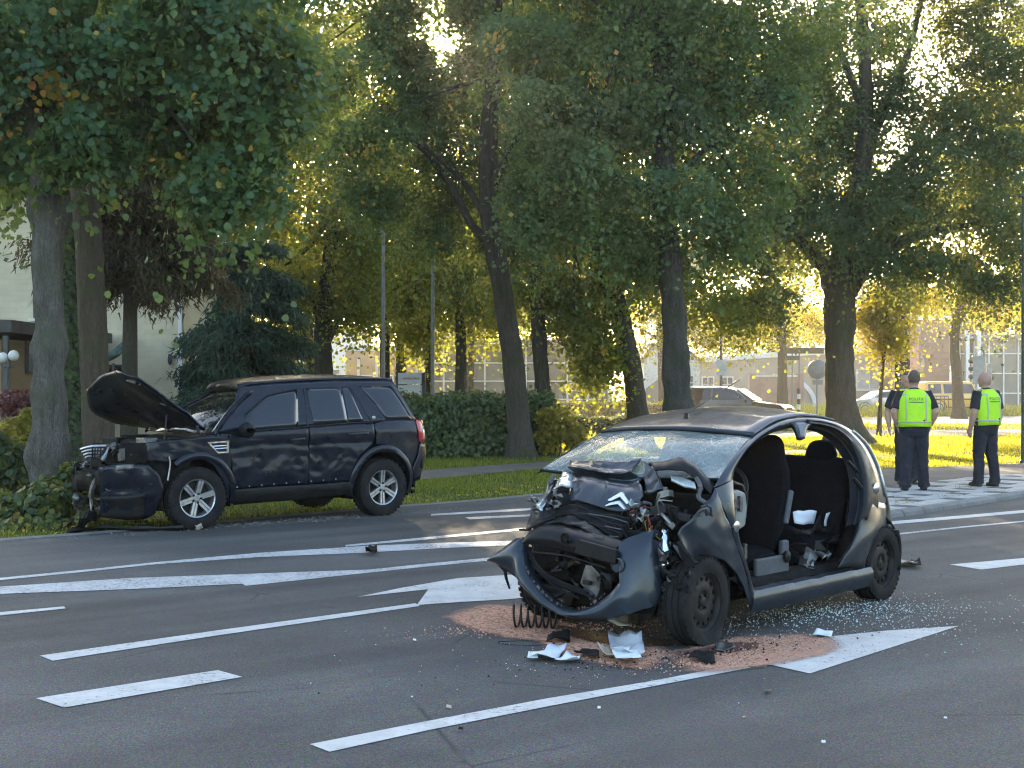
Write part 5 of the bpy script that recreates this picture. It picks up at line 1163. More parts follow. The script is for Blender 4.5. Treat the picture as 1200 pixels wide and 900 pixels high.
    # rear quarter panel
    k = CB(); k.grid(C.side(z2((604, 616), (655, 612), (700, 616)), z2((690, 400), (735, 383), (772, 392), (797, 440)), z2((604, 616), (642, 552), (674, 478), (690, 400)), z2((700, 616), (708, 570), (728, 516), (757, 478), (797, 462), (797, 440)), 20, 18, lambda p, u, v: .014 * nz(p, 5, 8) + .02 * math.sin(math.pi * u) * math.sin(math.pi * v)))
    k.build('rear_quarter', M['c_scuff'], r0, solid=.006, smooth=60)
    k = CB(); k.lathe([(.045, .0), (.045, .012), (.03, .02), (.0005, .02)], Matrix.Translation(T(736, 338, .004)) @ Matrix.Rotation(math.radians(-90), 4, 'X'), 18); k.build('fuel_cap', M['chrome'], r0)
    k = CB()
    for (u0, v0), (u1, v1) in (((640, 240), (735, 370)), ((660, 300), (700, 380)), ((610, 600), (690, 440)), ((622, 604), (705, 430))):
        a, b = T(u0, v0, -.03), T(u1, v1, -.03); k.tube([a, a.lerp(b, .5) + Vector((0, .03, 0)), b], .014, 6)
    k.build('torn_seal', M['black_plastic'], r0)
    # far side: doors still in place, simple wing and quarter
    k = CB(); rows = []
    for i in range(22):
        x = .35 + 1.75 * i / 21; rows.append([Vector((x, -c_surf(x, z) - .012 * math.sin(3.1 * (z - .2)), z)) for z in (.14, .25, .4, .55, .7, .82, .92)])
    k.grid(rows); k.build('far_door', M['c_paint'], r0, solid=.04)
    k = CB(); rows = []
    for i in range(14):
        x = 2.02 + .62 * i / 13; zl = max(.18, .18 + math.sqrt(max(0, .34 ** 2 - (x - 2.34) ** 2)) + .08); rows.append([Vector((x, -c_surf(x, zl + (.95 - zl) * t), zl + (.95 - zl) * t)) for t in (0, .33, .66, 1)])
    k.grid(rows); k.build('far_quarter', M['c_paint'], r0, solid=.02)
    # underbody, floor and bulkhead
    k = CB(); k.box((1.05, 0, .22), (2.5, 1.10, .12)); k.box((2.35, 0, .42), (.55, 1.15, .35)); k.build('underbody', M['rough_black'], r0, bevel=.03)
    k = CB(); k.box((.30, 0, .58), (.10, 1.3, .62)); k.build('bulkhead', M['rough_black'], r0, bevel=.03)
    for sgn in (1, -1):
        for xa, rz_ in ((0.0, .33), (2.34, .35)):
            k = CB(); rows = []
            for i in range(15):
                a = math.radians(-20 + (115 if xa == 0 else 220) * i / 14); rows.append([Vector((xa + rz_ * math.cos(a), sgn * yv, .27 + rz_ * math.sin(a))) for yv in (.50, .735)])
            k.grid(rows)
            k.build('wheel_liner', M['rough_black'], r0, solid=.01)
    # dashboard, steering wheel
    k = CB(); k.grid([[Vector((x, y, z)) for x, z in ((.36, .98), (.50, .97), (.66, .93), (.72, .85), (.70, .72), (.55, .62))] for y in np.linspace(-.62, .62, 9)]); k.build('dashboard', M['black_plastic'], r0, solid=.02)
    k = CB(); k.prism([C.S(780 + u / 3, 460 + v / 3, .70) for u, v in ((238, 345), (262, 342), (284, 352), (290, 400), (284, 470), (262, 484), (240, 470))], (0, -.12, 0)); k.build('dashboard_end', M['beige_trim'], r0, bevel=.02)
    cw = Vector((.86, .34, .86)); k = CB(); ring = []
    for i in range(25):
        a = 2 * math.pi * i / 24; ring.append(cw + Vector((.07 * math.sin(a), .18 * math.cos(a), .165 * math.sin(a))))
    k.tube(ring, .015, 8, False); k.tube([cw - Vector((0, .17, 0)), cw + Vector((0, .17, 0))], .018, 6); k.tube([cw, Vector((.6, .34, .78))], .03, 8); k.build('steering_wheel', M['black_plastic'], r0)
    # front seats with integral head rests
    for sy in (.36, -.36):
        st_ = CB(); rows = []
        prof = [(1.14, .46, .21, .05), (1.17, .56, .235, .065), (1.22, .70, .245, .075), (1.28, .86, .24, .075), (1.33, .98, .215, .07), (1.36, 1.04, .165, .06), (1.38, 1.10, .14, .055), (1.40, 1.17, .125, .05), (1.41, 1.215, .09, .04), (1.412, 1.225, .03, .02)]
        for x, z, hw, th in prof:
            rows.append([Vector((x + th * math.copysign(abs(math.cos(a)) ** .6, math.cos(a)) * .9, sy + hw * math.copysign(abs(math.sin(a)) ** .5, math.sin(a)), z + .02 * math.cos(a))) for a in np.linspace(0, 2 * math.pi, 21)[:-1]])
        st_.grid(rows, closed=True); st_.f.append(tuple(range(len(rows[0])))); st_.m.append(0); st_.f.append(tuple(len(rows[0]) * (len(rows) - 1) + i for i in range(len(rows[0])))); st_.m.append(0)
        bk = st_.build('front_seat', M['seat'], r0, smooth=70, sub=1)
        cu = CB(); rows = []
        for x, zt, hw in ((.72, .44, .18), (.74, .50, .23), (.85, .52, .25), (1.0, .50, .25), (1.15, .47, .24), (1.18, .44, .2)):
            rows.append([Vector((x, sy + hw * math.copysign(abs(math.sin(a)) ** .5, math.sin(a)), zt - .07 + .075 * math.copysign(abs(math.cos(a)) ** .6, math.cos(a)))) for a in np.linspace(0, 2 * math.pi, 17)[:-1]])
        cu.grid(rows, closed=True); cu.f.append(tuple(range(16))); cu.m.append(0); cu.build('seat_cushion', M['seat'], bk, smooth=70, sub=1)
        tr = CB(); tr.box((1.0, sy + .27, .37), (.42, .035, .13)); tr.box((1.17, sy + .265, .45), (.09, .04, .16)); tr.build('seat_trim', M['grey_trim'], bk, bevel=.015)
        tr = CB(); tr.box((1.255, sy + .25, .75), (.05, .03, .24), Matrix.Rotation(math.radians(-18), 3, 'Y').inverted()); tr.build('seat_airbag_cover', M['grey_trim'], bk, bevel=.014)
        tr = CB(); tr.lathe([(.04, 0), (.04, .03), (.02, .04), (.0005, .04)], Matrix.Translation((1.16, sy + .275, .42)) @ Matrix.Rotation(math.radians(-90), 4, 'X'), 14); tr.build('recliner_knob', M['black_plastic'], bk)
    # rear bench, head rests, belt
    bn = CB(); rows = []
    for x, z, th in ((2.02, .48, .05), (2.05, .55, .07), (2.10, .75, .075), (2.15, .95, .07), (2.18, 1.03, .06), (2.19, 1.06, .03)):
        hw = .60 if z < 1 else .57
        rows.append([Vector((x + th * math.copysign(abs(math.cos(a)) ** .6, math.cos(a)), hw * math.copysign(abs(math.sin(a)) ** .35, math.sin(a)), z)) for a in np.linspace(0, 2 * math.pi, 25)[:-1]])
    bn.grid(rows, closed=True); bn.f.append(tuple(24 * 5 + i for i in range(24))); bn.m.append(0); rb_ = bn.build('rear_seat', M['seat'], r0, smooth=70, sub=1)
    k = CB(); k.box((1.82, 0, .44), (.46, 1.14, .16)); k.build('rear_seat_cushion', M['seat'], rb_, bevel=.05, seg=4)
    for sy in (.34, -.34):
        k = CB(); rows = []
        for x, z, hw, th in ((2.20, 1.0, .10, .04), (2.20, 1.03, .135, .055), (2.21, 1.09, .13, .055), (2.215, 1.15, .105, .05), (2.22, 1.18, .06, .03)):
            rows.append([Vector((x + th * math.cos(a) - .02, sy + hw * math.copysign(abs(math.sin(a)) ** .6, math.sin(a)), z)) for a in np.linspace(0, 2 * math.pi, 17)[:-1]])
        k.grid(rows, closed=True); k.f.append(tuple(64 + i for i in range(16))); k.m.append(0); k.build('head_rest', M['seat'], rb_, smooth=70, sub=1)
    k = CB(); a = C.S(780 + 655 / 3, 460 + 255 / 3, .56); b = C.S(780 + 632 / 3, 460 + 470 / 3, .56)
    k.grid([[p + Vector((0, 0, 0)), p + Vector((.06, -.02, 0))] for p in resample([a, a.lerp(b, .5) + Vector((-.01, .01, 0)), b], 8)]); k.build('seat_belt', M['belt'], r0, solid=.004)
    for nm_, mat_, cc in (('loose_panel', 'black_plastic', [((1.75, .45, .52), (.30, .22), 3), ((1.9, .50, .46), (.22, .2), 5), ((1.62, .52, .40), (.26, .14), 8)]), ('torn_bracket', 'bare_metal', [((1.50, .62, .36), (.16, .10), 11), ((1.72, .60, .39), (.12, .12), 12)])):
        for c_, s_, sd_ in cc:
            k = CB(); shard(k, c_, s_, sd_, amp=.5); k.build(nm_, M[mat_], r0, solid=.006, smooth=30)
    # ------------- crushed front
    def hood(p, u, v):
        n_ = (.012 * ridge(p, 5, 1) + .006 * ridge(p, 13, 2)) * (.35 if v < .45 else 1.0)
        fold = .05 * math.exp(-((v - .74) / .05) ** 2) - .045 * math.exp(-((v - .60) / .07) ** 2) + .02 * math.exp(-((v - .30) / .18) ** 2)
        return p + Vector((-(fold + n_), 0, .25 * fold + n_ * .5))
    fe = [qa(555, 512, -.10), qa(650, 498, -.10), qa(780, 538, -.11), qa(900, 575, -.11), qb(80, 580, -.11), qb(190, 602, -.10), qb(260, 598, -.09), qb(340, 545, -.06)]
    te = [qa(596, 155, .28), qa(760, 150, .25), qa(900, 152, .22), qb(60, 150, .20), qb(200, 152, .22), qb(300, 150, .24), qb(392, 138, .26)]
    le = [fe[0], qa(600, 420, -.02), qa(625, 300, .08), qa(606, 210, .20), te[0]]; re = [fe[-1], qb(418, 462, -.02), qb(410, 385, .05), qb(350, 290, .14), qb(330, 228, .2), te[-1]]
    k = CB(); hr_ = coons(fe, te, le, re, 40, 34, hood); k.grid(hr_); bon = k.build('bonnet', M['c_scuff'], r0, solid=.008, smooth=24)
    # double chevron badge
    def chev(pts):
        k = CB(); P = []; flat_ = [p for r in hr_ for p in r]
        def pix(p): w_ = C.o + C.sc * (C.back * p.x + C.left * p.y) + Vector((0, 0, p.z * C.sc)); return (600 + F * w_.x / w_.y, HZ - F * (w_.z - HC) / w_.y)
        for u, v in pts:
            ux, vy = 700 + u / 7.5, 520 + v / 7.5; near = min(flat_, key=lambda p: (pix(p)[0] - ux) ** 2 + (pix(p)[1] - vy) ** 2); P.append(qb(u, v, near.x - .020))
        k.prism(P, (.022, 0, 0)); return k.build('chevron_badge', M['badge'], bon, bevel=.004)
    chev([(88, 500), (92, 488), (205, 424), (216, 430), (272, 520), (262, 534), (250, 528), (196, 466), (120, 502)])
    chev([(62, 552), (70, 538), (110, 518), (182, 500), (196, 508), (248, 574), (238, 584), (222, 570), (176, 532), (120, 540)])
    # buckled bonnet edge folded up on the driver's side
    k = CB(); k.grid(coons([qb(505, 250, .02), qb(640, 215, .04), qb(780, 230, .08), qb(900, 330, .10), qb(1005, 440, .12)], [qb(430, 180, .18), qb(560, 190, .20), qb(720, 132, .22), qb(850, 190, .24), qb(1035, 372, .26)], [qb(505, 250, .02), qb(430, 180, .18)], [qb(1005, 440, .12), qb(1035, 372, .26)], 26, 9, lambda p, u, v: p + Vector((.02 * nz(p, 9, 5), 0, .03 * math.sin(math.pi * v) + .012 * nz(p, 11, 6)))))
    k.build('bonnet_flap', M['black_plastic'], bon, solid=.012, smooth=24)
    k = CB(); k.grid(coons([qb(420, 440, 0), qb(580, 400, .0)], [qb(392, 150, .2), qb(520, 235, .1)], [qb(420, 440, 0), qb(410, 300, .1), qb(392, 150, .2)], [qb(580, 400, 0), qb(560, 320, .05), qb(520, 235, .1)], 8, 12, lambda p, u, v: p + Vector((.03 * nz(p, 9, 2), 0, .02 * nz(p, 12, 3)))))
    k.build('bonnet_fold', M['c_scuff'], bon, solid=.008, smooth=24)
    # broken headlamps
    k = CB(); k.grid(coons([qa(440, 400, -.12), qa(540, 365, -.08), qa(612, 395, -.02)], [qa(530, 245, .1), qa(612, 262, .12)], [qa(440, 400, -.12), qa(480, 320, 0), qa(530, 245, .1)], [qa(612, 395, -.02), qa(618, 320, .05), qa(612, 262, .12)], 8, 10, lambda p, u, v: p + Vector((-.03 * math.sin(math.pi * u), 0, .012 * nz(p, 20)))))
    k.build('headlamp', M['lamp_clear'], r0, solid=.01)
    k = CB(); k.grid(coons([qb(650, 320, .05), qb(760, 380, .06), qb(870, 400, .08)], [qb(640, 285, .08), qb(740, 295, .10), qb(860, 345, .10)], [qb(650, 320, .05), qb(640, 285, .08)], [qb(870, 400, .08), qb(860, 345, .10)], 10, 5)); k.build('washer_tank', M['lamp_clear'], r0, solid=.02)
    k = CB(); k.grid(coons([qc(262, 335, -.16), qc(300, 350, -.18), qc(360, 325, -.18)], [qc(318, 105, -.12), qc(330, 108, -.12)], [qc(262, 335, -.16), qc(300, 210, -.14), qc(318, 105, -.12)], [qc(360, 325, -.18), qc(350, 220, -.15), qc(330, 108, -.12)], 8, 12, lambda p, u, v: p + Vector((-.035 * math.sin(math.pi * u) + .012 * nz(p, 24), 0, .008 * nz(p, 30)))))
    k.build('headlamp', M['chrome'], r0, solid=.012, smooth=40)
    # torn dark wing on the far corner
    k = CB(); k.grid(coons([qa(165, 785, -.36), qa(240, 745, -.36), qa(320, 720, -.34), qa(440, 640, -.28)], [qa(240, 570, -.22), qa(330, 520, -.2), qa(400, 545, -.22), qa(440, 620, -.26)], [qa(165, 785, -.36), qa(190, 680, -.3), qa(240, 570, -.22)], [qa(440, 640, -.28), qa(440, 620, -.26)], 16, 12, lambda p, u, v: p + Vector((.035 * ridge(p, 7, 6), .02 * nz(p, 10, 7), .014 * ridge(p, 12, 4)))))
    k.build('far_wing', M['black_plastic'], r0, solid=.012, smooth=22)
    k = CB(); k.grid(coons([qa(245, 580, -.22), qa(330, 540, -.2), qa(400, 470, -.1)], [qa(270, 545, -.15), qa(350, 450, -.1), qa(440, 360, 0)], [qa(245, 580, -.22), qa(270, 545, -.15)], [qa(400, 470, -.1), qa(440, 360, 0)], 12, 5, lambda p, u, v: p + Vector((.02 * nz(p, 14, 6), 0, .02 * nz(p, 16, 7))))); k.build('far_wing_edge', M['bare_metal'], r0, solid=.008)
    k = CB(); k.grid(coons([qa(390, 320, -.1), qa(420, 355, -.1)], [qa(455, 262, -.05), qa(462, 275, -.05)], [qa(390, 320, -.1), qa(455, 262, -.05)], [qa(420, 355, -.1), qa(462, 275, -.05)], 5, 5)); k.build('metal_sliver', M['bare_metal'], r0, solid=.012)
    # suspension strut top seen in the far corner
    k = CB(); cs = qa(480, 530, -.12); k.lathe([(.075, -.10), (.095, -.02), (.09, .02), (.06, .05), (.03, .06), (.03, .09), (.0005, .09)], Matrix.Translation(cs) @ Matrix.Rotation(math.radians(-50), 4, 'Y'), 20); k.build('strut_mount', M['rough_black'], r0)
    # folded black sheets under the bonnet edge
    def crush(p, u, v): return p + Vector((.022 * ridge(p, 7, 3) + .008 * ridge(p, 17, 1), 0, .014 * ridge(p, 8, 9)))
    k = CB(); k.grid(coons([qa(440, 650, -.27), qa(600, 632, -.24), qa(750, 715, -.24), qa(900, 790, -.24), qb(170, 860, -.24)], [qa(556, 515, -.10), qa(700, 530, -.10), qa(850, 580, -.10), qb(60, 590, -.10), qb(290, 660, -.10)], [qa(440, 650, -.27), qa(556, 515, -.10)], [qb(170, 860, -.24), qb(260, 760, -.16), qb(290, 660, -.10)], 30, 12, crush)); k.build('radiator_cover', M['rough_black'], r0, solid=.01, smooth=22)
    k = CB(); k.grid(coons([qa(330, 735, -.33), qa(480, 700, -.31), qa(640, 740, -.31), qa(800, 830, -.32), qb(60, 880, -.32)], [qa(440, 655, -.25), qa(600, 645, -.24), qa(740, 720, -.24), qa(880, 800, -.24), qb(160, 850, -.24)], [qa(330, 735, -.33), qa(440, 655, -.25)], [qb(60, 880, -.32), qb(160, 850, -.24)], 30, 8, crush)); k.build('upper_grille', M['black_plastic'], r0, solid=.012, smooth=22)
    k = CB(); k.tube([qd(800, 165, -.34), qd(880, 195, -.34)], .006, 5); k.build('bent_strip', M['bare_metal'], r0)
    # bumper beam with a round towing hole and an inset plate panel
    bt = [(285, 218, 300, 244), (318, 152, 345, 244), (400, 120, 430, 258), (520, 134, 560, 282), (650, 166, 665, 314), (800, 206, 800, 352), (900, 236, 890, 384), (985, 262, 975, 412)]
    tp = [qd(a, b, -.40 + .004 * i) for i, (a, b, _, _) in enumerate(bt)]; bo = [qd(c, d, -.42 + .006 * i) for i, (_, _, c, d) in enumerate(bt)]
    k = CB(); tps = resample(spline(tp, 5), 36); bos = resample(spline(bo, 5), 36)
    k.grid([[a + Vector((.10, 0, .02))] + [a.lerp(b, t) + Vector((-.035 * math.sin(math.pi * t), 0, 0)) for t in (0, .15, .35, .5, .65, .85, 1)] + [b + Vector((.10, 0, -.01))] for a, b in zip(tps, bos)])
    gri = k.build('bumper_grille', M['black_plastic'], r0, smooth=40)
    hc_ = qd(592, 197, -.445); k = CB(); k.lathe([(.026, -.012), (.034, -.008), (.034, .008), (.026, .012), (.020, 0), (.026, -.012)], Matrix.Translation(hc_) @ Matrix.Rotation(math.radians(90), 4, 'Y'), 20); k.build('towing_hole_rim', M['rough_black'], gri)
    k = CB(); k.lathe([(.0005, 0), (.024, 0), (.024, .02)], Matrix.Translation(hc_) @ Matrix.Rotation(math.radians(90), 4, 'Y'), 20); k.build('towing_hole', M['tyre'], gri)
    k = CB(); k.prism([qd(660, 312, -.445), qd(690, 208, -.44), qd(975, 285, -.43), qd(970, 395, -.43)], (.03, 0, 0)); k.build('number_plate_base', M['black_plastic'], gri, bevel=.006)
    # bumper skin sagging to the ground
    prs = [(qd(52, 338, -.36), qd(42, 372, -.36)), (qd(150, 255, -.36), qd(112, 412, -.36)), (qd(240, 196, -.37), qd(190, 470, -.37)), (qd(278, 250, -.38), qd(232, 502, -.38)), (qd(298, 400, -.42), qd(258, 548, -.42)), (qd(350, 505, -.45), qd(318, 604, -.45)), (qd(430, 605, -.47), qd(400, 684, -.47)),
           (qd(520, 682, -.48), qd(500, 748, -.48)), (qd(640, 737, -.48), qd(620, 792, -.48)), (qd(760, 725, -.48), qd(770, 815, -.47)), (qd(860, 672, -.46), qd(890, 816, -.45)), (qc(8, 472, -.43), qc(30, 645, -.42)), (qc(42, 400, -.40), qc(95, 630, -.40)), (qc(18, 275, -.38), qc(170, 602, -.36)), (qc(55, 182, -.34), qc(240, 578, -.32)), (qc(150, 140, -.29), qc(274, 480, -.28)), (qc(232, 116, -.24), qc(270, 290, -.24)), (qc(262, 145, -.21), qc(268, 180, -.21))]
    ia_ = resample(spline([a for a, _ in prs], 5), 76); oa_ = resample(spline([b for _, b in prs], 5), 76)
    # keep pairs matched by parameter, not by length
    ia_ = spline([a for a, _ in prs], 5); oa_ = spline([b for _, b in prs], 5)
    k = CB(); k.grid([[a + Vector((.05, 0, .0))] + [a.lerp(b, t) + Vector((-.05 * math.sin(math.pi * t) + .008 * nz(a.lerp(b, t), 8, 2), 0, 0)) for t in (0, .12, .25, .4, .55, .7, .85, 1)] + [b + Vector((.08, 0, .01))] for a, b in zip(ia_, oa_)])
    bmp_ = k.build('front_bumper', M['c_paint'], r0, smooth=60, solid=.006)
    lipc = spline([a for a, _ in prs[4:12]], 8); rnd0 = random.Random(2)
    for i in range(2, len(lipc) - 2, 1):          # torn clips on the lip
        p = lipc[i]; t = (lipc[i + 1] - lipc[i - 1]).normalized(); up = Vector((0, t.z, -t.y)) * -1
        if up.z < 0: up = -up
        if rnd0.random() < .4: continue
        k = CB(); k.box(p + up * .012 + Vector((-.02, 0, 0)), (.006, rnd0.uniform(.005, .014), rnd0.uniform(.008, .024)), Matrix.Rotation(math.atan2(t.z, t.y) + rnd0.uniform(-.4, .4), 3, 'X')); k.build('bumper_clip', M['bare_metal'] if i % 3 else M['black_plastic'], bmp_)
    k = CB(); k.lathe([(.0005, -.01), (.038, -.01), (.045, 0), (.042, .02)], Matrix.Translation(qc(24, 330, -.41)) @ Matrix.Rotation(math.radians(-90), 4, 'Y'), 18); k.build('fog_lamp_housing', M['grey_trim'], bmp_)
    k = CB(); k.tube([qd(95, 400, -.36), qd(140, 440, -.36), qd(150, 500, -.36), qd(175, 580, -.36)], [.008, .012, .010, .006], 6); k.build('hanging_strip', M['tyre'], bmp_)
    # what shows inside the torn bumper
    for i, (a, b, c) in enumerate([((310, 280), (450, 470), (760, 610)), ((320, 330), (480, 510), (800, 640)), ((330, 380), (520, 560), (700, 650)), ((350, 300), (600, 330), (900, 420))]):
        k = CB(); k.tube(resample(spline([qd(*a, -.36), qd(*b, -.38), qd(*c, -.36)], 8), 16), .012 - .0015 * i, 7); k.build('hose', M['black_plastic'], r0)
    k = CB(); P = [qd(*p, -.33) for p in ((700, 540), (745, 395), (790, 400), (862, 480), (850, 600), (820, 655))]; k.prism(P, (.06, 0, 0)); k.build('radiator_fragment', M['bare_metal'], r0, bevel=.01)
    rnd = random.Random(5)
    for i in range(34):
        k = CB(); c_ = (rnd.uniform(-.24, .18), rnd.uniform(-.50, .55), rnd.uniform(.22, .58)); shard(k, c_, (rnd.uniform(.12, .30), rnd.uniform(.08, .22)), 100 + i, amp=.5)
        k.build('crushed_panel', M[rnd.choice(['rough_black', 'rough_black', 'black_plastic', 'black_plastic', 'bare_metal', 'steel_black'])], r0, solid=.008, smooth=35)
    k = CB(); k.box((.02, .0, .48), (.34, .8, .36)); k.box((-.14, .0, .52), (.05, 1.0, .32)); k.build('engine', M['rough_black'], r0, bevel=.03)
    for i, (u, v, s_) in enumerate([(560, 590, .07), (600, 450, .05), (700, 640, .06), (780, 650, .055), (650, 700, .05), (520, 700, .09)]):
        k = CB(); c_ = qb(u, v, -.04); rt = Matrix.Rotation(rnd.uniform(-1, 1), 3, 'X') @ Matrix.Rotation(rnd.uniform(-.5, .5), 3, 'Y'); k.box(c_, (s_, s_ * 1.8, s_ * .9), rt); k.lathe([(.0005, .0), (s_ * .3, 0), (s_ * .3, .05)], Matrix.Translation(c_), 10); k.build('engine_component', M[['black_plastic', 'bare_metal', 'rough_black'][i % 3]], r0, bevel=.01)
    for i in range(14):
        a = qb(rnd.uniform(420, 930), rnd.uniform(430, 760), -.06 + rnd.uniform(-.06, .05)); b = a + Vector((rnd.uniform(-.08, .08), rnd.uniform(-.16, .16), rnd.uniform(-.12, .12)))
        k = CB(); k.tube(resample(spline([a, a.lerp(b, .5) + Vector((-.04, rnd.uniform(-.05, .05), .04)), b], 6), 10), rnd.uniform(.004, .012), 6); k.build('cable', M[rnd.choice(['black_plastic', 'bare_metal', 'tyre'])], r0)
    k = CB(); k.tube(resample(spline([qb(870, 300, .0), qb(905, 380, -.02), qb(890, 470, -.04), qb(950, 520, -.04)], 8), 16), .014, 8); k.build('hose', M['grey_trim'], r0)
    # torn parts by the driver's side wheel
    for i, (pts, mt) in enumerate([([(172, 432), (190, 428), (300, 462), (460, 492), (455, 508), (330, 490), (200, 455)], 'black_plastic'), ([(335, 505), (395, 505), (360, 665), (345, 670)], 'black_plastic'), ([(355, 205), (375, 215), (440, 275), (420, 300)], 'grey_trim'), ([(270, 560), (330, 520), (310, 640), (262, 650)], 'rough_black'), ([(385, 180), (440, 250), (505, 320), (450, 350), (400, 260)], 'rough_black'), ([(150, 610), (270, 570), (230, 660), (140, 690)], 'rough_black')]):
        k = CB(); k.prism([qc(u, v, -.26 + .02 * (i % 3)) for u, v in pts], (.03, 0, .004)); k.build('torn_trim', M[mt], r0, bevel=.006)
    for i in range(22):
        k = CB(); c_ = qc(rnd.uniform(280, 470), rnd.uniform(230, 500), -.24 + rnd.uniform(-.05, .12)); shard(k, c_, (rnd.uniform(.04, .10), rnd.uniform(.03, .08)), 300 + i, amp=.6, n=4); k.build('broken_fragment', M[rnd.choice(['rough_black', 'black_plastic', 'bare_metal', 'rough_black'])], r0, solid=.006, smooth=30)
    for i in range(12):
        k = CB(); c_ = qb(rnd.uniform(330, 600), rnd.uniform(540, 740), .02 + rnd.uniform(-.05, .05)); shard(k, c_, (rnd.uniform(.05, .12), rnd.uniform(.03, .07)), 400 + i, amp=.6, n=4); k.build('broken_fragment', M[rnd.choice(['rough_black', 'bare_metal', 'bare_metal', 'black_plastic'])], r0, solid=.006, smooth=30)
    # bent slats, wires and torn steel across the crushed nose
    rq = random.Random(21)
    for i in range(7):
        t = i / 6; a = qa(545 - 105 * t, 530 + 120 * t, -.125 - .14 * t); b = qb(285 - 120 * t, 660 + 190 * t, -.125 - .13 * t); m_ = a.lerp(b, .5) + Vector((-.015, 0, rq.uniform(-.02, .02)))
        k = CB(); k.tube(resample(spline([a, a.lerp(b, .25) + Vector((-.012, 0, rq.uniform(-.015, .02))), m_, a.lerp(b, .78) + Vector((-.01, 0, rq.uniform(-.02, .015))), b], 5), 24), .0045, 5, flat=.6); k.build('bent_slat', M['grey_trim' if i % 2 else 'black_plastic'], r0, smooth=40)
    M['wire_red'] = simple('red_wire', (.30, .03, .02), (.22, .025, .02), .5, scale=9, bmp=0); M['wire_yellow'] = simple('yellow_wire', (.45, .33, .05), (.36, .26, .05), .5, scale=9, bmp=0)
    for i in range(16):
        a = qb(rq.uniform(260, 620), rq.uniform(560, 760), -.12 + rq.uniform(-.03, .05)); b = a + Vector((rq.uniform(-.05, .05), rq.uniform(-.10, .10), rq.uniform(-.14, -.02)))
        k = CB(); k.tube(resample(spline([a, a.lerp(b, .4) + Vector((-.04, rq.uniform(-.05, .05), .02)), b], 6), 12), rq.uniform(.002, .0045), 5); k.build('wire', M[rq.choice(['wire_red', 'wire_yellow', 'tyre', 'tyre', 'bare_metal'])], r0)
    for i in range(26):
        c_ = qb(rq.uniform(300, 470), rq.uniform(520, 660), -.10 + rq.uniform(-.03, .05)) if i < 14 else qa(rq.uniform(240, 480), rq.uniform(430, 620), -.24 + rq.uniform(-.04, .06))
        k = CB(); shard(k, c_, (rq.uniform(.03, .08), rq.uniform(.02, .05)), 700 + i, amp=.8, n=4); k.build('torn_steel', M[rq.choice(['bare_metal', 'bare_metal', 'c_paint', 'lamp_clear'])], r0, solid=.003, smooth=20)
    for i in range(12):
        c_ = qd(rq.uniform(330, 900), rq.uniform(330, 640), -.34 + rq.uniform(-.03, .06)); k = CB(); rt = Matrix.Rotation(rq.uniform(-1, 1), 3, 'X') @ Matrix.Rotation(rq.uniform(-.6, .6), 3, 'Z'); sx = rq.uniform(.02, .05); k.box(c_, (sx, sx * rq.uniform(1, 3), sx * rq.uniform(.4, 1)), rt); k.build('crushed_bracket', M[rq.choice(['bare_metal', 'black_plastic', 'grey_trim', 'steel_black'])], r0, bevel=.004)
    # roof aerial
    k = CB(); a0 = C.Z(800 + 4, 489, 1.385); k.tube([a0 - Vector((0, 0, .01)), a0 + Vector((0, 0, .03))], [.02, .013], 8); b0 = a0 + Vector((.62, 0, .24)); k.tube([a0 + Vector((0, 0, .02)), b0], [.005, .003], 5); k.build('aerial', M['black_plastic'], r0)
    # wheels
    wheel(C, -.02, .72, .262, .275, .165, 'steel', 1, steer=-.06, flat=.07, spin=.3)
    wheel(C, 2.34, .70, .272, .272, .165, 'steel', 1)
    wheel(C, .12, -.53, .275, .275, .165, 'steel', -1, steer=.12); wheel(C, 2.34, -.70, .272, .272, .165, 'steel', -1)
hatchback()

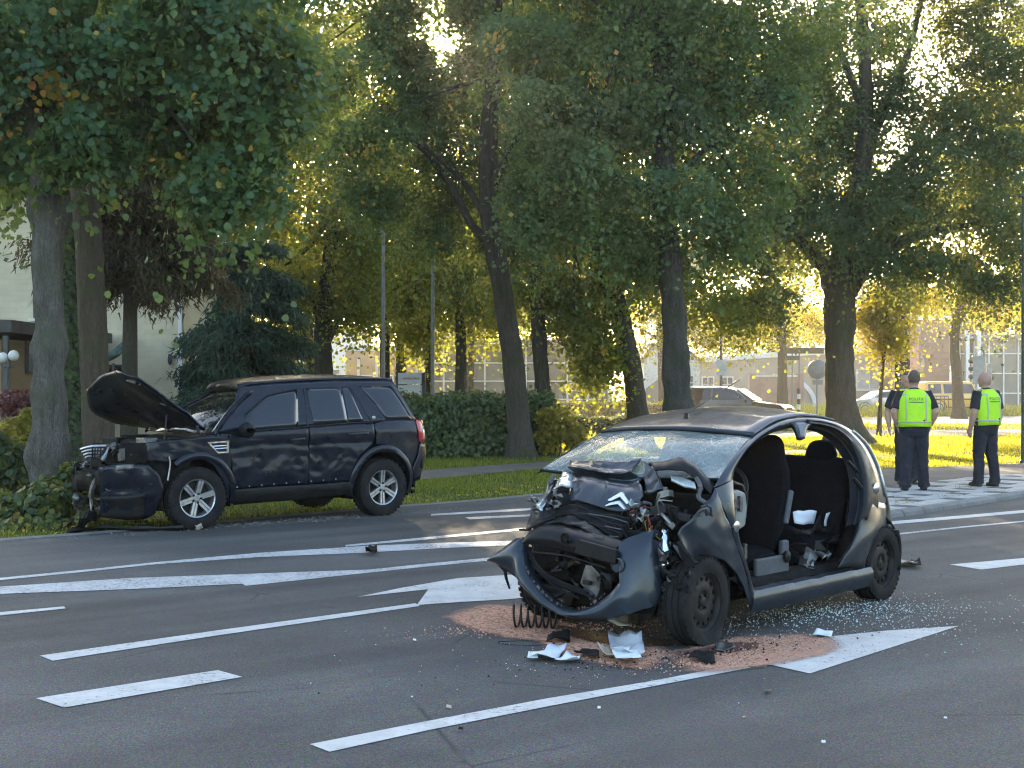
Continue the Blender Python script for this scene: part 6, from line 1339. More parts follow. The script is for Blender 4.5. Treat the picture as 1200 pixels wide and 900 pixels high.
# ================================================================== the damaged off-road car
def s_surf(x, z):
    y = 0.915
    if z < 0.75: y -= 0.10 * ((0.75 - z) / 0.5) ** 2
    if z > 1.12: y -= 0.235 * ((z - 1.12) / 0.6) ** 1.15
    if x < -0.35: y -= 0.22 * ((-0.35 - x) / 0.65) ** 2
    if x > 2.7: y -= 0.10 * ((x - 2.7) / 0.7) ** 2
    return y
SV = Frame('off_road_car', (229, 620), (444, 604), 0.80, 2.66, s_surf, 'dark off-road car with raised bonnet, smashed nose and scraped doors by a tree', 'car')
def z3(*p): return [(80 + u / 4.2875, 430 + v / 4.2857) for u, v in p]
def z4(*p): return [(280 + u / 4.2875, 430 + v / 4.2857) for u, v in p]
def off_road():
    r0 = SV.root
    def band(name, mat, b, t, l, r, nu, nv, dent=None, off=0.0, solid=.012, parent=None, smooth=60):
        k = CB(); k.grid(SV.side(b, t, l, r, nu, nv, dent, off)); return k.build(name, M[mat], parent or r0, solid=solid, smooth=smooth)
    def scrape(seed, amp):
        def fn(p, u, v):
            w = math.exp(-((p.z - .72) / .28) ** 2)
            return -amp * w * (.5 + .5 * nz(p, 2.6, seed)) + .012 * w * ridge(p, 3.4, seed) + .008 * w * ridge(p, 9, seed + 2) - .012 * math.exp(-((p.z - .98 - .05 * nz((p.x, 0, 0), 3, seed)) / .035) ** 2)
        return fn
    # inner shell keeps the cabin dark between the panels
    k = CB(); rows = []
    for x in (-.55, 0, .4, .9, 1.6, 2.3, 2.85, 3.25):
        zt = {-.55: 1.0, 0: 1.05, .4: 1.1}.get(x, 1.14); rows.append([Vector((x, y, z)) for y, z in ((.80, .34), (.84, .6), (.84, .95), (.82, zt), (0, zt), (-.82, zt), (-.84, .95), (-.84, .6), (-.80, .34), (0, .34))])
    k.grid(rows, closed=True); k.f += [tuple(range(10)), tuple(70 + i for i in range(10))]; k.m += [0, 0]
    # cut the shell away where the wheels sit by building it above the arches only
    k.v = [(x, y, z if (abs(x) > .5 and abs(x - 2.66) > .55) or z > .9 else max(z, .84)) for x, y, z in k.v]
    k.build('inner_shell', M['rough_black'], r0, smooth=None)
    k = CB(); k.box((1.33, 0, .33), (1.55, 1.5, .14)); k.box((1.3, 0, .30), (4.0, .8, .12)); k.build('underbody', M['rough_black'], r0, bevel=.03)
    # ---- side panels
    fw_ = lambda p, u, v: -.03 * math.exp(-(u / .25) ** 2) + .016 * nz(p, 7, 3) * (1 - u) + .006 * nz(p, 16, 3)
    wing = band('front_wing', 's_scuff', z3((402, 470), (500, 478), (580, 456), (660, 447), (735, 498), (785, 590), (803, 688)), z3((402, 380), (600, 362), (720, 342), (810, 337)), z3((402, 470), (398, 420), (402, 380)), z3((803, 688), (815, 500), (810, 337)), 34, 16, fw_)
    band('front_door', 's_scuff', z4((-27, 612), (160, 598), (343, 588)), z4((-50, 338), (60, 323), (200, 312), (347, 302)), z4((-27, 612), (-44, 450), (-50, 338)), z4((343, 588), (352, 450), (347, 302)), 34, 28, scrape(1, .045))
    band('rear_door', 's_scuff', z4((350, 588), (460, 580), (568, 572)), z4((353, 301), (545, 285), (630, 280), (674, 285)), z4((350, 588), (357, 450), (353, 301)), z4((568, 572), (582, 510), (612, 440), (655, 405), (684, 380), (674, 285)), 30, 28, scrape(6, .05))
    qd_ = lambda p, u, v: .004 * nz(p, 6, 2)
    quarter = band('rear_quarter', 's_paint', z4((690, 390), (760, 398), (825, 440), (866, 508)), z4((680, 287), (740, 270), (870, 264), (886, 264)), z4((690, 390), (690, 340), (680, 287)), z4((866, 508), (896, 440), (903, 380), (886, 264)), 22, 14, qd_)
    band('sill', 'black_plastic', z4((-30, 692), (250, 668), (565, 638)), z4((-27, 616), (160, 602), (343, 592), (568, 576)), z4((-30, 692), (-27, 616)), z4((565, 638), (568, 576)), 36, 8, lambda p, u, v: .018 * math.sin(math.pi * v) + .010 * nz(p, 9, 5), off=.004)
    k = CB()
    for i in range(9):
        p = SV.T(*z4((-10 + i * 62, 604 - i * 5))[0], .018); k.lathe([(.009, 0), (.009, .006), (.0005, .008)], Matrix.Translation(p) @ Matrix.Rotation(math.radians(-90), 4, 'X'), 8)
    k.build('sill_clips', M['alloy'], r0)['kind'] = 'stuff'
    # wheel arch trims
    for nm_, ctr, r_ in (('front', -.02, .475), ('rear', 2.66, .485)):
        k = CB(); rows = []
        a0, a1 = ((-8, 128) if nm_ == 'front' else (-12, 190))
        for i in range(30):
            a = math.radians(a0 + (a1 - a0) * i / 29); c, s_ = math.cos(a), math.sin(a); row = []
            for rad, off in ((r_ - .035, -.10), (r_ - .035, .004), (r_ - .02, .022), (r_ + .03, .022), (r_ + .05, .004)):
                x = ctr + c * rad; z = .375 + s_ * rad * 1.04; row.append(Vector((x, s_surf(x, z) + off, z)))
            rows.append(row)
        k.grid(rows); k.build('wheel_arch_trim', M['s_paint'], r0, smooth=50)
    for sgn in (1, -1):
        for xa in (0, 2.66):
            k = CB(); k.grid([[Vector((xa + .46 * math.cos(a), sgn * yv, .38 + .46 * math.sin(a))) for yv in (.5, .84)] for a in np.linspace(-.3, 3.45, 16)]); k.build('wheel_liner', M['rough_black'], r0, solid=.01)
    # ---- greenhouse
    band('upper_side', 's_paint', z3((735, 338),) + z4((60, 322), (350, 300), (675, 283), (888, 262)), z3((925, 118),) + z4((-10, 102), (150, 84), (480, 67), (770, 69)), z3((735, 338), (800, 245), (870, 165), (925, 118)), z4((888, 262), (830, 160), (770, 69)), 46, 12, off=-.006)
    def pane(name, mat, outline, off=.004, parent=None):
        b, t, l, r = outline; return band(name, mat, b, t, l, r, 10, 8, None, off, solid=.004, parent=parent)
    pane('front_window', 'glass_dark', (z4((62, 318), (297, 303)), z4((135, 150), (200, 132), (292, 114)), z4((62, 318), (30, 300), (30, 240), (135, 150)), z4((297, 303), (292, 114))))
    pane('rear_window', 'glass_dark', (z4((377, 290), (545, 279)), z4((338, 106), (510, 101)), z4((377, 290), (338, 106)), z4((545, 279), (510, 101))))
    pane('rear_quarter_light', 'glass_dark', (z4((552, 279), (625, 275)), z4((517, 100), (545, 99)), z4((552, 279), (517, 100)), z4((625, 275), (545, 99))))
    pane('luggage_window', 'glass_dark', (z4((742, 267), (868, 262)), z4((603, 97), (763, 97)), z4((742, 267), (690, 190), (603, 97)), z4((868, 262), (820, 180), (763, 97))))
    for pts in (z4((345, 302), (325, 108)), z4((672, 284), (555, 98)), z4((297, 306), (292, 112)), z4((30, 240), (135, 145), (200, 127), (292, 110))):
        q = [SV.T(*p, .004) for p in pts]; k = CB(); k.tube(resample(q, 10), .007, 5); k.build('window_seal', M['black_plastic'], r0)
    q = [SV.T(*p, .012) for p in z4((-45, 331), (60, 321), (297, 304), (545, 282), (630, 277), (672, 283))]
    k = CB(); k.tube(resample(q, 30), .008, 5); k.build('belt_moulding', M['black_plastic'], r0)
    # roof with rails, windscreen
    rl = [SV.T(*p, -.006) for p in z3((925, 118),) + z4((-10, 102), (60, 92), (150, 84), (300, 74), (480, 67), (640, 66), (770, 69))]
    rs = resample(spline(rl, 5), 30); rr_ = mirror(rs)
    def cr(a, b, h, dx=0.0, n=11): return [a.lerp(b, i / (n - 1)) + Vector((dx * (1 - (2 * i / (n - 1) - 1) ** 2), 0, h * (1 - (2 * i / (n - 1) - 1) ** 2))) for i in range(n)]
    rr_ = [p + Vector((.34 * (1 - i / 29) ** 2, 0, 0)) for i, p in enumerate(rr_)]; hd = cr(rs[0], rr_[0], .03, 0); rh = cr(rs[-1], rr_[-1], .02, .04)
    k = CB(); k.grid(coons(rs, rr_, hd, rh, 24, 12, lambda p, u, v: p + Vector((0, 0, .03 * math.sin(math.pi * v) * math.sin(math.pi * u) ** .5)))); k.build('roof', M['s_paint'], r0, solid=.03, off=-1)
    ap = [SV.T(*p, -.006) for p in z3((735, 338), (800, 245), (870, 165), (925, 118))]; aps = resample(spline(ap, 5), 12); bs = cr(aps[0], mirror(aps)[0], 0, -.12)
    k = CB(); fa = [p + Vector((.34 * i / 11, 0, 0)) for i, p in enumerate(mirror(aps))]; k.grid(coons(bs, hd, aps, fa, 14, 10, lambda p, u, v: p + Vector((-.03 * math.sin(math.pi * u) * math.sin(math.pi * v), 0, .02 * math.sin(math.pi * u) * math.sin(math.pi * v))))); k.build('windscreen', M['glass_screen'], r0)
    k = CB(); rows = [[p + Vector((0, y, z)) for y, z in ((.012, -.03), (.016, .0), (-.02, .03), (-.06, .02))] for p in aps]; k.grid(rows); k.build('windscreen_pillar', M['s_paint'], r0, solid=.02)
    k = CB(); rows = [[Vector((p.x + .34 * aps.index(p) / 11, -p.y - y, p.z + z)) for y, z in ((.012, -.03), (.016, .0), (-.02, .03), (-.06, .02))] for p in aps]; k.grid(rows); k.build('windscreen_pillar', M['s_paint'], r0, solid=.02)
    # far side closed with a plain panel, rear door
    k = CB(); k.grid([[Vector((x, -s_surf(x, z), z)) for z in (.4, .6, .85, 1.0, 1.12)] for x in np.linspace(.5, 3.25, 20) if True]); k.build('far_side', M['s_paint'], r0, solid=.02)
    k = CB(); k.grid([[Vector((x, -s_surf(x, z) + .006, z)) for x, z in ((lambda t: [(a_.x, a_.z) for a_ in ()] or [(x0 + (x1 - x0) * t, z0 + (z1 - z0) * t)])(t)[0] for t in (0,))] for _ in ()] or [[Vector((p.x, -p.y, p.z)) for p in (rs[i], rs[i].lerp(Vector((rs[i].x, .9, 1.15)), .5), Vector((rs[i].x + (.35 if i > 25 else 0), .9, 1.13)))] for i in range(10, 30)]); k.build('far_windows', M['glass_dark'], r0, solid=.01)
    re_ = [Vector((3.30, .80, 1.25)), Vector((3.38, .82, .97)), Vector((3.42, .82, .55))]
    top = rh; mid = cr(Vector((3.20, .80, 1.26)), Vector((3.20, -.80, 1.26)), 0, .06); bot = cr(Vector((3.34, .84, .60)), Vector((3.34, -.84, .60)), 0, .05)
    k = CB(); k.grid(coons(mid, top, [mid[0], top[0]], [mid[-1], top[-1]], 11, 6)); k.build('rear_screen', M['glass_dark'], r0, solid=.01)
    k = CB(); k.grid(coons(bot, mid, [bot[0], Vector((3.33, .84, .95)), mid[0]], [bot[-1], Vector((3.33, -.84, .95)), mid[-1]], 11, 8)); k.build('tailgate', M['s_paint'], r0, solid=.02)
    # rear bumper and lamps
    band('rear_bumper', 's_paint', z4((872, 568), (905, 545), (945, 500)), z4((905, 383), (930, 383), (953, 392)), z4((872, 568), (868, 510), (898, 440), (905, 383)), z4((945, 500), (957, 440), (953, 392)), 12, 12, lambda p, u, v: -.10 * u ** 2, off=.012, solid=.02)
    k = CB(); k.grid([[Vector((3.42 - .10 * (y / .85) ** 2 + d, y, z)) for d, z in ((-.12, .42), (0, .45), (.03, .62), (.02, .86), (-.05, .90))] for y in np.linspace(-.85, .80, 15)]); k.build('rear_bumper_skin', M['black_plastic'], r0, solid=.02)
    for sgn in (1, -1):
        a = [SV.T(*p) for p in z4((884, 266), (897, 320), (903, 376))]; b = [SV.T(*p) for p in z4((920, 268), (934, 320), (938, 370))]
        k = CB(); k.grid([[Vector((p.x + (q_.x - p.x) * t, (p.y + .015 - .07 * t * t) * sgn, p.z + (q_.z - p.z) * t)) for t in (0, .2, .45, .7, .85, 1)] for p, q_ in zip(resample(a, 10), resample(b, 10))]); tl_ = k.build('tail_lamp', M['lamp_red'], r0, solid=.02)
        k = CB(); k.grid([[Vector((p.x + (q_.x - p.x) * t + .004, (p.y + .024 - .07 * t * t) * sgn, p.z + (q_.z - p.z) * t)) for t in (.5, .62, .75, .9)] for p, q_ in zip(resample(a, 12)[4:10], resample(b, 12)[4:10])]); k.build('reversing_lens', M['lamp_clear'], tl_, solid=.008)
    k = CB(); k.tube([SV.S(485, 575, .3), SV.S(482, 576, .3)], .03, 8); k.build('tow_ball', M['rough_black'], r0)
    # handles, mirror, side vent, badge, filler
    for pts in (z4((255, 366), (320, 360)), z4((548, 338), (640, 332))):
        a, b = [SV.T(*p, .0) for p in pts]; k = CB(); k.tube(resample(spline([a, a + Vector((.01, .045, 0)), b + Vector((-.01, .045, 0)), b], 6), 14), .016, 8, flat=.7); k.box((a + b) / 2 + Vector((0, .003, -.02)), (.10, .01, .06)); k.build('door_handle', M['s_paint'], r0, smooth=50)
    mb = SV.T(*z4((10, 325))[0], .02); k = CB(); rows = []
    for t, hw in ((0, .03), (.03, .075), (.1, .095), (.18, .095), (.22, .08), (.235, .03)):
        rows.append([mb + Vector((.02 + .07 * math.cos(a) - .1 * t, t, .02 + hw * math.sin(a))) for a in np.linspace(0, 2 * math.pi, 13)[:-1]])
    k.grid(rows, closed=True); k.tube([mb + Vector((0, -.03, -.04)), mb + Vector((0, .08, -.02))], .03, 8); k.build('door_mirror', M['black_plastic'], r0, smooth=60)
    vp = z3((695, 378), (805, 370), (803, 432), (748, 434)); P = [SV.T(*p, .004) for p in vp]; cen = sum(P, Vector()) / 4
    k = CB(); n_ = 4
    inner_ = [p.lerp(cen, .26) for p in P]
    k.add([p + Vector((0, .0, 0)) for p in P] + [p + Vector((0, .014, 0)) for p in P] + [p + Vector((0, .014, 0)) for p in inner_] + [p + Vector((0, -.0, 0)) for p in inner_], [(i, (i + 1) % 4, 4 + (i + 1) % 4, 4 + i) for i in range(4)] + [(4 + i, 4 + (i + 1) % 4, 8 + (i + 1) % 4, 8 + i) for i in range(4)] + [(8 + i, 8 + (i + 1) % 4, 12 + (i + 1) % 4, 12 + i) for i in range(4)])
    vt = k.build('side_vent', M['chrome'], wing, smooth=None)
    for t in (.33, .62):
        a = inner_[0].lerp(inner_[3], t); b = inner_[1].lerp(inner_[2], t); k = CB(); k.tube([a + Vector((0, .006, 0)), b + Vector((0, .006, 0))], .007, 6); k.build('vent_bar', M['chrome'], vt)
    pb = SV.T(*z4((676, 254))[0], .006); k = CB(); k.lathe([(.022, 0), (.022, .006), (.0005, .008)], Matrix.Translation(pb) @ Matrix.Rotation(math.radians(-90), 4, 'X') @ Matrix.Diagonal((1.4, 1, 1, 1)), 16); k.build('oval_badge', M['alloy'], r0)
    # ---- raised, bent bonnet
    hl, hr = Vector((.16, .74, 1.16)), Vector((.18, -.74, 1.14)); fl = Vector((-.70, .72, 1.775)); tip = Vector((-.72, -.66, 1.63))
    fr_ = [fl, Vector((-.76, .4, 1.83)), Vector((-.66, 0, 1.84)), Vector((-.68, -.36, 1.78)), tip]
    lf_ = [hl, Vector((-.12, .75, 1.39)), Vector((-.42, .74, 1.60)), fl]; rt_ = [hr, Vector((-.16, -.76, 1.20)), Vector((-.40, -.77, 1.26)), Vector((-.60, -.74, 1.38)), tip]
    def bn_(p, u, v): return p + Vector((.012 * nz(p, 5), 0, .06 * math.sin(math.pi * u) * math.sin(math.pi * v * .9) + .020 * ridge(p, 2.6, 2) + .008 * ridge(p, 7, 5)))
    k = CB(); k.grid(coons([hl, Vector((.08, .3, 1.18)), Vector((.08, -.3, 1.17)), hr], spline(fr_, 5), spline(lf_, 5), spline(rt_, 5), 22, 18, bn_)); bo_ = k.build('bonnet', M['s_paint'], r0, solid=.022, smooth=28)
    def on(u, v, d=.03):
        b_ = resample([hl, hr], 11); a = hl.lerp(hr, u); t_ = resample(fr_, 21)[int(round(u * 20))]; p = a.lerp(t_, v); return p + Vector((.0, 0, .09 * math.sin(math.pi * u) * math.sin(math.pi * v * .9) * .8)) + Vector((.7, 0, -.6)).normalized() * d
    for a, b in (((.06, .1), (.06, .93)), ((.94, .1), (.94, .85)), ((.08, .93), (.92, .86)), ((.15, .2), (.5, .85)), ((.85, .2), (.5, .85)), ((.3, .15), (.3, .8)), ((.1, .5), (.9, .5))):
        k = CB(); k.tube([on(a[0] + (b[0] - a[0]) * t, a[1] + (b[1] - a[1]) * t, .035) for t in np.linspace(0, 1, 8)], .028, 7, flat=.6); k.build('bonnet_rib', M['black_plastic'], bo_, smooth=50)
    k = CB(); k.grid([[on(u, v, .028 + .012 * nz((u * 4, v * 4, 0), 1.5)) for u in np.linspace(.05, .95, 14)] for v in np.linspace(.08, .92, 12)]); k.build('bonnet_lining', M['rough_black'], bo_, solid=.006)
    k = CB(); k.tube([Vector((-.35, .70, 1.05)), Vector((-.30, .66, 1.36))], .010, 6); k.build('gas_strut', M['black_plastic'], bo_)
    k = CB(); k.tube([Vector((.10, .70, 1.12)), Vector((.06, .73, 1.22))], .02, 6); k.build('bonnet_hinge', M['bare_metal'], bo_)
    # ---- engine bay and torn nose
    k = CB(); k.box((-.32, 0, .80), (.7, 1.3, .36)); k.box((-.30, .1, 1.0), (.42, .6, .10)); k.box((.02, 0, 1.06), (.16, 1.4, .06)); k.build('engine', M['rough_black'], r0, bevel=.03)
    for c_, s_ in (((-.45, .45, 1.03), (.18, .22, .12)), ((-.3, .58, 1.0), (.14, .12, .14)), ((-.5, -.3, 1.02), (.2, .26, .1)), ((-.15, -.5, 1.04), (.2, .3, .1))):
        k = CB(); k.box(c_, s_, Matrix.Rotation(R.uniform(-.4, .4), 3, 'Z')); k.build('engine_component', M[R.choice(['black_plastic', 'bare_metal', 'rough_black'])], r0, bevel=.015)
    band('front_bumper', 's_paint', z3((152, 750), (250, 762), (380, 765), (430, 742)), z3((152, 503), (260, 487), (400, 492)), z3((152, 750), (165, 620), (152, 503)), z3((430, 742), (478, 620), (460, 545), (400, 492)), 20, 16, lambda p, u, v: .05 * nz(p, 4, 4) + .015 * nz(p, 11, 6) - .03 * math.exp(-((v - .55) / .05) ** 2) * (u < .9), solid=.02)
    band('bumper_skirt', 'black_plastic', z3((170, 752), (300, 768), (375, 760)), z3((158, 650), (300, 645), (380, 630)), z3((170, 752), (158, 650)), z3((375, 760), (380, 630)), 14, 8, lambda p, u, v: .012 * math.sin(9 * v) + .02 * nz(p, 6, 9), off=.012, solid=.02)
    k = CB(); pts = []
    for y in np.linspace(.62, -.72, 12): pts.append([Vector((-.86 - .08 * (1 - (y / .8) ** 2) + .12 * nz((y, z, 3), 4), y, z + .10 * nz((y, 0, z), 5))) for z in (.42, .50, .58, .66, .72)])
    k.grid(pts); k.build('front_bumper_face', M['rough_black'], r0, solid=.03, smooth=45)
    k = CB(); k.prism([SV.S(*p, .66) for p in z3((245, 410), (285, 405), (288, 470), (250, 476))], (0, -.06, 0)); k.build('headlamp_bracket', M['bare_metal'], r0, bevel=.008)
    k = CB(); k.grid(coons([SV.S(*z3((195, 486))[0], .70), SV.S(*z3((400, 482))[0], .82)], [SV.S(*z3((210, 395))[0], .68), SV.S(*z3((400, 380))[0], .80)], [SV.S(*z3((195, 486))[0], .70), SV.S(*z3((210, 395))[0], .68)], [SV.S(*z3((400, 482))[0], .82), SV.S(*z3((400, 380))[0], .80)], 10, 7, lambda p, u, v: p + Vector((.03 * nz(p, 9), -.16 * math.sin(math.pi * u), 0)))); k.build('headlamp_cavity', M['rough_black'], r0)
    band('headlamp_trim', 'bare_metal', z3((160, 528), (270, 520), (330, 512)), z3((155, 505), (270, 490), (325, 488)), z3((160, 528), (155, 505)), z3((330, 512), (325, 488)), 10, 4, off=.02, solid=.01)
    # grille bars, pushed aside
    for i in range(4):
        a = SV.X(*z3((62 + 8 * i, 412 + 14 * i))[0], -.98); b = SV.X(*z3((190 - 12 * i, 395 + 18 * i))[0], -.86); k = CB(); k.tube(resample(spline([a, a.lerp(b, .5) + Vector((-.03, 0, .012)), b], 5), 12), .016, 7, flat=.6); k.build('grille_bar', M['alloy'], r0)
    for i in range(7):
        a = SV.X(*z3((75 + 15 * i, 408 - i))[0], -.95); b = SV.X(*z3((85 + 12 * i, 456))[0], -.93); k = CB(); k.tube([a, b], .008, 5); k.build('grille_rib', M['black_plastic'], r0)
    k = CB(); k.tube(resample(spline([SV.X(*z3((215, 390))[0], -.8), SV.X(*z3((195, 430))[0], -.85), SV.X(*z3((170, 470))[0], -.92)], 5), 10), .022, 7); k.build('grille_frame', M['alloy'], r0)
    rnd = random.Random(9)
    for i in range(26):
        k = CB(); c_ = SV.X(*z3((rnd.uniform(45, 200), rnd.uniform(440, 740)))[0], -.9 + rnd.uniform(-.1, .15)); shard(k, c_, (rnd.uniform(.08, .22), rnd.uniform(.06, .16)), 500 + i, amp=.5); k.build('broken_fragment', M[rnd.choice(['rough_black', 'black_plastic', 'black_plastic', 'bare_metal'])], r0, solid=.008, smooth=30)
    for i in range(14):
        k = CB(); c_ = SV.S(*z3((rnd.uniform(200, 400), rnd.uniform(390, 480)))[0], .62 + rnd.uniform(-.1, .1)); shard(k, c_, (rnd.uniform(.06, .14), rnd.uniform(.05, .1)), 600 + i, amp=.5); k.build('broken_fragment', M[rnd.choice(['rough_black', 'black_plastic', 'bare_metal'])], r0, solid=.008, smooth=30)
    k = CB(); k.tube(resample(spline([SV.X(*z3((140, 560))[0], -.95), SV.X(*z3((115, 640))[0], -.98), SV.X(*z3((125, 760))[0], -.98)], 6), 14), [.03] * 7 + [.02] * 7, 7, wob=.4); k.build('hanging_strip', M['bare_metal'], r0)
    k = CB(); k.tube(resample(spline([SV.T(*p, .01) for p in z3((505, 450), (512, 490), (500, 570))], 5), 10), .01, 6); k.build('torn_strip', M['alloy'], r0)
    # wheels
    wheel(SV, -.02, .80, .372, .372, .235, 'alloy', 1, steer=.05, spin=.26); wheel(SV, 2.66, .80, .375, .375, .235, 'alloy', 1, spin=.5)
    wheel(SV, 0, -.80, .372, .372, .235, 'alloy', -1); wheel(SV, 2.66, -.80, .375, .375, .235, 'alloy', -1)
off_road()
# ------------------------------------------------------------------ police officers
M['skin'] = simple('skin', (0.42, 0.25, 0.18), (0.36, 0.20, 0.145), .55, scale=14, bmp=.15, bscale=120)
M['navy'] = simple('navy_cloth', (0.010, 0.012, 0.020), (0.016, 0.018, 0.028), .9, scale=10, bmp=.5, bscale=26, dist=.012)
M['shirt'] = simple('dark_shirt_cloth', (0.012, 0.013, 0.018), (0.020, 0.021, 0.028), .9, scale=10, bmp=.5, bscale=22, dist=.012)
M['hiviz'] = simple('fluorescent_yellow_cloth', (0.46, 0.80, 0.02), (0.38, 0.70, 0.02), .75, scale=6, bmp=.6, bscale=9, dist=.03)
M['reflective'] = simple('reflective_tape', (0.42, 0.44, 0.42), (0.34, 0.36, 0.34), .4, .2, scale=9)
M['leather'] = simple('black_leather', (0.012, 0.012, 0.012), (0.022, 0.02, 0.02), .45, scale=12)
M['hair'] = simple('short_hair', (0.075, 0.05, 0.036), (0.11, 0.08, 0.058), .7, scale=40, bmp=.5, bscale=160)
M['print_blue'] = simple('dark_blue_print', (0.02, 0.035, 0.09), (0.03, 0.04, 0.08), .6, scale=9, bmp=0)

def limb(k, pts, rad, n=12, sq=1.0):
    """closed tapered limb with rounded ends; rad entries may be (rx, ry)"""
    P = [Vector(p) for p in pts]; rows = []
    L = len(P)
    for i, p in enumerate(P):
        d = (P[min(i + 1, L - 1)] - P[max(i - 1, 0)]).normalized(); ref = Vector((1, 0, 0)) if abs(d.x) < .8 else Vector((0, 1, 0))
        b = d.cross(ref).normalized(); a = b.cross(d).normalized(); r = rad[i]; rx, ry = r if hasattr(r, '__len__') else (r, r)
        rows.append([p + a * (rx * math.copysign(abs(math.cos(t)) ** sq, math.cos(t))) + b * (ry * math.copysign(abs(math.sin(t)) ** sq, math.sin(t))) for t in np.linspace(0, 2 * math.pi, n + 1)[:-1]])
    b0 = len(k.v); k.grid(rows, closed=True); k.f += [tuple(b0 + i for i in range(n))[::-1], tuple(b0 + n * (L - 1) + i for i in range(n))]; k.m += [0, 0]
def ball(k, c, r, sc=(1, 1, 1), n=14):
    c = Vector(c); rows = [[c + Vector((r * sc[0] * math.sin(a) * math.cos(b), r * sc[1] * math.sin(a) * math.sin(b), r * sc[2] * math.cos(a))) for b in np.linspace(0, 2 * math.pi, n + 1)[:-1]] for a in np.linspace(.02, math.pi - .02, n)]
    b0 = len(k.v); k.grid(rows, closed=True); k.f += [tuple(b0 + i for i in range(n)), tuple(b0 + n * (n - 1) + i for i in range(n))[::-1]]; k.m += [0, 0]
def fuse(k, name, mat, parent, voxel=.011, smooth_it=3):
    """join overlapping closed volumes into one continuous skin"""
    me = k.mesh(name, M[mat]); o = bpy.data.objects.new(name, me); COL.objects.link(o)
    bm = bmesh.new(); bm.from_mesh(me); bmesh.ops.recalc_face_normals(bm, faces=bm.faces); bm.to_mesh(me); bm.free()
    a = o.modifiers.new('r', 'REMESH'); a.mode = 'VOXEL'; a.voxel_size = voxel; a.use_smooth_shade = True
    b = o.modifiers.new('s', 'SMOOTH'); b.factor = .5; b.iterations = smooth_it
    dg = bpy.context.evaluated_depsgraph_get(); dg.update(); ev = o.evaluated_get(dg); nm = bpy.data.meshes.new_from_object(ev); nm.name = name
    o.modifiers.clear(); o.data = nm; nm.polygons.foreach_set('use_smooth', [True] * len(nm.polygons))
    if not nm.materials: nm.materials.append(M[mat])
    if parent is not None: o.parent = parent
    return o
def hand(k, wrist, d, side, curl=.5):
    """palm and five bent fingers hanging along d"""
    w = Vector(wrist); d = Vector(d).normalized(); sx = Vector((0, 1, 0)); sx = (sx - d * sx.dot(d)).normalized(); nrm = d.cross(sx) * side
    limb(k, [w - d * .02, w + d * .02, w + d * .06, w + d * .085], [(.024, .020), (.020, .036), (.017, .042), (.013, .038)], 10)
    for i, L in enumerate((.070, .080, .074, .058)):
        b = w + d * .075 + sx * (.030 - .020 * i); q = b + d * L * .45 - nrm * .004; e = q + d * L * .40 - nrm * (L * curl * .5); t = e + d * L * .1 - nrm * (L * curl * .35)
        limb(k, [b - d * .015, b, q, e, t], [.0095, .0095, .009, .008, .0055], 8)
    b = w + d * .025 + sx * .032; limb(k, [b - d * .01, b + sx * .018 + d * .015, b + sx * .028 + d * .042 - nrm * .008, b + sx * .026 + d * .066 - nrm * .016], [.013, .012, .0105, .007], 8)

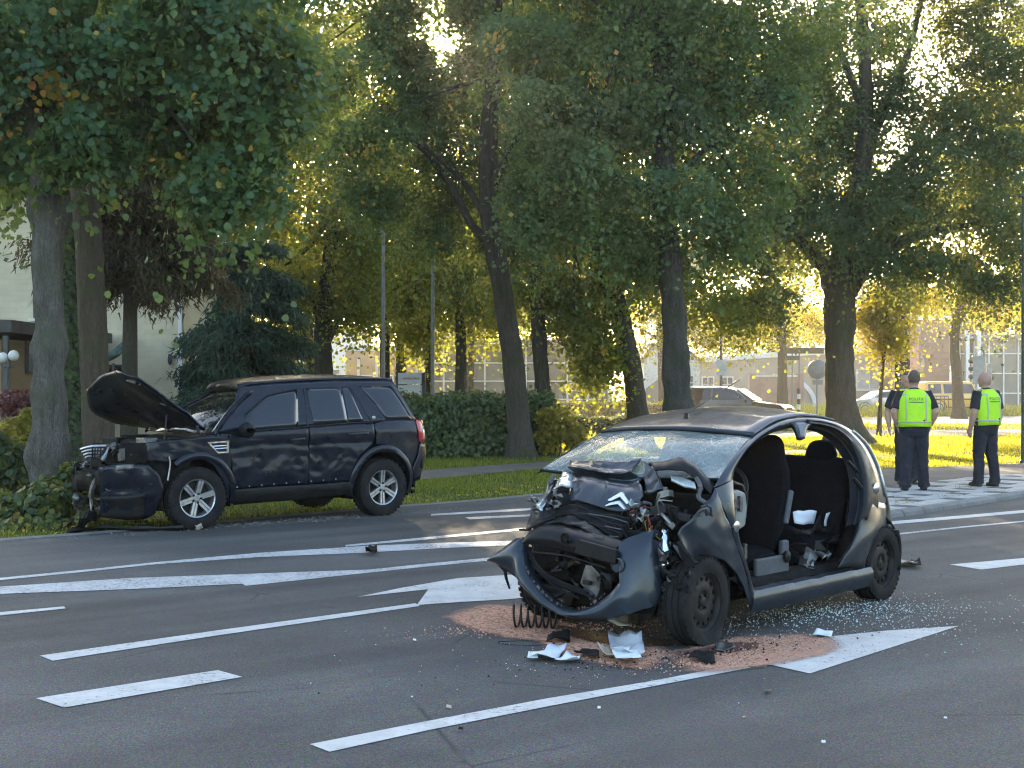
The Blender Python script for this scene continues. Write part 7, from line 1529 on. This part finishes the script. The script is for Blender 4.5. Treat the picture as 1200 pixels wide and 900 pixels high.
def officer(label, loc, heading, arms, hair=True, build=1.0, head_turn=0.0, foot=((-.105, .0), (.105, .02)), text=True, lean=0.0):
    """local axes: x to the right, y ahead, z up"""
    body = MB(); b = build
    ball(body, (0, .012, 1.622), .118, (.70, .86, 1.0)); ball(body, (0, .05, 1.565), .075, (.80, .80, .85))
    limb(body, [(0, -.005, 1.40), (0, -.002, 1.47), (0, .008, 1.56)], [.068, .062, .060])
    hm = Matrix.Translation((0, .012, 1.62)) @ Matrix.Rotation(head_turn, 4, 'Z') @ Matrix.Translation((0, -.012, -1.62))
    face = MB()
    limb(face, [(0, .105, 1.64), (0, .125, 1.61), (0, .128, 1.597), (0, .10, 1.59)], [.008, .012, .015, .012], 8)       # nose
    for s in (-1, 1):
        ball(face, (s * .082, -.002, 1.615), .030, (.32, .62, 1.0), 10)                                                    # ears
        ball(face, (s * .033, .086, 1.648), .020, (1.2, .6, .5), 8)                                                       # brow
        ball(face, (s * .034, .092, 1.628), .012, (1.1, .7, .8), 8)                                                       # eyes
    ball(face, (0, .100, 1.562), .022, (1.3, .45, .35), 8); ball(face, (0, .088, 1.522), .026, (1.0, .8, .8), 8)           # mouth, chin
    nb = len(body.v)
    body.add([p for p in face.v], face.f)
    body.v = [tuple(hm @ Vector(p)) if p[2] > 1.50 else p for p in body.v]
    # torso and limbs of the body under the clothes
    limb(body, [(0, 0, .86), (0, 0, 1.0), (0, .01, 1.15), (0, .0, 1.30), (0, -.01, 1.41), (0, -.008, 1.46)], [(.155 * b, .105 * b), (.155 * b, .11 * b), (.16 * b, .115 * b), (.17 * b, .115), (.15, .09), (.07, .06)], 16)
    fl = []
    for (fx, fy), s in zip(foot, (-1, 1)):
        hip, kn, an = Vector((s * .085, 0, .90)), Vector((s * .085 * .4 + fx * .62, fy * .5 + .015, .49)), Vector((fx, fy - .01, .10)); fl.append((hip, kn, an))
        limb(body, [hip, hip.lerp(kn, .5), kn, kn.lerp(an, .35) + Vector((0, -.012, 0)), an], [.082, .072, .055, .055, .038])
        limb(body, [an + Vector((0, -.03, -.05)), an + Vector((0, .05, -.06)), an + Vector((s * .01, .13, -.075))], [.035, .034, .024])
    for (el, wr, hd_), s in zip(arms, (-1, 1)):
        sh = Vector((s * .185, -.01, 1.405)); el, wr = Vector(el), Vector(wr)
        limb(body, [sh - Vector((s * .06, 0, -.01)), sh, sh.lerp(el, .45), el, el.lerp(wr, .3), wr], [.060, .066, .060, .050, .053, .033])
        hand(body, wr, hd_, s)
    root = fuse(body, 'person', 'skin', None, .0095, 2)
    root.location = loc; root.rotation_euler = (lean, 0, heading)
    tag(root, label, 'person', 'police officers')
    # trousers, shirt, vest
    t = MB(); limb(t, [(0, 0, .80), (0, -.006, .88), (0, -.004, .97), (0, .0, 1.06)], [(.15 * b, .118 * b), (.178 * b, .138 * b), (.172 * b, .13 * b), (.168 * b, .122 * b)], 18)
    for (hip, kn, an), s in zip(fl, (-1, 1)):
        limb(t, [hip + Vector((0, 0, .03)), hip.lerp(kn, .5), kn, kn.lerp(an, .45) + Vector((0, -.012, 0)), an + Vector((0, 0, .06)), an + Vector((0, .005, -.045))], [.100 * b, .094 * b, .078, .076, .074, .078], 14)
        ball(t, hip.lerp(kn, .55) + Vector((s * .082, 0, 0)), .06, (.35, 1.0, 1.35), 10)      # cargo pocket
    tr = fuse(t, 'trousers', 'navy', root, .0105, 2)
    for vv in tr.data.vertices:      # slack folds behind the knees and over the shoes
        q = vv.co; w_ = math.exp(-((q.z - .47) / .13) ** 2) + 1.1 * math.exp(-((q.z - .10) / .10) ** 2) + .35; d_n = Vector((q.x - math.copysign(.1, q.x), q.y, 0)); vv.co = q + d_n.normalized() * (.010 * w_ * ridge(q, 9.0, 3 + heading) + .006 * w_ * noise.noise(Vector((q.x * 8, q.y * 8, q.z * 26))))
    s_ = MB(); limb(s_, [(0, 0, 1.0), (0, .004, 1.12), (0, 0, 1.30), (0, -.01, 1.41), (0, -.008, 1.455), (0, -.002, 1.49)], [(.168 * b, .124 * b), (.176 * b, .13 * b), (.188 * b, .130), (.165, .105), (.085, .078), (.072, .070)], 18)
    for (el, wr, hd_), s in zip(arms, (-1, 1)):
        sh = Vector((s * .185, -.01, 1.405)); el = Vector(el); limb(s_, [sh - Vector((s * .08, 0, -.005)), sh, sh.lerp(el, .4), sh.lerp(el, .82)], [.068, .082, .080, .076], 14)
    fuse(s_, 'shirt', 'shirt', root, .0105, 2)
    v = MB(); secs = [(.935, .196, .158), (1.02, .194, .156), (1.10, .196, .156), (1.20, .200, .156), (1.30, .196, .152), (1.36, .180, .142), (1.41, .158, .126), (1.445, .120, .104), (1.470, .094, .088)]
    rows = []
    for z, rx, ry in secs:
        rows.append([Vector((rx * b * math.copysign(abs(math.cos(a)) ** .8, math.cos(a)), -.004 + ry * (b if z < 1.4 else 1) * math.copysign(abs(math.sin(a)) ** .8, math.sin(a)) + .006 * math.sin(a * 5 + z * 20), z + .004 * math.sin(a * 3))) for a in np.linspace(0, 2 * math.pi, 41)[:-1]])
    v.grid(rows, closed=True); ve = v.build('vest', M['hiviz'], root, smooth=70, solid=.008, off=1)
    def on(x, z, d=.012):
        i = max(j for j in range(len(secs)) if secs[j][0] <= z); j = min(i + 1, len(secs) - 1); f_ = (z - secs[i][0]) / max(secs[j][0] - secs[i][0], 1e-6); rx = (secs[i][1] + (secs[j][1] - secs[i][1]) * f_) * b; ry = (secs[i][2] + (secs[j][2] - secs[i][2]) * f_) * (b if z < 1.4 else 1)
        c = max(-1, min(1, x / rx)); u = math.copysign(abs(c) ** 1.25, c); a = math.sqrt(max(0, 1 - u * u)); return Vector((x, -.004 - ry * a ** .8 - d, z))
    k = MB(); rows = [[Vector((r_[0].x, 0, 0))] for r_ in ()]
    for zc in (1.005, 1.395):
        k = MB(); rows = []
        for dz in (-.010, .010):
            i = max(j for j in range(len(secs)) if secs[j][0] <= zc + dz); j = min(i + 1, len(secs) - 1); f_ = (zc + dz - secs[i][0]) / (secs[j][0] - secs[i][0]); rx = (secs[i][1] + (secs[j][1] - secs[i][1]) * f_) * b + .011; ry = (secs[i][2] + (secs[j][2] - secs[i][2]) * f_) * (b if zc < 1.39 else 1) + .011
            rows.append([Vector((rx * math.copysign(abs(math.cos(a)) ** .8, math.cos(a)), -.004 + ry * math.copysign(abs(math.sin(a)) ** .8, math.sin(a)) + .006 * math.sin(a * 5 + (zc + dz) * 20), zc + dz)) for a in np.linspace(0, 2 * math.pi, 41)[:-1]])
        k.grid(rows, closed=True); k.build('reflective_band', M['reflective'], ve, solid=.003, off=1)
    for xs in (-.118, .118):
        k = MB(); k.grid([[on(xs * b + dx, z, .014) for dx in (-.007, .0, .007)] for z in np.linspace(1.025, 1.375, 12)]); k.build('reflective_strip', M['reflective'], ve, solid=.003)
    if text:
        cu = bpy.data.curves.new('word', 'FONT'); cu.body = 'POLITIE'; cu.size = .055; cu.align_x = 'CENTER'; cu.space_character = 1.12
        co = bpy.data.objects.new('word', cu); COL.objects.link(co); dg = bpy.context.evaluated_depsgraph_get(); dg.update(); tm = bpy.data.meshes.new_from_object(co.evaluated_get(dg)); bpy.data.objects.remove(co)
        bm = bmesh.new(); bm.from_mesh(tm); bmesh.ops.subdivide_edges(bm, edges=bm.edges, cuts=1)
        for vv in bm.verts: q = on(vv.co.x, 1.315 + vv.co.y, .017); vv.co = q
        bm.to_mesh(tm); bm.free(); tm.materials.clear(); tm.materials.append(M['print_blue']); to = bpy.data.objects.new('lettering', tm); COL.objects.link(to); to.parent = ve
        k = MB(); k.grid([[on(x, z, .017) for x in np.linspace(-.10, .10, 12)] for z in (1.282, 1.292)]); k.build('print_line', M['print_blue'], ve)
    # belt, shoes, hair
    k = MB(); k.grid([[Vector((rx * b * math.cos(a), ry * b * math.sin(a), z)) for a in np.linspace(0, 2 * math.pi, 33)[:-1]] for z, rx, ry in ((.985, .178, .142), (1.03, .178, .140))], closed=True); be = k.build('belt', M['leather'], root, solid=.010, off=1)
    for x, y in ((.185 * b, .02), (-.18 * b, -.03), (.10, -.125 * b)): part(be, 'belt_pouch', 'leather', (x, y, .985), (.05, .07, .12), bevel=.012)
    for (hip, kn, an), s in zip(fl, (-1, 1)):
        k = MB(); limb(k, [an + Vector((0, -.01, .06)), an + Vector((0, -.012, -.02)), an + Vector((0, -.015, -.07))], [.052, .052, .050]); limb(k, [an + Vector((0, -.055, -.065)), an + Vector((0, .02, -.055)), an + Vector((s * .008, .10, -.062)), an + Vector((s * .012, .165, -.072))], [.040, .050, .046, .030]); k.v = [(x, y, max(z, .0)) for x, y, z in k.v]
        fuse(k, 'shoe', 'leather', root, .009, 2)
    if hair:
        k = MB(); ball(k, (0, .0, 1.640), .120, (.74, .90, .98), 18); h = k.mesh('hair', M['hair'], 60); bm = bmesh.new(); bm.from_mesh(h)
        bmesh.ops.delete(bm, geom=[q for q in bm.verts if q.co.z < 1.565 + max(0, q.co.y) * 1.25], context='VERTS'); bm.to_mesh(h); bm.free(); h.transform(hm); ho = bpy.data.objects.new('hair', h); COL.objects.link(ho); ho.parent = root
    return root
d_ = math.radians
officer('policeman with short brown hair in a yellow vest, arms bent at his belt', gp(1071, 575.5, .062), d_(-6), (((-.285, -.05, 1.14), (-.215, .04, .93), (.25, .25, -1)), ((.29, -.06, 1.14), (.245, .07, .95), (-.15, .45, -1))), True, 1.2, foot=((-.13, -.03), (.15, .07)), head_turn=d_(8))
officer('policeman facing the other way, mostly hidden behind the short-haired one', gp(1063, 568, .062), d_(170), (((-.27, -.02, 1.13), (-.20, .14, 1.02), (.1, .4, -1)), ((.29, -.05, 1.13), (.27, .03, .90), (0, .15, -1))), True, .98, text=False, head_turn=d_(-10))
officer('bald policeman in a yellow vest with hanging arms, standing apart', gp(1155, 570.5, .062), d_(28), (((-.27, -.03, 1.12), (-.265, .05, .88), (.05, .2, -1)), ((.27, -.03, 1.12), (.27, .04, .88), (0, .2, -1))), False, 1.12, head_turn=d_(22), foot=((-.11, .05), (.13, -.05)))

# ------------------------------------------------------------------ parked cars in the distance
M['car_dark'] = m_paint_car('parked_dark_paint', (0.022, 0.02, 0.018), .3, .3); M['car_yellow'] = m_paint_car('parked_yellow_paint', (0.72, 0.38, 0.02), .35, .1); M['car_silver'] = m_paint_car('parked_silver_paint', (0.45, 0.45, 0.44), .3, .5)
def far_car(name, label, px, Y, heading, L, W, prof, belt, wins, wr, axles, mat, extras=()):
    """prof: upper outline (x, z) from nose to tail; the body narrows above the belt line"""
    c = at(px, 500, Y); r = empty(name, (c.x, Y, 0), heading, label, 'car')
    k = MB(); P = [Vector((x, 0, z)) for x, z in prof]; rows = []
    sp = resample(P, 60)
    for p in sp:
        tp = .78 if p.z > belt else 1.0; hw = W / 2; zb = .24
        sec = [(-hw * .92, zb), (-hw, .45), (-hw, min(p.z, belt)), (-hw * (1 - .22 * max(0, (p.z - belt)) / .7), p.z - .02), (-hw * .7 * (1 if p.z < belt else .95), p.z)]
        rows.append([Vector((p.x, y, min(z, max(p.z, zb)))) for y, z in sec] + [Vector((p.x, -y, min(z, max(p.z, zb)))) for y, z in sec[::-1]])
    k.grid(rows); n = len(rows[0]); k.f += [tuple(range(n)), tuple(n * 59 + i for i in range(n))[::-1]]; k.m += [0, 0]; k.build('body', M[mat], r, smooth=35)
    for sgn in (-1, 1):
        for w in wins:
            def yy(z): return sgn * (W / 2 * (1 - .22 * max(0, z - belt) / .7) + .006)
            k = MB(); k.add([(x, yy(z), z) for x, z in w] + [(x, yy(z) - sgn * .02, z) for x, z in w], [tuple(range(len(w))), tuple(range(len(w), 2 * len(w)))[::-1]] + [(i, (i + 1) % len(w), len(w) + (i + 1) % len(w), len(w) + i) for i in range(len(w))]); k.build('side_window', M['glass_dark'], r, smooth=None)
        for ax in axles:
            k = MB(); Mx = Matrix.Translation((ax, sgn * (W / 2 - .10), wr)) @ Matrix.Rotation(math.radians(-90 * sgn), 4, 'X'); k.lathe([(.001, -.1), (wr, -.1), (wr * 1.0, .08), (wr * .66, .11)], Mx, 22); w_ = k.build('wheel', M['tyre'], r, smooth=35)
            k = MB(); k.lathe([(wr * .68, .09), (wr * .62, .105), (wr * .2, .115), (.001, .12)], Mx, 22); k.build('rim', M['alloy'], w_, smooth=35)
            k = MB(); k.grid([[Vector((ax + (wr + .09) * math.cos(a), sgn * (W / 2 + o_), wr + (wr + .09) * math.sin(a))) for o_ in (-.12, .012)] for a in np.linspace(0, math.pi, 13)]); k.build('arch', M['black_plastic'], r, solid=.03)
    for nm, mt, cc, sz in extras: part(r, nm, mt, cc, sz, bevel=.02)
    return r
x_ = lambda pts: [(a, b) for a, b in pts]
fc = far_car('parked_car', 'dark brown parked car beyond the burled grey trunk', 858, 53, d_(-24), 4.5, 1.85, [(2.2, .45), (2.25, .78), (2.1, .92), (1.0, 1.06), (.3, 1.52), (-.2, 1.62), (-1.4, 1.62), (-2.05, 1.45), (-2.25, .95), (-2.25, .45)], 1.04, [[(.75, 1.12), (.2, 1.5), (-.55, 1.53), (-.55, 1.1)], [(-.62, 1.1), (-.62, 1.53), (-1.5, 1.5), (-1.9, 1.12)]], .35, (1.38, -1.35), 'car_dark', [('headlamp', 'lamp_clear', (2.1, .68, .76), (.2, .35, .15)), ('headlamp', 'lamp_clear', (2.1, -.68, .76), (.2, .35, .15)), ('number_plate', 'white_frame', (2.27, 0, .5), (.03, .5, .11)), ('door_mirror', 'car_dark', (.72, 1.0, 1.08), (.12, .18, .12)), ('door_mirror', 'car_dark', (.72, -1.0, 1.08), (.12, .18, .12)), ('grille', 'black_plastic', (2.25, 0, .74), (.04, .8, .16))])
k = MB(); k.add([(1.0 - .02, -.72, 1.08), (1.0 - .02, .72, 1.08), (.33, .60, 1.50), (.33, -.60, 1.50), (.97, -.72, 1.06), (.97, .72, 1.06), (.30, .60, 1.48), (.30, -.60, 1.48)], [(0, 1, 2, 3), (7, 6, 5, 4), (0, 4, 5, 1), (1, 5, 6, 2), (2, 6, 7, 3), (3, 7, 4, 0)]); k.v = [(x + .04, y, z + .03) for x, y, z in k.v]; k.build('windscreen', M['lamp_clear'], fc, smooth=None)
far_car('parked_off_road_wagon', 'boxy yellow off-road wagon with spare wheel behind the policemen', 1121, 80, d_(2), 4.6, 1.8, [(2.2, .5), (2.25, 1.0), (2.15, 1.12), (.95, 1.17), (.72, 1.88), (.5, 1.95), (-2.0, 1.95), (-2.1, 1.88), (-2.12, .5)], 1.18, [[(.82, 1.25), (.62, 1.78), (-.2, 1.8), (-.2, 1.25)], [(-.3, 1.25), (-.3, 1.8), (-1.05, 1.8), (-1.05, 1.25)], [(-1.2, 1.25), (-1.2, 1.8), (-1.95, 1.78), (-1.95, 1.25)]], .40, (1.4, -1.4), 'car_yellow', [('spare_wheel', 'tyre', (-2.25, 0, 1.1), (.24, .7, .7)), ('bumper', 'black_plastic', (2.32, 0, .6), (.16, 1.75, .2)), ('bumper', 'black_plastic', (-2.2, .6, .55), (.2, .5, .18)), ('side_step', 'black_plastic', (0, -.92, .45), (1.7, .14, .06)), ('rubbing_strip', 'black_plastic', (-.1, -.905, .92), (4.0, .03, .07))])
far_car('parked_car', 'silver parked car left of the yellow off-road wagon', 1032, 82, d_(186), 4.3, 1.75, [(2.1, .4), (2.15, .68), (2.0, .8), (1.0, .95), (.3, 1.38), (-.3, 1.45), (-1.1, 1.4), (-1.8, 1.05), (-2.1, .95), (-2.12, .4)], .95, [[(.7, 1.0), (.2, 1.32), (-.4, 1.36), (-.4, .98)], [(-.48, .98), (-.48, 1.36), (-1.1, 1.3), (-1.5, 1.0)]], .31, (1.3, -1.25), 'car_silver', [('headlamp', 'lamp_clear', (2.0, .6, .66), (.2, .35, .14)), ('tail_lamp', 'lamp_red', (-2.05, -.68, .8), (.12, .3, .16))])
# ------------------------------------------------------------------ debris on the road
def m_stain(name, a, b, thr=.5, rough=.95):
    m, nt, out = nodes(name); at_ = N(nt, 'ShaderNodeAttribute', attribute_name='fade')
    n1 = tex(nt, 'noise', 5, 9, .78); n2 = tex(nt, 'noise', 60, 4, .7)
    al = ramp(nt, math_(nt, 'ADD', math_(nt, 'MULTIPLY', at_.outputs['Fac'], .95), math_(nt, 'MULTIPLY', n1, .75)), [(thr - .02, 0.0), (thr + .30, 1.0)])
    al = math_(nt, 'MULTIPLY', al, ramp(nt, n2, [(.36, .15), (.52, 1.0)]))
    col = mixc(nt, ramp(nt, tex(nt, 'noise', 16, 6, .7), [(.35, 0), (.65, 1)]), a, b)
    pbr(nt, out, col, rough, 0, .15, bump(nt, n2, .6, .006), alpha=al); return m
M['sand'] = m_stain('absorbent_sand', (.54, .30, .20), (.45, .235, .155), .58)
M['sand_dark'] = m_stain('wet_absorbent', (.15, .07, .055), (.09, .045, .038), .72, .6)
M['oil'] = m_stain('oil_stain', (.012, .011, .010), (.02, .017, .015), .72, .35)
def stain(name, px, mat, z, label):
    P = [gp(*p) for p in px]; c = sum(P, Vector()) / len(P); P = resample(spline(P + [P[0]], 4), 60)[:-1]; n = len(P)
    me = bpy.data.meshes.new(name); V = []; fa = []
    rings = (0.0, .25, .45, .62, .78, .9, 1.0)
    for t in rings: V += [(c.x + (p.x - c.x) * t, c.y + (p.y - c.y) * t, z) for p in P]; fa += [1 - t ** 2.2] * n
    fs = [(i * n + j, i * n + (j + 1) % n, (i + 1) * n + (j + 1) % n, (i + 1) * n + j) for i in range(len(rings) - 1) for j in range(n)]
    me.from_pydata(V, [], fs); me.attributes.new('fade', 'FLOAT', 'POINT').data.foreach_set('value', fa); me.materials.append(M[mat]); o = bpy.data.objects.new(name, me); COL.objects.link(o)
    tag(o, label, 'sand' if 'sand' in name else 'stain', kind='stuff'); return o
stain('absorbent_sand', [(505, 722), (560, 706), (612, 708), (660, 722), (700, 745), (690, 768), (640, 758), (575, 748), (530, 735)], 'sand', .008, 'pinkish absorbent sand spread under the torn bumper')
stain('absorbent_sand', [(610, 745), (680, 742), (760, 752), (800, 765), (770, 790), (700, 782), (640, 768)], 'sand', .0095, 'pinkish absorbent sand between the papers and the bumper')
stain('absorbent_sand', [(760, 770), (830, 750), (910, 742), (985, 745), (1000, 762), (940, 778), (870, 790), (800, 794)], 'sand', .011, 'pinkish absorbent sand by the flat front tyre, over the arrow')
stain('wet_sand', [(770, 768), (820, 760), (870, 752), (905, 754), (890, 764), (840, 771), (790, 777)], 'sand_dark', .0125, 'dark reddish soaked sand beside the flat front tyre')
stain('oil_stain', [(620, 728), (680, 738), (780, 750), (840, 756), (800, 764), (720, 762), (650, 748)], 'oil', .014, 'black oil stain beneath the crushed front')
M['glass_bit'] = simple('green_glass_crumbs', (.46, .53, .50), (.30, .37, .35), .15, 0, scale=30, bmp=0, coat=.5)
M['sand_grain'] = simple('sand_grain', (.54, .30, .20), (.42, .225, .15), .95, scale=60, bmp=0)
def crumbs(name, n, cx, cy, sx, sy, size, mat, label, cat='glass', ztop=.012, rot=.45):
    """tiny broken cubes lying where the impact threw them"""
    c = gp(cx, cy); u = NR.normal(size=n) * sx; v = NR.normal(size=n) * sy; ca, sa = math.cos(rot), math.sin(rot); V = []; Fc = []
    for i in range(n):
        s = size * (R.uniform(.4, 1.2) if R.random() < .85 else R.uniform(1.3, 2.0)); q = Matrix.Rotation(R.uniform(0, 3.1), 3, 'Z') @ Matrix.Rotation(R.uniform(-.5, .5), 3, 'X'); p = Vector((c.x + ca * u[i] - sa * v[i], c.y + sa * u[i] + ca * v[i], ztop))
        b = len(V); V += [tuple(p + q @ Vector((x * s, y * s, z * s * .7 + s * .3))) for x, y, z in ((-.5, -.4, -.5), (.5, -.5, -.5), (.4, .5, -.5), (-.5, .4, -.5), (0, .05, .5))]; Fc += [(b, b + 1, b + 4), (b + 1, b + 2, b + 4), (b + 2, b + 3, b + 4), (b + 3, b, b + 4)]
    me = bpy.data.meshes.new(name); me.from_pydata(V, [], Fc); me.materials.append(M[mat]); o = bpy.data.objects.new(name, me); COL.objects.link(o); return tag(o, label, cat, kind='stuff')
crumbs('glass_crumbs', 1100, 985, 716, .50, .28, .0075, 'glass_bit', 'green-white glass crumbs strewn below the cut-away doors')
crumbs('glass_crumbs', 700, 1040, 732, .9, .45, .006, 'glass_bit', 'thin scatter of glass crumbs around the arrow tip')
crumbs('glass_crumbs', 500, 890, 728, .6, .2, .006, 'glass_bit', 'glass crumbs along the sill of the hatchback')
crumbs('fine_debris', 90, 700, 765, .9, .4, .0065, 'white_frame', 'pale specks of debris scattered over the asphalt', 'debris', .008)
crumbs('fine_debris', 380, 800, 770, .6, .16, .008, 'rough_black', 'small black plastic crumbs around the flat front tyre', 'debris', .014)
crumbs('gravel_line', 900, 330, 612, 1.6, .14, .012, 'concrete', 'loose grit along the road edge beneath the dark off-road car', 'gravel', .006, .72)
crumbs('sand_grains', 900, 640, 738, .42, .14, .007, 'sand_grain', 'loose absorbent grains heaped under the torn bumper', 'sand', .010, .2)
crumbs('sand_grains', 900, 860, 772, .42, .12, .007, 'sand_grain', 'loose absorbent grains heaped beside the flat front tyre', 'sand', .013, .45)
def flat_piece(name, px, mat, label, cat, z=.012, th=.004, amp=.02, seed=1, group=None, n=7):
    P = [gp(*p) for p in px]; c = sum(P, Vector()) / len(P); k = MB(); rows = coons([P[0], P[1]], [P[3], P[2]], [P[0], P[3]], [P[1], P[2]], n, n, lambda p, u, v: Vector((p.x - c.x, p.y - c.y, max(.003, z + amp * (.5 + nz(p, 9, seed)) * (.4 + abs(u - .5) + abs(v - .5))))))
    k.grid(rows); o = k.build(name, M[mat], None, solid=th, smooth=50); o.location = (c.x, c.y, 0); return tag(o, label, cat, group)
flat_piece('paper_sheet', [(620, 776), (650, 778), (664, 762), (646, 760)], 'paper', 'crumpled white sheet lying left of the plastic bag', 'paper', amp=.04, seed=2)
flat_piece('paper_sheet', [(618, 775), (630, 776), (634, 767), (622, 767)], 'paper', 'small torn paper scrap touching the crumpled white sheet', 'paper', amp=.03, seed=3)
flat_piece('paper_sheet', [(650, 778), (676, 779), (680, 774), (664, 772)], 'paper', 'narrow strip of paper next to the crumpled white sheet', 'paper', amp=.03, seed=4)
M['bag'] = m_glass('thin_plastic', (.62, .64, .66), .72, .2); M['wood'] = simple('pale_fragment', (.45, .40, .30), (.32, .27, .20), .8, scale=9)
bg_ = flat_piece('plastic_bag', [(716, 774), (756, 778), (752, 760), (712, 752)], 'bag', 'clear plastic document bag in front of the crushed front', 'bag', amp=.07, seed=5, z=.03)
P = [gp(722, 774, .05), gp(752, 772, .05), gp(742, 757, .05), gp(716, 760, .05)]; k = MB(); k.grid(coons([P[0], P[1]], [P[3], P[2]], [P[0], P[3]], [P[1], P[2]], 6, 6, lambda p, u, v: Vector((p.x - bg_.location.x, p.y - bg_.location.y, .055 + .03 * nz(p, 8, 7))))); k.build('document', M['paper'], bg_, solid=.003)
flat_piece('trim_piece', [(700, 770), (724, 780), (720, 772), (706, 764)], 'wood', 'pale curved trim fragment under the plastic bag', 'debris', amp=.05, seed=6)
flat_piece('trim_piece', [(640, 754), (668, 757), (668, 751), (648, 748)], 'rough_black', 'black torn clip left of the pale curved fragment', 'debris', amp=.05, seed=7)
flat_piece('trim_piece', [(672, 772), (702, 776), (702, 771), (684, 767)], 'rough_black', 'black sliver between the crumpled sheet and plastic bag', 'debris', amp=.04, seed=8)
flat_piece('foam_block', [(712, 745), (740, 748), (738, 736), (720, 735)], 'wood', 'yellowish foam piece in the shadow under the front', 'debris', amp=.05, z=.05, seed=9)
flat_piece('trim_piece', [(806, 778), (838, 782), (836, 770), (816, 766)], 'rough_black', 'crumpled black plastic lump at the flat front tyre', 'debris', amp=.04, z=.015, seed=10)
flat_piece('trim_piece', [(838, 768), (862, 766), (858, 758), (840, 760)], 'bare_metal', 'grey metal flake right of the flat front tyre', 'debris', amp=.05, seed=11)
flat_piece('trim_piece', [(1046, 662), (1070, 668), (1076, 664), (1052, 658)], 'wood', 'pale trim strip lying past the rear wheel', 'debris', amp=.05, seed=12)
flat_piece('trim_piece', [(1062, 666), (1080, 668), (1078, 662), (1068, 660)], 'rough_black', 'black scrap touching the pale trim strip', 'debris', amp=.05, seed=13)
flat_piece('trim_piece', [(428, 651), (442, 653), (442, 646), (432, 645)], 'rough_black', 'small black lump alone on the thick white line', 'debris', amp=.05, z=.02, seed=14)
flat_piece('paper_scrap', [(952, 748), (974, 750), (976, 746), (958, 744)], 'paper', 'white scrap lying on the big arrow', 'paper', amp=.03, seed=15)
for i, (px, py, mt, s) in enumerate([(526, 830, 'wood', 5), (540, 857, 'rough_black', 4), (872, 842, 'wood', 3), (1108, 844, 'paper', 3), (965, 873, 'paper', 4), (702, 832, 'paper', 3), (486, 752, 'paper', 3), (900, 812, 'bare_metal', 6)]):
    flat_piece('road_scrap', [(px - s * .7, py + s * .2), (px + s * .7, py + s * .3), (px + s * .5, py - s * .2), (px - s * .5, py - s * .3)], mt, 'tiny scrap of debris lying on the bare asphalt', 'debris', amp=.012, z=.006, seed=20 + i, group='small scraps on the asphalt', n=4)
# coil spring thrown out under the bumper
c = gp(626, 737); k = MB(); pts = []
for i in range(150):
    a = 2 * math.pi * 6.2 * i / 149; pts.append(Vector((-.145 + .29 * i / 149, .072 * math.cos(a), .080 + .072 * math.sin(a))))
k.tube(pts, .0075, 7); o = k.build('coil_spring', M['steel_black'], None, smooth=60); o.location = (c.x, c.y, 0); o.rotation_euler = (0, 0, math.radians(-8)); tag(o, 'black coil spring lying on its side under the torn bumper', 'spring')
# thin wire loop
c = gp(617, 756); k = MB(); k.tube(resample(spline([Vector((-.17, .02, .01)), Vector((-.1, -.05, .012)), Vector((.05, -.06, .01)), Vector((.17, -.02, .014)), Vector((.12, .07, .012)), Vector((-.05, .08, .01)), Vector((-.16, .06, .01)), Vector((-.17, .02, .012))], 6), 40), .0022, 5); o = k.build('wire_loop', M['rough_black']); o.location = (c.x, c.y, 0); tag(o, 'thin dark wire loop on the sand before the bumper', 'wire')
# torn bumper strip in front of the off-road car
P = [gp(*p) for p in ((80, 626), (118, 622), (160, 623), (215, 622))]; c = P[0]; k = MB(); k.tube(resample(spline([p - c + Vector((0, 0, .03)) for p in P], 6), 22), [.035 + .012 * math.sin(i) for i in range(22)], 7, wob=.3, flat=.6); o = k.build('bumper_strip', M['black_plastic']); o.location = c; tag(o, 'long torn black bumper strip on the ground below the smashed nose', 'debris')
c = gp(100, 624); k = MB(); shard(k, (0, 0, .12), (.30, .22), 33, amp=.5); shard_o = k.build('torn_panel', M['rough_black'], None, solid=.01); shard_o.location = c; tag(shard_o, 'crumpled black panel standing below the smashed nose', 'debris')
c = gp(233, 621); k = MB(); shard(k, (0, 0, .03), (.08, .07), 35, amp=.4); so_ = k.build('wood_chip', M['wood'], None, solid=.02); so_.location = c; tag(so_, 'small brown chip in front of the alloy wheel of the dark off-road car', 'debris')
# papers left inside the hatchback
for i, (u, v, w, h, yy, lb) in enumerate([(450, 416, 76, 46, .50, 'blue-white papers on the rear seat behind the front seat'), (556, 422, 34, 48, .50, 'folded white paper wedged by the rear seat belt')]):
    P = [C.S(780 + a / 3, 460 + b / 3, yy) for a, b in ((u, v), (u + w, v), (u + w, v + h), (u, v + h))]; k = CB(); k.grid(coons([P[3], P[2]], [P[0], P[1]], [P[3], P[0]], [P[2], P[1]], 6, 5, lambda p, a, b: p + Vector((.0, .03 * nz(p, 9), .02 * nz(p, 12, 3)))))
    o = k.build('papers', M['paper'], None, solid=.006, smooth=40); o.matrix_world = Matrix.Translation(C.root.location) @ C.root.rotation_euler.to_matrix().to_4x4() @ Matrix.Diagonal((*C.root.scale, 1)); tag(o, lb, 'paper')
